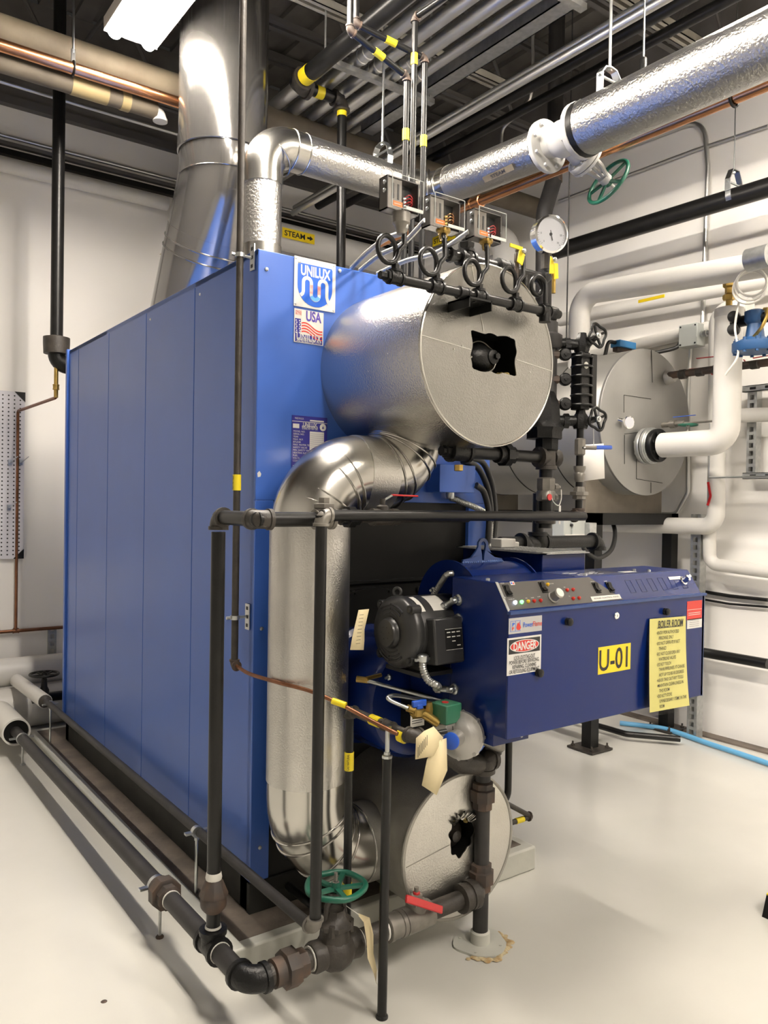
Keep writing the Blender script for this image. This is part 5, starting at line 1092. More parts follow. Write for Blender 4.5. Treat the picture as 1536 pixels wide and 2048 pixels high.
# three thin black lines rising behind the switches
hyr = .3
for k, (ub, ut, vt_, lab) in enumerate(((815, 806, 150, 'left'), (832, 820, 30, 'middle'), (848, 845, 115, 'right'))):
    yk = hyr+.0; pb_ = oy(ub, 530, yk); pt_ = oy(ut, vt_, yk); xk = (pb_.x+pt_.x)/2
    t = thing('control_line', ['thin black control pipe, left of three rising behind the pressure switches', 'thin black control pipe, middle of three rising behind the pressure switches', 'thin black control pipe, right of three rising behind the pressure switches'][k], 'pipe', (xk, yk, 2.35), 'thin black lines above the drum')
    mb = MB(); mb.cyl((xk, yk, BH-.03), (xk, yk, pt_.z), .0135, 12); obj('vertical_pipe', mb, 'pipe', t)
    f_ = MB(); 
    if k == 1:
        elbow(f_, (xk, yk, pt_.z), -Z, V((.1, -1, 0)), .0135, 1.6); mb = MB(); mb.cyl((xk, yk, pt_.z), (xk+.1, yk-1.4, pt_.z+.0), .0135, 12); obj('top_pipe', mb, 'pipe', t)
    else:
        q = oy((700, 0, 712)[k], (62, 0, 48)[k], yk+(.0 if k == 0 else .08)); elbow(f_, (xk, yk, pt_.z), -Z, (q-V((xk, yk, pt_.z))), .0135, 1.6)
        mb = MB(); mb.cyl((xk, yk, pt_.z), q, .0135, 12); mb.cyl(q, q+Z*1.2, .0135, 12); obj('top_pipe', mb, 'pipe', t); elbow(f_, q, V((xk, yk, pt_.z))-q, Z, .0135, 1.7)
    obj('elbow', f_, 'rust', t)
    mb = MB()
    if k != 1: wrap(mb, V((xk, yk, pt_.z)).lerp(q, .5), q-V((xk, yk, pt_.z)), .0155, .05); wrap(mb, (xk, yk, oy(806, 268, yk).z), Z, .0155, .05)
    else: wrap(mb, (xk, yk, oy(820, 115, yk).z), Z, .0155, .05)
    obj('yellow_marker', mb, 'yellow', t)
# ================================================================== THIN BLACK SUPPLY PIPE (front-left corner, vertical)
vx_, vy2 = -.050, .03
tp = thing('thin_supply_pipe', 'thin dark pipe running down from the roof past the boiler front corner', 'pipe', (vx_, vy2, 1.1))
pt_ = ox(476, 600, vx_); vy2 = ox(476, 800, vx_).y; zbot = ox(468, 1330, vx_).z
obj('pipe', MB().cyl((vx_, vy2, zbot), (vx_, vy2, 5.0), .0125, 14), 'fitting', tp)
mb = MB(); elbow(mb, (vx_, vy2, zbot), Z, -Y, .0125, 1.6); obj('elbow', mb, 'rust', tp)
mb = MB(); q = ox(475, 965, vx_); wrap(mb, (vx_, vy2, q.z), Z, .0145, .055); sl = obj('yellow_marker', mb, 'yellow', tp)
obj('lettering', MB().text('GAS NATURAL', .012, frame(V((vx_-.0146, vy2-.004, q.z)), Z, X) @ Matrix.Identity(4), .05, .01), 'ink', sl)
for k, (v, lab) in enumerate(((512, 'zinc clamp bracket holding the thin pipe at the boiler top corner'), (1237, 'zinc clamp bracket holding the thin pipe halfway down the boiler corner'))):
    q = ox(477, v, vx_); t = thing('pipe_bracket', lab, 'bracket', q, 'corner pipe brackets')
    mb = MB(); wrap(mb, (vx_, vy2, q.z), Z, .0165, .014); mb.cyl((vx_, vy2, q.z), (-.002, vy2-.0, q.z), .005, 8); mb.lathe((vx_-.02, vy2, q.z), -X, [(.006, 0), (.006, .012)], 6); obj('clamp', mb, 'zinc', t)
    mb = MB(); mb.box((-.006, vy2-.02, q.z-.045), (-.0025, vy2+.012, q.z+.045)); obj('back_plate', mb, 'zinc', t)
    mb = MB()
    for s_ in (-.03, 0, .03): mb.box((-.0068, vy2-.010, q.z+s_-.006), (-.0058, vy2+.004, q.z+s_+.006))
    obj('slot', mb, 'ink', t)
gy0 = -.665; gz0 = ox(828, 1475, .155).z
copper_pts = [V((vx_, vy2-.02, zbot)), ox(500, 1348, vx_), ox(560, 1366, vx_+.02), oy(620, 1382, -.36), oy(680, 1408, -.46), oy(740, 1440, -.56), oy(795, 1468, gy0+.01)]
ct = thing('copper_pilot_line', 'thin brownish copper tube sagging across the front of the fat silver pipe', 'tube', (.05, -.3, .9))
obj('tube', MB().sweep(spline(copper_pts, 10), .0065, 10), 'copper_old', ct)
mb = MB(); q = oy(678, 1406, -.465); wrap(mb, q, V((.25, -.35, -.1)), .010, .045); obj('yellow_marker', mb, 'yellow', ct)
# gas vent line with yellow tags: vertical + run
gx1 = .155; q0 = ox(703, 1420, gx1); 
gs = thing('gas_pipe', 'black gas pipe with yellow markers rising beside the green wheel valve', 'pipe', (gx1, q0.y, .1))
xg1 = oy(697, 1600, q0.y).x; gx1 = xg1
zg = q0.z
obj('vertical_pipe', MB().sweep(fillet([(gx1, -.01, .165), (gx1, q0.y, .165), (gx1, q0.y, zg)], .03), .0135, 14), 'pipe', gs)
E1 = oy(828, 1474, gy0)
mb = MB(); elbow(mb, (gx1, q0.y, zg), -Z, E1-V((gx1, q0.y, zg)), .0145, 1.6); cpl = V((gx1, q0.y, zg)).lerp(E1, .62); coupling(mb, cpl, E1-V((gx1, q0.y, zg)), .0145, .045, 1.35); elbow(mb, E1, V((gx1, q0.y, zg))-E1, X, .017, 1.6); obj('fittings', mb, 'fitting', gs)
obj('sloping_pipe', MB().cyl((gx1, q0.y, zg), E1, .0145, 14), 'fitting', gs)
mb = MB(); wrap(mb, V((gx1, q0.y, zg)).lerp(E1, .42), E1-V((gx1, q0.y, zg)), .0165, .04); wrap(mb, (gx1, q0.y, oy(697, 1522, q0.y).z), Z, .0155, .058); wrap(mb, (gx1, q0.y, oy(697, 1780, q0.y).z), Z, .0155, .05); wrap(mb, E1+(V((gx1, q0.y, zg))-E1).normalized()*.045-Z*.01, E1-V((gx1, q0.y, zg)), .021, .022); obj('yellow_marker', mb, 'yellow', gs)
tl_ = MB().text('GAS NATURAL', .011, frame(V((gx1-.012, q0.y-.0125, oy(697, 1522, q0.y).z)), Z, V((-.7, .7, 0))), .052, .01); obj('lettering', tl_, 'ink', gs)
# prop
ppx, ppy = .150, -.586; qt = oy(775, 1478, ppy)
pr = thing('support_post', 'thin black adjustable post holding the gas line up from the floor', 'post', (ppx, ppy, 0))
zj = oy(773, 1512, ppy).z
obj('post', MB().cyl((ppx, ppy, 0), (ppx+.004, ppy, zj), .0145, 16), 'pipe', pr)
mb = MB(); mb.cyl((ppx+.004, ppy, zj), (ppx+.004, ppy, zj+.085), .007, 10); mb.lathe((ppx+.004, ppy, zj), Z, [(.016, -.006), (.016, .002), (.010, .004), (.010, .012)], 8); mb.lathe((ppx+.004, ppy, zj+.08), Z, [(.008, 0), (.014, .006), (.014, .012)], 8); obj('threaded_rod', mb, 'zinc', pr)
mb = MB(); mb.lathe((ppx, ppy, 0), Z, [(.019, 0), (.019, .005), (.0155, .01)], 16); obj('foot', mb, 'pipe', pr)
# ================================================================== GAS RISER + REGULATOR
gpx, gpy = .668, -.46
gp = thing('gas_riser', 'thick dark pipe with unions rising from a round floor flange', 'pipe', (gpx, gpy, 0))
zcap = oy(962, 1520, gpy).z
obj('pipe', MB().cyl((gpx, gpy, .01), (gpx, gpy, zcap), .027, 20), 'pipe_dusty', gp)
for v in (1590, 1752):
    z = oy(965, v, gpy).z; mb = MB(); mb.lathe((gpx, gpy, z), Z, [(.030, -.05), (.036, -.045), (.036, -.02), (.046, -.018), (.046, .022), (.038, .026), (.038, .045), (.030, .05)], 8); obj('union', mb, 'rust', gp)
mb = MB(); elbow(mb, (gpx, gpy, zcap+.0), -Z, X, .030, 1.5); mb.lathe((gpx-.0, gpy, zcap-.05), Z, [(.036, 0), (.040, .01), (.040, .04), (.036, .05)], 16); mb.sweep([(gpx, gpy, zcap-.02), oy(925, 1525, gpy), oy(885, 1502, gpy)], [.034, .040, .032], 12); mb.lathe(oy(935, 1512, gpy-.03), -Y, [(.016, 0), (.016, .012)], 12); obj('tee', mb, 'fitting', gp)
mb = MB(); pts = [(math.cos(2*PI*k/48)*(.095+.006*math.sin(2*PI*k/48*5)), math.sin(2*PI*k/48)*(.088+.008*math.sin(2*PI*k/48*3))) for k in range(48)]
mb.prism(pts, (0, .008), frame((gpx, gpy, 0), X, Y)); fl = obj('floor_flange', mb, 'pad', gp)
mb = MB(); mb.lathe((gpx, gpy, .005), Z, [(.034, 0), (.034, .04), (.029, .045)], 20); 
for a in (.6, 2.2, 3.8, 5.3): mb.lathe((gpx+.075*math.cos(a), gpy+.07*math.sin(a), .008), Z, [(.005, 0), (.005, .003)], 8)
obj('collar', mb, 'pad', fl)
mb = MB()
for k in range(30):
    a = 3.6+2.9*k/30; rr = random.uniform(.093, .112); mb.ball((gpx+rr*math.cos(a), gpy+rr*math.sin(a), .003), random.uniform(.006, .012), 8, (1.3, 1.3, .35))
obj('caulk', mb, mat('yellowed_caulk', (.50, .43, .27), .8, col2=(.32, .20, .08), nscale=60), gp)
def pxy(u, v): return oy(u, v, gpy)
xj = gpx+.052
mb = MB(); ze = oy(985, 1545, gpy).z; zs = oy(988, 1490, gpy).z
mb.sweep(fillet([(gpx+.02, gpy, zcap), (xj, gpy, zcap), (xj, gpy, zs)], .03), .020, 14); wrap(mb, (xj, gpy, zcap+.045), Z, .025, .02); elbow(mb, (xj, gpy-.0, zs), -Z, V((-.75, -.5, .1)), .019, 1.6); obj('street_elbow', mb, 'fitting', gp)
rc_ = oy(922, 1470, -.655)
rg = thing('gas_regulator', 'round cast metal gas regulator with a blue cap', 'regulator', rc_-Z*.09)
ra = V((-.88, -.47, .05)).normalized()
mb = MB(); mb.lathe(rc_, ra, [(.04, -.045), (.050, -.04), (.058, -.012), (.074, -.008), (.074, .010), (.056, .016), (.045, .028), (.026, .034)], 40)
u_, w2 = orth(ra)
for k in range(8): a = 2*PI*k/8; mb.lathe(rc_+(u_*math.cos(a)+w2*math.sin(a))*.070, ra, [(.007, -.014), (.007, .014)], 6)
mb.cyl(rc_+ra*.03, rc_+ra*.085, .025, 20); obj('body', mb, 'castalu', rg)
mb = MB(); mb.lathe(rc_+ra*.083, ra, [(.026, 0), (.026, .006), (.022, .009)], 24); obj('cap', mb, 'bluehandle', rg, label='blue end cap')
outp = rc_+V((.07, .05, -.012)); mb = MB(); mb.lathe(rc_+V((.025, .0, -.0)), V((1, .45, 0)), [(.028, 0), (.028, .03), (.024, .04), (.024, .055)], 8); mb.sweep([outp, V((xj, gpy-.03, zs))], .019, 14); mb.lathe(outp, V((1, .45, 0)), [(.026, -.01), (.026, .015)], 8); obj('outlet_fitting', mb, 'greyfit', rg)
obj('vent_tube', MB().cyl(E1+X*.02, oy(893, 1462, -.69), .0075, 10), 'pipe', label='short black tube joining the gas line to the regulator', cat='tube')
# manila tags
for k, (pts, lab) in enumerate(((((848, 1462), (872, 1455), (885, 1475), (862, 1510), (833, 1520), (836, 1478)), 'creased manila tag hanging left of the gas regulator'), (((880, 1480), (898, 1478), (893, 1540), (868, 1588), (846, 1572), (858, 1520)), 'long manila tag hanging straight down below the gas regulator'))):
    mb = MB(); P_ = [oy(u, v, -.70-.006*k)+V((0, .012*math.sin(i*1.7), 0)) for i, (u, v) in enumerate(pts)]; c_ = sum(P_, V((0, 0, 0)))/len(P_)+V((0, -.01, 0))
    mb.add(P_+[c_], [(i, (i+1) % len(P_), len(P_)) for i in range(len(P_))]); o_ = obj('paper_tag', mb, 'manila', label=lab, cat='tag'); s_ = o_.modifiers.new('s', 'SOLIDIFY'); s_.thickness = .0008
    if k == 0:
        tb_ = MB()
        for i in range(7): q = oy(836+i*3, 1515-i*4, -.725); tb_.bar(q, q+Z*.03, .0015, .0008, up=Y)
        obj('lettering', tb_, 'ink', o_)
# solenoid valve green + brass
scn = oy(891, 1424, -.63); so = thing('solenoid_valve', 'green topped solenoid valve with a blue tee handle beside it', 'valve', scn-Z*.06)
fr = frame(scn, V((1, .12, 0)), Z)
mb = MB(); mb.box((-.032, -.030, -.034), (.038, .030, .034), fr); obj('coil', mb, 'solenoid', so, bevel=.004)
mb = MB(); mb.lathe(scn+V((-.002, 0, .024)), Z, [(.011, 0), (.011, .008)], 12); obj('red_cap', mb, 'red', so)
mb = MB(); mb.box((-.030, -.068, -.028), (.032, -.028, .030), fr); lb_ = obj('valve_body', mb, 'castalu', so, bevel=.004)
obj('lettering', MB().text('12', .03, fr @ Matrix.Translation((.008, -.048, .0305)), .024, .02), 'ink', lb_)
mb = MB(); L_ = oy(815, 1416, -.60); mb.sweep([scn+V((-.03, 0, -.03)), oy(848, 1428, -.61), L_], [.014, .015, .011], 10); mb.lathe(oy(835, 1425, -.605), V((-1, 0, .1)), [(.016, -.02), (.019, -.015), (.019, .015), (.014, .02)], 6); mb.lathe(oy(858, 1424, -.61), Z, [(.011, -.02), (.013, .01), (.01, .03)], 6); obj('brass_body', mb, 'brass', so)
mb = MB(); q = oy(838, 1408, -.61); mb.box((-.026, -.008, -.006), (.026, .012, .006), frame(q, X, Z)); mb.box((-.012, -.015, -.008), (.012, .0, .008), frame(q, X, Z)); obj('tee_handle', mb, 'bluehandle', so, label='blue tee handle', bevel=.003)
obj('bent_tube', MB().sweep(spline([L_, oy(785, 1403, -.58), oy(776, 1395, -.57), oy(790, 1391, -.56), oy(830, 1397, -.52), oy(868, 1402, -.5)], 10), .0065, 10), 'zinc', label='bright thin tube bent in a hairpin beside the green solenoid', cat='tube')
t = thing('pilot_rod', 'thin metal tube with a brass end leading to the burner', 'tube', oy(720, 1360, -.3))
obj('tube', MB().cyl(oy(735, 1362, -.33), oy(885, 1402, -.5), .0065, 10), 'zinc', t); obj('brass_end', MB().sweep([oy(713, 1358, -.3), oy(738, 1361, -.33)], .011, 8).cyl(oy(733, 1357, -.33), oy(762, 1350, -.33), .007, 8), 'brass', t)
fr_l, w_, h_ = yfr(821, 1424, 848, 1450, -.5); pl = sign(None, fr_l, w_, h_, 'offwhite', 'small_label', .001, label='small white label on the dark burner bottom behind the solenoid', cat='label')
mb = MB()
for k in range(5): panel(mb, fr_l, -.4*w_, (.32-.15*k)*h_, .35*w_, (.36-.15*k)*h_, .0015)
obj('lettering', mb, 'ink', pl)
# ================================================================== BURNER
def op(u, v, p0, n): d = _ray(u, v); return CAMP+d*((V(p0)-CAMP).dot(V(n))/d.dot(V(n)))
bu = thing('burner', 'dark blue forced draft burner with a round fan housing on the boiler front', 'burner', (.555, -.4, .9))
sx0, sx1 = .50, .80; scy, scz, sR = -.455, 1.185, .172
mb = MB(); mb.lathe((sx0, scy, scz), X, [(sR, 0), (sR, .006)], 64); mb.lathe((sx1-.006, scy, scz), X, [(sR, 0), (sR, .006)], 64); mb.lathe((sx0+.006, scy, scz), X, [(sR-.012, 0), (sR-.012, sx1-sx0-.012)], 64)
obj('fan_housing', mb, 'navy', bu)
# lifting eye plate
p = op(928, 1121, (0, scy, 0), (0, 1, 0)); ly = scy
mb = MB(); a = oy(925, 1116, ly); b = oy(1003, 1116, ly); zz = scz+sR-.014
fr = frame(((a.x+b.x)/2, ly, zz), X, Z); hw_ = (b.x-a.x)/2
o_ = [(-hw_, 0), (-hw_, .012)]+[(-hw_*.55+.0, .02), (-hw_*.36, .045), (-hw_*.30, .065)]
outer = [(-hw_, 0), (-hw_, .012), (-hw_*.6, .018), (-hw_*.36, .04), (-.024, .055), (-.022, .072), (-.012, .083), (0, .086), (.012, .083), (.022, .072), (.024, .055), (hw_*.36, .04), (hw_*.6, .018), (hw_, .012), (hw_, 0)]
inner = [(-.004, .008), (-.006, .03), (-.010, .045), (-.012, .055), (-.012, .064), (-.007, .072), (-.002, .074), (0, .0745), (.002, .074), (.007, .072), (.012, .064), (.012, .055), (.010, .045), (.006, .03), (.004, .008)]
n = len(outer); vs = []
for zt_ in (-.004, .004): vs += [fr @ V((x, y, zt_)) for x, y in outer]+[fr @ V((x, y, zt_)) for x, y in inner]
fs = []
for k in range(n):
    j = (k+1) % n; fs += [(k, j, n+j, n+k), (2*n+k, 3*n+k, 3*n+j, 2*n+j), (k, 2*n+k, 2*n+j, j), (n+k, n+j, 3*n+j, 3*n+k)]
mb.add(vs, fs); obj('lifting_eye', mb, 'navy_edge', bu)
mb = MB()
for k in range(20): mb.ball((a.x+(b.x-a.x)*k/19, ly-.004, zz+.002+random.uniform(-.002, .002)), .005, 6)
obj('weld_bead', mb, mat('painted_weld', (.10, .16, .34), .3), bu)
# air inlet box at right with mesh
a = oy(1000, 1104, -.72); bx0, bx1, byf, byb = 1.10, 1.135, -.506, -.075; bzt = 1.372
mb = MB(); mb.box((bx0-.2, byf, 1.05), (bx1, byb, bzt-.004)); obj('inlet_box', mb, 'navy', bu, bevel=.003)
mb = MB(); mb.box((bx0-.22, byf-.02, bzt-.003), (bx1+.02, byf, bzt)); mb.box((bx0-.22, byb, bzt-.003), (bx1+.02, byb+.02, bzt)); mb.box((bx1, byf-.02, bzt-.003), (bx1+.02, byb+.02, bzt)); mb.box((bx0-.22, byf-.02, bzt-.003), (bx0-.2, byb+.02, bzt))
for k in range(16): x = bx0-.2+(bx1-bx0+.2)*k/15; mb.box((x-.002, byf, bzt), (x+.002, byb, bzt+.003))
for k in range(14): y = byf+(byb-byf)*k/13; mb.box((bx0-.2, y-.002, bzt+.001), (bx1, y+.002, bzt+.004))
obj('inlet_mesh', mb, 'galv', bu)
mb = MB(); mb.lathe((.50, .012, .92), -Y, [(.30, 0), (.30, .02)], 48); obj('mounting_plate', mb, 'black', bu)
mb = MB(); mb.lathe((.47, -.01, .86), -Y, [(.225, 0), (.225, .02), (.205, .03), (.205, .30), (.19, .32)], 48); obj('blast_tube', mb, 'navy', bu)
mb = MB(); mb.box((.44, -.54, .90), (.82, -.18, 1.10)); obj('burner_body', mb, 'navy', bu, bevel=.004)
mb = MB(); mb.box((.40, -.53, .76), (.80, -.30, .90)); obj('lower_casing', mb, 'black', bu, bevel=.004)
mb = MB()
for q in (ox(868, 1180, sx0-.01), oy(779, 1354, -.33)): mb.lathe(q, V((-1, -.3, 0)), [(.011, 0), (.011, .008), (.005, .01), (.005, .022)], 6)
obj('bolt', mb, 'zinc', bu)
# ---- motor
mcx = .25; mc = ox(781, 1265, .25); my, mzz = mc.y, mc.z; mr = .112
mo = thing('electric_motor', 'black electric motor with a slotted round end bell left of the blue cabinet', 'motor', (.22, my, mzz-.1))
mb = MB(); mb.lathe((mcx, my, mzz), X, [(mr*.97, .02), (mr, .03), (mr, .235), (mr*.9, .25)], 56); obj('shell', mb, 'motor', mo)
mb = MB(); mb.lathe((mcx, my, mzz), X, [(mr*.34, -.018), (mr*.42, -.010), (mr*.44, .0), (mr*.50, -.002), (mr*.86, .004), (mr*1.0, .018), (mr*1.03, .024), (mr*1.03, .045), (mr, .05)], 56)
for k in range(4):
    a = PI/4+k*PI/2; q = V((mcx+.03, my+math.cos(a)*mr*1.0, mzz+math.sin(a)*mr*1.0)); mb.lathe(q, X, [(.016, -.016), (.016, .02)], 12); mb.lathe(q-X*.016, -X, [(.008, 0), (.008, .006)], 6)
obj('end_bell', mb, 'motor', mo)
mb = MB()     # ventilation slots: arcs recessed dark
for qd in (0, 1):
    for rr_ in (.56, .68, .80):
        for half in (0, 1):
            a0 = math.radians((50, 230)[qd]+half*42); 
            P = [V((mcx+.001+(.0015 if rr_ < .7 else .002)-.004*(1-rr_), my+math.cos(a0+math.radians(2+36*k/8))*mr*rr_, mzz+math.sin(a0+math.radians(2+36*k/8))*mr*rr_)) for k in range(9)]
            mb.sweep(P, .0038, 6)
obj('vent_slots', mb, 'ink', mo)
mb = MB(); mb.lathe((mcx, my, mzz), -X, [(mr*.40, .008), (mr*.38, .02), (mr*.3, .022)], 28)
for a in range(6): mb.lathe((mcx-.021, my+.02*math.cos(a), mzz+.02*math.sin(a)), -X, [(.002, 0), (.002, .002)], 6)
obj('end_cap', mb, 'motor', mo)
mb = MB(); q = ox(745, 1215, mcx+.02); mb.torus(V((mcx+.04, my+.02, mzz+mr*1.12)), V((1, .6, 0)), .013, .005, 20, 8); obj('lifting_eye', mb, 'motor', mo)
ja = ox(862, 1262, 0); jb = oy(858, 1262, my-mr-.015)
mb = MB(); fr = frame((.372, my-mr-.005, mzz-.012), X, V((0, .12, 1))); mb.box((-.060, -.078, -.03), (.058, .066, .03), fr); jbx = obj('terminal_box', mb, 'motor', mo, bevel=.006)
mb = MB(); panel(mb, fr, -.018, -.035, .05, .03, .0312, .001); np_ = obj('nameplate', mb, 'black', jbx)
mb = MB()
for k in range(4):
    for j in range(3):
        if random.random() < .75: panel(mb, fr, -.012+j*.020, .018-.014*k, .002+j*.020, .021-.014*k, .0320)
for e in ((-.018, -.035, .05, -.034), (-.018, .029, .05, .030)): panel(mb, fr, *e, .0320)
obj('lettering', mb, 'offwhite', np_)
mb = MB()
for (a_, w__, s_) in ((68, .018, .09), (68, .06, .14)):
    n_ = 5; x0 = mcx+s_-.035; 
    for k in range(n_):
        b0 = math.radians(100+k*8.0); b1 = math.radians(100+(k+1)*8.0); R_ = mr+.0012
        mb.quad(V((x0, my+math.cos(b0)*R_, mzz+math.sin(b0)*R_)), V((x0+w__, my+math.cos(b0)*R_, mzz+math.sin(b0)*R_)), V((x0+w__, my+math.cos(b1)*R_, mzz+math.sin(b1)*R_)), V((x0, my+math.cos(b1)*R_, mzz+math.sin(b1)*R_)))
obj('top_label', mb, 'offwhite', mo)
mb = MB(); mb.box((mcx+.05, my-.09, mzz-.135), (mcx+.25, my+.09, mzz-.122)); mb.box((mcx+.07, my-.07, mzz-.122), (mcx+.09, my+.07, mzz-.09)); mb.box((mcx+.2, my-.07, mzz-.122), (mcx+.22, my+.07, mzz-.09)); obj('foot', mb, 'motor', mo)
# paper tag hanging on motor
mb = MB(); y_ = my+.03
P_ = [oy(u, v, y_) for u, v in ((717, 1220), (738, 1218), (733, 1260), (734, 1282), (727, 1300), (700, 1300), (708, 1275))]
for i, d_ in enumerate((0, 0, .012, .015, .0, 0, .01)): P_[i].y += d_
mb.add(P_, [(0, 1, 2, 6), (2, 3, 4, 6), (4, 5, 6)]); tg = obj('paper_tag', mb, 'manila', label='creased manila tag hanging from the end of the black motor', cat='tag'); s_ = tg.modifiers.new('s', 'SOLIDIFY'); s_.thickness = .0008
mb = MB()
for i in range(9): q = oy(719-i*.9, 1230+i*7.2, y_-.004); mb.bar(q, q+X*.016, .0012, .0006, up=Y)
obj('lettering', mb, 'ink', tg)
# ================================================================== CONTROL CABINET
cx0_, cx1_ = .435, 1.442; cyF, cyB, cyT = -.80, -.545, -.743; cz0, czF, czT = .845, 1.228, 1.311
cab = thing('control_cabinet', 'dark blue burner control cabinet with a sloped switch panel and yellow notices', 'control cabinet', (.94, -.67, cz0))
mb = MB(); poly = [(cyF, cz0), (cyB, cz0+.0), (cyB, czT), (cyT, czT), (cyF, czF)]
vs = [V((x, y, z)) for x in (cx0_, cx1_) for y, z in poly]; mb.add(vs, [(0, 1, 2, 3, 4), (9, 8, 7, 6, 5)]+[(i, 5+i, 5+(i+1) % 5, (i+1) % 5) for i in range(5)])
obj('case', mb, 'navy', cab, bevel=.003)
mb = MB(); mb.box((cx0_-.002, cyF-.006, cz0), (cx1_+.012, cyF-.001, czF-.006)); obj('door', mb, 'navy', cab, bevel=.003)
mb = MB(); mb.box((cx0_-.003, cyF-.014, czF-.008), (cx1_+.014, cyF+.0, czF+.001)); mb.box((cx1_, cyF-.006, cz0), (cx1_+.012, cyF+.03, czF)); obj('drip_edge', mb, 'navy_edge', cab)
mb = MB(); mb.add([V((cx0_+x, y, z)) for x in (.002, .155) for y, z in ((cyB+.03, cz0-.035), (cyF+.055, cz0-.035), (cyF+.055, cz0+.002), (cyB+.03, cz0+.002))], [(0, 1, 2, 3), (7, 6, 5, 4), (0, 4, 5, 1), (1, 5, 6, 2), (2, 6, 7, 3), (3, 7, 4, 0)]); 
obj('bottom_flange', mb, 'navy', cab)
mb = MB(); mb.lathe((cx0_+.12, cyF+.055, cz0-.018), -Y, [(.007, 0), (.007, .006)], 6); obj('flange_bolt', mb, 'zinc', cab)
# fringe gasket below
# bevel frame
bd = V((0, cyT-cyF, czT-czF)); bl = bd.length; bn = X.cross(bd).normalized()
bfr = frame(V((cx0_, cyF, czF)), X, bd)
def bq(u, v): q = op(u, v, (cx0_, cyF, czF), bn); l = bfr.inverted() @ q; return l.x, l.y
xa = bq(1190, 1180)[0]; xb_ = bq(1250, 1205)[0]
mb = MB(); mb.prism([(.008, .004), (xb_-.002, .004), (xa-.0, bl-.004), (.010, bl-.004)], (0, .0015), bfr); fp = obj('switch_panel', mb, 'panelgrey', cab, label='dark grey switch panel')
mb = MB(); mb.prism([(-.001, -.002), (.008, .004), (.010, bl-.002), (.0, bl)], (0, .002), bfr); mb.lathe(bfr @ V((.008, bl*.45, .002)), bn, [(.004, 0), (.003, .002)], 8); obj('panel_edge', mb, 'galv', cab)
def bmat(lx, ly, lz=.0016): return bfr @ Matrix.Translation((lx, ly, lz))
for (u, v) in ((1014, 1182), (1085, 1175), (1192, 1176), (1219, 1175)):
    x, y = bq(u, v); mb = MB(); mb.box((x-.012, y-.020, .0015), (x+.012, y+.020, .004), bfr); sw_ = obj('rocker_switch', mb, 'black', fp)
    mb = MB(); mb.prism([(-.015, .004), (.015, .004), (.014, .010), (-.002, .006), (-.015, .012)], (-.008, .008), bmat(x, y, 0) @ frame(V((0, 0, 0)), V((0, 1, 0)), V((0, 0, 1)))); obj('rocker', mb, 'castblack', sw_)
def led(u, v, m, r=.0056):
    x, y = bq(u, v); mb = MB(); mb.lathe(bfr @ V((x, y, .0012)), bn, [(r*1.1, 0), (r*1.1, .002), (r, .004), (r*.7, .0075), (r*.3, .009)], 14); obj('indicator_lamp', mb, m, fp)
for u, v, m in ((1029, 1206, 'led_white'), (1042, 1205, 'led_green'), (1055, 1204, 'led_amber'), (1067, 1203, 'led_red'), (1080, 1202, 'led_red'), (1094, 1170, 'led_amber'), (1133, 1181, 'led_red'), (1145, 1180, 'led_red'), (1145, 1198, 'led_red'), (1157, 1197, 'led_red')): led(u, v, m)
x, y = bq(1105, 1196); mb = MB(); mb.lathe(bfr @ V((x, y, .0012)), bn, [(.019, 0), (.019, .003), (.016, .006), (.0145, .024), (.0175, .031), (.0155, .036)], 24); kn_ = obj('selector_knob', mb, 'castalu', fp, label='round silver knob'); mb = MB(); mb.lathe(bfr @ V((x, y, .037)), bn, [(.015, 0), (.0145, .001)], 24); obj('knob_face', mb, 'offwhite', kn_)
x, y = bq(1024, 1167); mb = MB(); panel(mb, bfr, x-.009, y-.006, x+.009, y+.006, .0022); ls = obj('tiny_label', mb, 'offwhite', fp); mb = MB(); panel(mb, bfr, x-.007, y-.003, x-.001, y+.003, .0026); obj('blue_print', mb, 'logoblue', ls); mb = MB(); panel(mb, bfr, x+.001, y-.004, x+.006, y+.002, .0026); obj('red_print', mb, 'redpaint', ls)
mb = MB()
for u, v, s_ in ((1004, 1167, 'POWER'), (1078, 1164, 'BURNER'), (1102, 1168, 'LOW FIRE'), (1184, 1164, 'HIGH FIRE'), (1210, 1163, 'SILENCE'), (1022, 1199, 'POWER ON'), (1052, 1197, 'FUEL'), (1064, 1196, 'FLAME'), (1077, 1194, 'ALARM'), (1128, 1175, 'GAS'), (1138, 1193, 'OIL')):
    x, y = bq(u, v); mb.text(s_, .0045, bmat(x, y), None, 0)
obj('lettering', mb, 'offwhite', fp)
x0, y0 = bq(1184, 1202); x1, y1 = bq(1243, 1196); mb = MB(); panel(mb, bfr, x0, .0075, x1-.004, .024, .0024); wl = obj('white_label', mb, 'offwhite', fp); obj('lettering', MB().text('BOILER CONTROL PANEL', .008, bmat((x0+x1)/2, .0158, .0025), (x1-x0)*.85, .005), 'ink', wl)
mb = MB(); xk0 = bq(1262, 1175)[0]
for k in range(6):
    x = xk0+.062*k
    for e in ((x-.015, bl*.25, x+.015, bl*.26), (x-.015, bl*.74, x+.015, bl*.75), (x-.015, bl*.25, x-.0143, bl*.75), (x+.0143, bl*.25, x+.015, bl*.75)): panel(mb, bfr, *e, .0008, .0006)
obj('blank_cutout_lines', mb, 'seam', cab)
x, y = bq(1352, 1156); mb = MB(); panel(mb, bfr, x-.045, y-.006, x+.03, y+.006, .0012); wl = obj('white_label', mb, 'offwhite', cab)
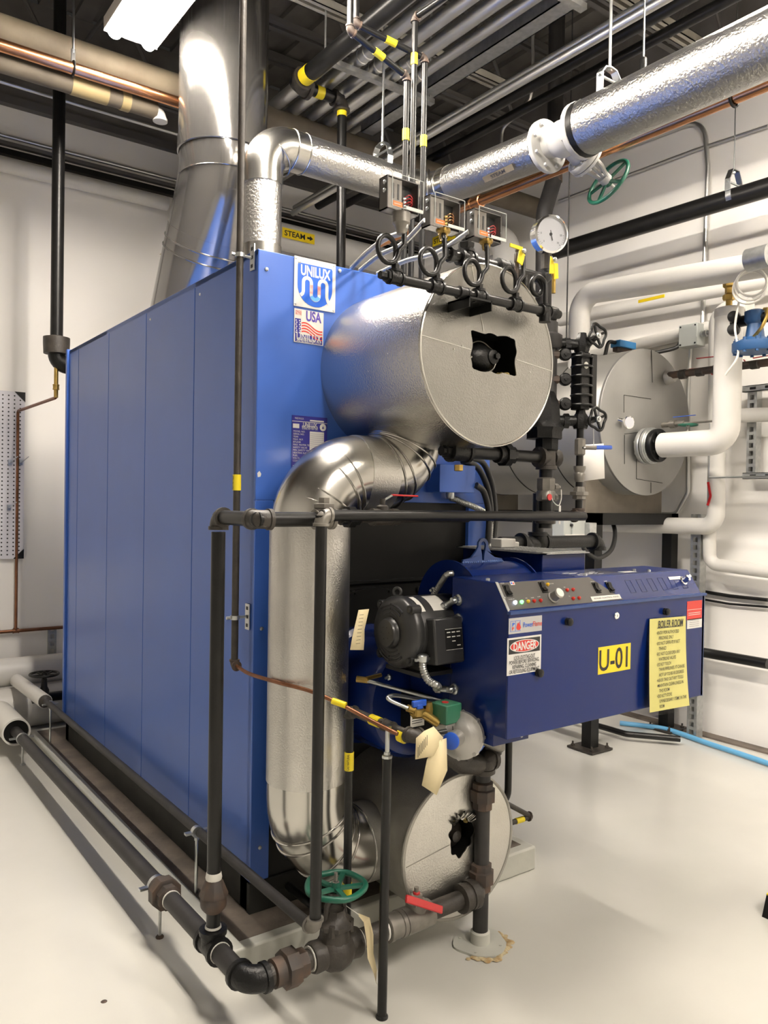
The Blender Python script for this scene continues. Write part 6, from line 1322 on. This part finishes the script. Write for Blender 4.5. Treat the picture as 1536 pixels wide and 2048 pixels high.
x, y = bq(1366, 1162); mb = MB(); mb.lathe(bfr @ V((x, y, 0)), bn, [(.017, 0), (.017, .004), (.012, .006), (.012, .026), (.010, .028)], 20); mb.bar(bfr @ V((x-.012, y-.004, .026)), bfr @ V((x+.012, y+.006, .026)), .010, .014, up=bn); obj('key_knob', mb, 'chrome', cab)
mb = MB()
for u, v in ((1298, 1141), (1268, 1140), (1385, 1172), (954, 1160)): 
    q = oz(u, v+2, czT); q.x = min(max(q.x, cx0_+.02), cx1_-.02); q.y = min(max(q.y, cyT+.02), cyB-.02); mb.lathe((q.x, q.y, czT), Z, [(.007, 0), (.007, .006), (.004, .008)], 6)
obj('top_screw', mb, 'zinc', cab)
mb = MB(); xx0 = .82; mb.box((xx0, cyT+.02, czT), (xx0+.26, cyB-.04, czT+.0012)); tl_ = obj('clear_wiring_label', mb, mat('faded_print_sheet', (.10, .12, .22), .15, coat=.6), cab)
mb = MB(); 
for k in range(14): xq = xx0+.01+random.random()*.17; yq = cyT+.03+random.random()*.08; mb.box((xq, yq, czT+.0013), (xq+.03*random.random()+.008, yq+.002, czT+.0018))
mb.box((xx0+.28, cyT+.03, czT), (xx0+.35, cyT+.06, czT+.001)); obj('lettering', mb, 'offwhite', tl_)
# door furniture
yd = cyF-.006
mb = MB(); q = oy(1232, 1231, yd); mb.lathe((q.x, yd, q.z), -Y, [(.012, 0), (.012, .004), (.010, .006)], 20); lk = obj('lock', mb, 'chrome', cab); mb = MB(); mb.box((q.x-.001, yd-.0065, q.z-.004), (q.x+.001, yd-.006, q.z+.004)); obj('keyhole', mb, 'ink', lk)
for u, v in ((1134, 1243), (1329, 1223), (1075, 1345)):
    q = oy(u, v, yd); mb = MB(); mb.lathe((q.x, yd, q.z), -Y, [(.012, 0), (.012, .004), (.009, .008), (.0125, .010), (.0125, .016), (.008, .019)], 16); obj('knob', mb, 'castblack', cab)
def dfr(u0, v0, u1, v1, yy=yd): return yfr(u0, v0, u1, v1, yy)
# logo plate
fr, w_, h_ = dfr(1017.5, 1235, 1083, 1263); h_ *= .88
pl = sign(cab, fr, w_, h_, mat('brushed_label', (.42, .42, .42), .4, .3), 'maker_plate', .001, label='silver maker label')
mb = MB(); mb.text('Power', .022, fr @ Matrix.Translation((.010, .0, .0012)), w_*.30, .005); mb.text('P', .014, fr @ Matrix.Translation((-w_*.37, h_*.10, .0012)), w_*.07, .03)
for e in ((-.46, .30, -.16, .32), (-.46, -.36, -.16, -.34), (-.46, -.36, -.45, .32), (-.31, -.36, -.30, .32), (-.17, -.36, -.16, .32)): panel(mb, fr, e[0]*w_, e[1]*h_, e[2]*w_, e[3]*h_, .0014)
obj('blue_lettering', mb, 'logoblue', pl)
mb = MB(); mb.text('Flame', .022, fr @ Matrix.Translation((w_*.355, .0, .0012)), w_*.27, .005); mb.text('F', .012, fr @ Matrix.Translation((-w_*.38, -h_*.17, .0012)), w_*.06, .03)
fl_ = [(0, -.3), (.05, -.28), (.08, -.15), (.06, 0), (.03, .1), (.035, .25), (-.005, .1), (-.02, .18), (-.045, .02), (-.06, -.12), (-.04, -.25)]
mb.prism([((x*1.0-.22)*w_, y*h_) for x, y in fl_], (.001, .0016), fr); obj('red_lettering', mb, 'redpaint', pl)
fr, w_, h_ = dfr(1015.5, 1277, 1082, 1338)
fr, w_, h_ = dfr(1014.5, 1277, 1081, 1341); pl = sign(cab, fr, w_, h_, 'white', 'danger_label', .001, label='white DANGER lock-out label')
mb = MB(); panel(mb, fr, -.46*w_, .06*h_, .46*w_, .45*h_, .0012); bk = obj('black_field', mb, 'ink', pl)
def ell(cx, cy, rx, ry, n=28): return [(cx+rx*math.cos(2*PI*k/n), cy+ry*math.sin(2*PI*k/n)) for k in range(n)]
mb = MB(); mb.prism(ell(0, .255*h_, .43*w_, .17*h_), (.0012, .0015), fr); obj('white_oval', mb, 'white', bk)
mb = MB(); mb.prism(ell(0, .255*h_, .405*w_, .15*h_), (.0015, .0018), fr); obj('red_oval', mb, 'redpaint', bk)
mb = MB(); mb.text('DANGER', .034, fr @ Matrix.Translation((0, .255*h_, .0018)), .68*w_, .03)
for v_ in mb.v: pass
obj('lettering', mb, 'white', bk)
mb = MB()
for k, (s_, ww) in enumerate((('LOCK-OUT/TAG-OUT', .62), ('POWER BEFORE SERVICING,', .88), ('REPAIRING, CLEANING', .70), ('OR RETOOLING EQUIPMENT', .88))): mb.text(s_, .0165, fr @ Matrix.Translation((0, (-.05-.125*k)*h_, .0012)), ww*w_, .01)
obj('lettering', mb, 'ink', pl)
fr, w_, h_ = dfr(1196.5, 1295, 1260, 1338)
pl = sign(cab, fr, w_, h_, 'yellow_sign', 'unit_label', .001, label='yellow U-01 unit label')
tm = MB().text('U-01', .055, fr @ Matrix.Translation((0, 0, .0012)), .88*w_, .012); ys = [v_ for v_ in tm.v]
k_ = .80*h_/(max(v_.z for v_ in ys)-min(v_.z for v_ in ys)); zc2 = (max(v_.z for v_ in ys)+min(v_.z for v_ in ys))/2
for v_ in tm.v: v_.z = fr.translation.z+(v_.z-zc2)*k_
obj('lettering', tm, 'ink', pl)
fr, w_, h_ = dfr(1374, 1203, 1403, 1237); pl = sign(cab, fr, w_, h_, 'redpaint', 'warning_label', .001, label='small red warning label')
mb = MB(); panel(mb, fr, -.48*w_, .03*h_, .48*w_, .05*h_, .0013); panel(mb, fr, -.4*w_, -.15*h_, .4*w_, -.12*h_, .0013); panel(mb, fr, -.4*w_, -.25*h_, .4*w_, -.22*h_, .0013); obj('lettering', mb, 'offwhite', pl)
fr, w_, h_ = dfr(1374, 1239, 1403, 1254); pl = sign(cab, fr, w_, h_, 'white', 'serial_label', .001)
mb = MB()
for k in range(4): panel(mb, fr, -.35*w_, (.3-.2*k)*h_, .3*w_, (.33-.2*k)*h_, .0013)
obj('lettering', mb, 'ink', pl)
# boiler room notice (laminated, slightly curled, hangs over the door)
nt = thing('boiler_room_notice', 'laminated yellow BOILER ROOM rules notice taped on the cabinet door', 'notice', (.8, -1.11, .93))
TLp = oy(1296, 1235, yd-.002); TRp = oy(1372, 1229, yd-.002); BLp = oy(1285, 1427, yd-.002); BRp = oy(1369, 1412, yd-.002)
nx_, nz_ = 8, 16
def notice(m, s0, s1, t0, t1, dz):
    b = MB(); g = []
    for j in range(nz_+1):
        for i in range(nx_+1):
            s = s0+(s1-s0)*i/nx_; t_ = t0+(t1-t0)*j/nz_
            tp_ = TLp.lerp(TRp, s); bp_ = BLp.lerp(BRp, s); q = tp_.lerp(bp_, t_)
            q.x += -.012*math.sin(t_*PI)*(1-s); q.y += -.004-.022*t_*t_-.012*math.sin(t_*PI)*(1-s)+dz; g.append(q)
    for j in range(nz_):
        for i in range(nx_): k = j*(nx_+1)+i; b.f.append((k, k+nx_+1, k+nx_+2, k+1))
    b.v = g; return b
def npos(s, t_, dz=0):
    q = TLp.lerp(TRp, s).lerp(BLp.lerp(BRp, s), t_); q.x += -.012*math.sin(t_*PI)*(1-s); q.y += -.004-.022*t_*t_-.012*math.sin(t_*PI)*(1-s)+dz; return q
pg = obj('paper', notice(0, .02, .97, .015, .975, 0), 'paleyellow', nt)
la = obj('clear_laminate', notice(0, -.02, 1.02, -.01, 1.02, .0008), 'glass', nt)
W2 = (TRp-TLp).length; H2 = (TLp-BLp).length
lt = MB()
def nline(s_, tpos, size, s0, width, bold=0, shear=0):
    t_ = MB().text(s_, size, Matrix.Identity(4), width, bold, 0, align='LEFT', shear=shear)
    for v_ in t_.v: q = npos(s0+v_.x/W2, tpos-v_.y/H2, -.0022); v_.x, v_.y, v_.z = q
    lt.add(t_.v, t_.f)
nline('BOILER ROOM', .078, .036, .22, .66*W2, .010, .15)
for (s_a, s_b, t_a) in ((.20, .88, .112),):
    ub = [npos(s_a+(s_b-s_a)*i/8, t_a+dt, -.0022) for dt in (0, .006) for i in range(9)]; lt.add(ub, [(i, i+1, 10+i, 9+i) for i in range(8)])
rows = ['•ENTRY FOR AUTHORIZED', '  PERSONNEL ONLY', '•DO NOT OPERATE IF NOT', '  TRAINED', '•DO NOT CLOSE/OPEN ANY', '  WATERLINE VALVES', '•DO NOT TOUCH', '  TANK/PIPELINES, IT CAN BE', '  HOT UP TO 80-90 DEGRESS', '•NEVER TAKE OUT ANY TOOLS', '•MAINTAIN CLEANLINESS IN', '  THIS ROOM', '•DO NOT STORE', '  UNNECESSARY ITEMS IN THE', '  ROOM']
ind = (.19, .24)
for k, s_ in enumerate(rows):
    i_ = 1 if s_.startswith(' ') else 0; s2_ = s_.strip(); nline(s2_, .165+.0545*k, .0165, ind[i_], min(len(s2_)*.0275*W2, .66*W2), .004, .12)
obj('lettering', lt, 'ink', nt)
# conduit fittings on the cabinet's left side + flexible conduits
def pfx(u, v): return ox(u, v, cx0_)
mb = MB()
cf = thing('conduit_elbow_set', 'zinc flexible conduit elbows plugged into the left side of the blue cabinet', 'conduit fittings', pfx(915, 1240))
for (u, v) in ((924, 1199), (924, 1237), (916, 1377)):
    q = pfx(u-6, v+1); mb = MB(); mb.lathe(q, -X, [(.018, 0), (.018, .005), (.012, .007), (.012, .018)], 16); e = q-X*.020
    dd_ = V((-.2, .9, -.55)) if v < 1300 else V((-.55, .8, .0)); mb.sweep([e+X*.010, e, e+dd_*.015, e+dd_*.042], .0105, 12); mb.lathe(e+dd_*.042, dd_, [(.013, -.010), (.014, -.008), (.014, .008), (.010, .010)], 12); mb.lathe(e+dd_*.040, V((-.5, -.8, .3)), [(.003, 0), (.003, .018)], 6); mb.lathe(e+V((-.010, 0, .004)), V((-1, -.2, 0)), [(.006, 0), (.006, .003)], 8)
    obj('connector', mb, 'zinc', cf)
q1 = pfx(918, 1200)-X*.03; q2 = pfx(918, 1238)-X*.03; q3_ = pfx(910, 1378)-X*.03
mb = MB(); flex(mb, spline([q1+V((-.0, .035, -.02)), q1+V((-.008, .05, -.04)), q1+V((0, .05, -.065)), q1+V((.03, .05, -.08))], 8), .0095); flex(mb, spline([q2+V((-.0, .035, -.02)), q2+V((-.008, .045, -.045)), q2+V((.01, .05, -.06)), q2+V((.03, .06, -.065))], 8), .0095); obj('short_conduit', mb, 'flex', cf)
t = thing('motor_conduit', 'pale ribbed flexible conduit curving from the motor box down to the cabinet side', 'conduit', q3_)
ms = oy(846, 1320, my-mr-.01)
mb = MB(); flex(mb, spline([ms, oy(846, 1337, my-mr-.01), oy(856, 1360, my-mr-.02), oy(875, 1372, my-mr-.03), q3_+V((-.015, .04, 0))], 12), .0125); obj('flexible_sleeve', mb, 'flex', t)
mb = MB(); mb.lathe(ms, Z, [(.017, -.004), (.018, .0), (.018, .014), (.012, .018)], 12); mb.bar(ms+V((-.03, 0, .002)), ms+V((.03, 0, .002)), .008, .008); obj('connector', mb, 'zinc', t)
mb = MB(); a = oz(904, 1146, czT+.01); flex(mb, spline([ox(866, 1190, .47), ox(878, 1172, .47), ox(893, 1150, .46), ox(905, 1147, .48)], 12), .0105); obj('flexible_conduit', mb, 'flex', label='ribbed flexible conduit climbing behind the left top corner of the cabinet', cat='conduit')
# vent loop right of the mud drum
t = thing('vent_loop_pipe', 'black bent pipe and thin tagged pipe right of the lower drum', 'pipe', (.9, -.2, .3))
yv_ = -.36; a = oy(1018, 1480, yv_); b = oy(1016, 1600, yv_); 
obj('bent_pipe', MB().sweep(fillet([(a.x, yv_, .96), (a.x, yv_, b.z-.02), (a.x-.14, yv_+.10, b.z-.05)], .07), .0135, 14), 'pipe', t)
c1 = oy(1062, 1633, -.12); c0 = oy(1008, 1604, -.12); c2 = oy(1000, 1655, -.12); 
obj('thin_pipe', MB().cyl(c0, c1, .011, 10).cyl(c1, V((c1.x-.30, c1.y-.0, c1.z)), .011, 10), 'fitting', t)
mb = MB(); elbow(mb, c1, c0-c1, -X, .012, 1.5); obj('elbow', mb, 'rust', t)
mb = MB(); wrap(mb, V((c1.x-.07, c1.y, c1.z)), X, .0125, .045); obj('yellow_marker', mb, 'yellow', t)
# valves/actuator behind the burner box
t = thing('damper_actuator', 'pale actuator box behind the blue inlet box', 'actuator', oy(1000, 1090, -.2))
q = oy(1003, 1085, -.22); mb = MB(); mb.box((q.x-.03, -.25, q.z-.02), (q.x+.05, -.19, q.z+.016)); mb.box((q.x+.05, -.24, q.z-.02), (q.x+.08, -.2, q.z+.002)); obj('housing', mb, 'offwhite', t, bevel=.004)
t = thing('gas_train', 'black gas valve piping behind the burner below the level gauge', 'pipe', oy(1080, 1070, -.05))
y_ = .05
a = oy(1000, 1078, y_); b = oy(1075, 1085, y_); c = oy(1195, 1085, y_); d = oy(1075, 1030, y_)
z_ = b.z
obj('pipe', MB().cyl((a.x-.0, y_, z_), (c.x, y_, z_-.0), .030, 16).cyl((b.x, y_, z_), (b.x, y_, d.z+.1), .026, 16), 'castblack', t)
mb = MB(); elbow(mb, (b.x, y_, z_-.0), Z, X, .032, 1.5); elbow(mb, (b.x-.07, y_, z_), -X, -Z, .032, 1.4); elbow(mb, (c.x, y_, z_), -X, -Z, .03, 1.5); obj('elbow', mb, 'castblack', t)
# grey disconnect box with cable, on tank frame
q = ox(1150, 1055, 2.45); 
t = thing('disconnect_box', 'pale grey electrical box with a small switch cover on the tank stand', 'electrical box', (q.x, q.y, q.z-.1))
yq = q.y; a = oy(1128, 1035, yq); b = oy(1168, 1078, yq)
mb = MB(); mb.box((a.x, yq, b.z), (b.x, yq+.09, a.z)); mb.box((a.x+.065, yq-.012, b.z), (b.x, yq, a.z+.0)); obj('enclosure', mb, 'boxgrey', t, bevel=.003)
c = oy(1187, 1058, yq-.02); mb = MB(); mb.box((b.x-.01, yq-.05, b.z+.01), (b.x+.055, yq+.02, a.z-.03)); obj('switch_cover', mb, 'galv', t, bevel=.004)
k_ = oy(1158, 1053, yq-.001); mb = MB(); mb.lathe((a.x+.06, yq-.002, (a.z+b.z)/2+.02), -Y, [(.009, 0), (.008, .012)], 12); obj('knob', mb, 'ink', t); mb = MB(); mb.box((a.x, yq-.013, b.z+.02), (b.x-.01, yq-.012, b.z+.03)); obj('pale_strip', mb, 'offwhite', t)
obj('black_cable', MB().sweep(spline([oy(1163, 1078, yq), oy(1170, 1100, yq), oy(1195, 1116, yq), oy(1222, 1100, yq), oy(1230, 1065, yq+.1), oy(1220, 1030, yq+.2)], 10), .014, 10), 'cable', label='thick black cable looping below the pale grey box up to the tank frame', cat='cable')
# ================================================================== HORIZONTAL TANK
tcx, tcz, tR, tY = 3.13, 2.09, .47, .66
tk = thing('storage_tank', 'large horizontal galvanised clad tank on a black steel frame', 'tank', (tcx, 1.6, tcz-tR))
obj('jacket', MB().lathe((tcx, tY+.01, tcz), Y, [(tR-.004, 0), (tR, .006), (tR, 2.35), (tR-.03, 2.4)], 72), 'tank', tk)
obj('end_face', MB().lathe((tcx, tY, tcz), Y, [(tR-.003, 0), (tR+.003, .004), (tR+.003, .02)], 72), 'facedull' if False else mat('tank_end_sheet', (.34, .335, .32), .42, .75, noise=.1, nscale=4), tk)
mb = MB()
for yy in (tY+.42, tY+.85, tY+1.3): mb.torus((tcx, yy, tcz), Y, tR+.001, .004, 72, 6)
obj('jacket_seam', mb, 'skid', tk)
mb = MB()
def tq(u, v): return oy(u, v, tY-.0015)
for a, b in (((1248, 790), (1302, 798)), ((1248, 790), (1248, 825)), ((1303, 700), (1305, 765)), ((1273, 918), (1273, 958)), ((1273, 958), (1325, 966)), ((1302, 965), (1302, 986)), ((1249, 870), (1249, 928)), ((1249, 868), (1300, 862))): mb.bar(tq(*a), tq(*b), .003, .002, up=Y)
obj('patch_seam', mb, 'skid', tk)
mb = MB(); q = tq(1335, 755); mb.lathe(q, -Y, [(.05, 0), (.035, .05), (.03, .055)], 16); obj('nozzle_cone', mb, 'tank', tk)
q = ox(1250, 690, 2.85); 
t = thing('blue_switch_box', 'small bright blue box on top of the horizontal tank', 'electrical box', (2.83, .95, tcz+.40))
a = oy(1233, 680, .95); b = oy(1265, 700, .95); mb = MB(); mb.box((a.x, .92, b.z-.0), (b.x, 1.0, a.z)); mb2 = obj('case', mb, 'skyblue', t, bevel=.003); mb = MB(); mb.box((a.x+.0, .94, b.z-.03), (b.x-.02, .98, b.z)); obj('stem', mb, 'rust', t)
obj('black_cable', MB().sweep(spline([V((a.x, .96, b.z+.03)), V((a.x-.07, .96, b.z+.02)), V((a.x-.09, .97, b.z-.06)), V((a.x-.08, 1.0, tcz+.41))], 8), .013, 10), 'cable', label='short black cable curving from the blue box onto the tank top', cat='cable')
# tank flange and small fittings
fz = 1.93
t = thing('tank_flange', 'bolted flange joint between the tank face and the white drop pipe', 'flange', (xl, tY-.1, fz-.1))
obj('neck', MB().cyl((xl, tY, fz), (xl, ps.y+.03, fz), .055, 24), 'galv', t)
mb = MB(); flange(mb, (xl, tY-.05, fz), Y, .115, .03, 8); flange(mb, (xl, tY-.085, fz), Y, .115, .025, 8); obj('near_flange', mb, 'galv', t)
mb = MB(); flange(mb, (xl, ps.y+.07, fz), Y, .105, .025, 8); obj('outer_flange', mb, 'galv', t); mb = MB(); flange(mb, (xl, ps.y+.035, fz), Y, .105, .035, 8); obj('black_flange', mb, 'castblack', t)
q = oy(1256, 845, tY-.05); t = thing('thermometer', 'small round dial thermometer on the tank face', 'thermometer', q)
mb = MB(); mb.cyl(V((q.x-.03, tY, q.z+.02)), q, .014, 10); mb.lathe(q, V((-.3, -1, 0)), [(.036, -.012), (.04, 0), (.04, .012), (.034, .014)], 24); obj('case', mb, 'chrome', t); mb = MB(); mb.lathe(q, V((-.3, -1, 0)), [(.033, .010), (.033, .0148)], 24); obj('dial', mb, 'dialface', t)
q = oy(1325, 850, tY); t = thing('ball_valve', 'small ball valve with a blue lever on the tank face', 'valve', q)
mb = MB(); mb.cyl(q, q+V((.0, -.16, 0)), .018, 12); mb.cyl(q+V((0, -.06, 0)), q+V((0, -.10, .0)), .026, 12); mb.cyl(q+V((0, -.16, 0)), q+V((.0, -.5, .0)), .007, 8); obj('body', mb, 'greyfit', t); mb = MB(); mb.bar(q+V((0, -.08, .045)), q+V((.03, -.22, .05)), .014, .004); obj('lever', mb, 'bluehandle', t)
q = ox(1376, 850, 3.2); t = thing('gate_valve', 'small valve with a flat green handwheel near the tank face', 'valve', q-Z*.1)
mb = MB(); mb.lathe(q-Z*.1, Z, [(.02, 0), (.024, .03), (.014, .05), (.012, .1)], 12); obj('body', mb, 'greyfit', t); wheel(t, q, Z, .055, .006, 4, 'green')
p0 = oy(1345, 750, tY-.05); q0 = ox(1462, 735, p0.x); t = thing('valve_manifold', 'rusty pipe manifold with red lever valves left of the tall white pipe', 'pipe', (p0.x, p0.y, p0.z-.03))
mb = MB(); mb.cyl((p0.x, tY, p0.z), (p0.x, q0.y-.5, q0.z-.0), .024, 14); obj('pipe', mb, 'rust', t)
mb = MB()
for k in range(9): yk = tY-.1-.12*k; r_ = (.032, .028, .034)[k % 3]; zk = p0.z; mb.lathe((p0.x, yk, zk-.005), -Y, [(r_*.8, 0), (r_, .006), (r_, .05), (r_*.8, .056)], 8)
obj('fittings', mb, 'fitting', t)
for (u, v, d_) in ((1440, 718, -1), (1425, 740, -1), (1500, 724, 1)):
    q = ox(u, v, p0.x); mb = MB(); mb.bar(q+V((0, 0, -.03)), q+V((0, .04, .02)), .012, .004); mb.bar(q+V((0, .04, .02)) if d_ < 0 else q+V((0, -.02, .02)), q+V((0, .16 if d_ < 0 else -.16, .025)), .014, .005); obj('lever', mb, 'red', t, label='red lever')
# frame
tf = thing('tank_stand', 'black square tube steel frame carrying the horizontal tank', 'frame', (3.18, 1.5, 0))
fx0, fx1, fy0, fy1, fzt = 2.77, 3.58, .78, 2.6, 1.50
for x in (fx0, fx1):
    for y in (fy0, fy1):
        obj('leg', MB().box((x-.037, y-.037, .015), (x+.037, y+.037, fzt)), 'black', tf)
        mb = MB(); mb.box((x-.10, y-.10, .005), (x+.10, y+.10, .017)); mb.box((x-.08, y-.08, .0), (x+.08, y+.08, .006))
        for a in (-1, 1):
            for b in (-1, 1): mb.lathe((x+a*.075, y+b*.075, .017), Z, [(.012, 0), (.012, .012), (.006, .014), (.006, .03)], 6)
        obj('foot_plate', mb, 'fitting', tf)
mb = MB()
for y in (fy0, fy1): mb.box((fx0-.037, y-.037, fzt-.075), (fx1+.037, y+.037, fzt))
for x in (fx0, fx1): mb.box((x-.037, fy0, fzt-.075), (x+.037, fy1, fzt))
obj('top_beam', mb, 'black', tf)
mb = MB()
for y in (fy0, fy1): mb.box((fx0, y-.03, .20), (fx1, y+.03, .26))
for x in (fx0, fx1): mb.box((x-.03, fy0, .20), (x+.03, fy1, .26))
obj('bottom_beam', mb, 'black', tf)
mb = MB()
for yy in (.83, 2.2):
    P_ = [(-.40, fzt-tcz), (.40, fzt-tcz)]+[(.455*math.sin(math.radians(a)), -.455*math.cos(math.radians(a))) for a in range(60, -61, -10)]
    mb.prism(P_, (-.012, .012), frame((tcx, yy, tcz), X, Z))
obj('saddle', mb, mat('weathered_saddle_sheet', (.20, .175, .14), .6, .3, noise=.25, nscale=6), tf)
obj('low_drain_pipe', MB().sweep(fillet([(3.1, 1.2, .05), (3.1, .75, .05), (3.32, .5, .045)], .05), .02, 12), 'pipe', label='short black drain pipe on the floor under the tank frame', cat='pipe')
# blue pressure valve at right edge
q = ox(1510, 660, 2.9); t = thing('pressure_regulating_valve', 'dark blue regulating valve with a bolted diaphragm at the right edge', 'valve', q-Z*.2)
x_, y_, z_ = 2.9, q.y, q.z
mb = MB(); mb.lathe((x_, y_, z_-.09), Z, [(.11, -.03), (.115, -.02), (.115, .02), (.09, .03), (.05, .05), (.04, .12), (.055, .14), (.055, .19), (.03, .2)], 24)
for k in range(10): a = 2*PI*k/10; mb.lathe((x_+.1*math.cos(a), y_+.1*math.sin(a), z_-.09), Z, [(.01, -.04), (.01, .04)], 6)
obj('body', mb, 'pumpblue', t)
mb = MB(); mb.cyl((x_, y_+.13, z_+.06), (x_, y_-.3, z_+.06), .03, 14)
for k in (0, 1): mb.lathe((x_-.03, y_+.10, z_+.08-.07*k), V((-1, -.3, 0)), [(.03, 0), (.034, .01), (.03, .04), (.012, .045)], 20)
obj('black_fittings', mb, 'castblack', t)
mb = MB(); mb.sweep(spline([V((x_-.05, y_-.02, z_-.05)), V((x_-.07, y_-.08, z_+.0)), V((x_-.05, y_-.10, z_+.08)), V((x_-.02, y_-.06, z_+.10))]), .009, 8); mb.lathe((x_-.05, y_-.10, z_+.06), Z, [(.018, 0), (.018, .03)], 6); obj('copper_bypass', mb, 'brass', t)
q = ox(1500, 575, 2.8); mb = MB()
for k in range(3): mb.torus(q+V((-.01*k, -.01*k, .01*k)), V((1, .3, .25*k)), .085-.006*k, .006, 32, 8)
mb.sweep(spline([q+V((0, .06, -.06)), q+V((0, .08, -.2)), q+V((0, .06, -.35)), q+V((0, .13, -.45))]), .006, 8)
obj('coiled_wire', mb, 'offwhite', label='coil of pale wire hanging above the blue regulating valve', cat='wire')
q = ox(1533, 512, 2.75); t = obj('pipe_clamp', MB().lathe(q, Y, [(.06, -.02), (.06, .1)], 20), 'galv', label='grey pipe clamp at the right edge over the glossy white pipe', cat='clamp')
# small red handle on thin line at right
p0 = ox(1418, 955, 3.45); mb = MB(); mb.cyl(p0, V((3.45, p0.y-1.2, p0.z+.0)), .007, 8); mb.cyl((3.45, p0.y, p0.z), (3.45, p0.y, p0.z+.35), .005, 8); t = obj('thin_sensor_line', mb, 'zinc', label='thin metal line with a red handled valve on the right wall', cat='tube')
mb = MB(); mb.bar(p0+V((-.01, 0, -.03)), p0+V((-.01, -.02, -.12)), .014, .006, up=X); mb.bar(p0+V((-.01, -.02, -.12)), p0+V((-.01, -.0, -.18)), .014, .006, up=X); obj('red_handle', mb, 'red', t)
# drain on floor
q = oz(208, 2003, 0); obj('floor_stain', MB().lathe((q.x, q.y, 0), Z, [(.010, 0), (.008, .0015)], 10), 'rust', label='small dark brown spot on the bare floor at lower left', cat='spot')
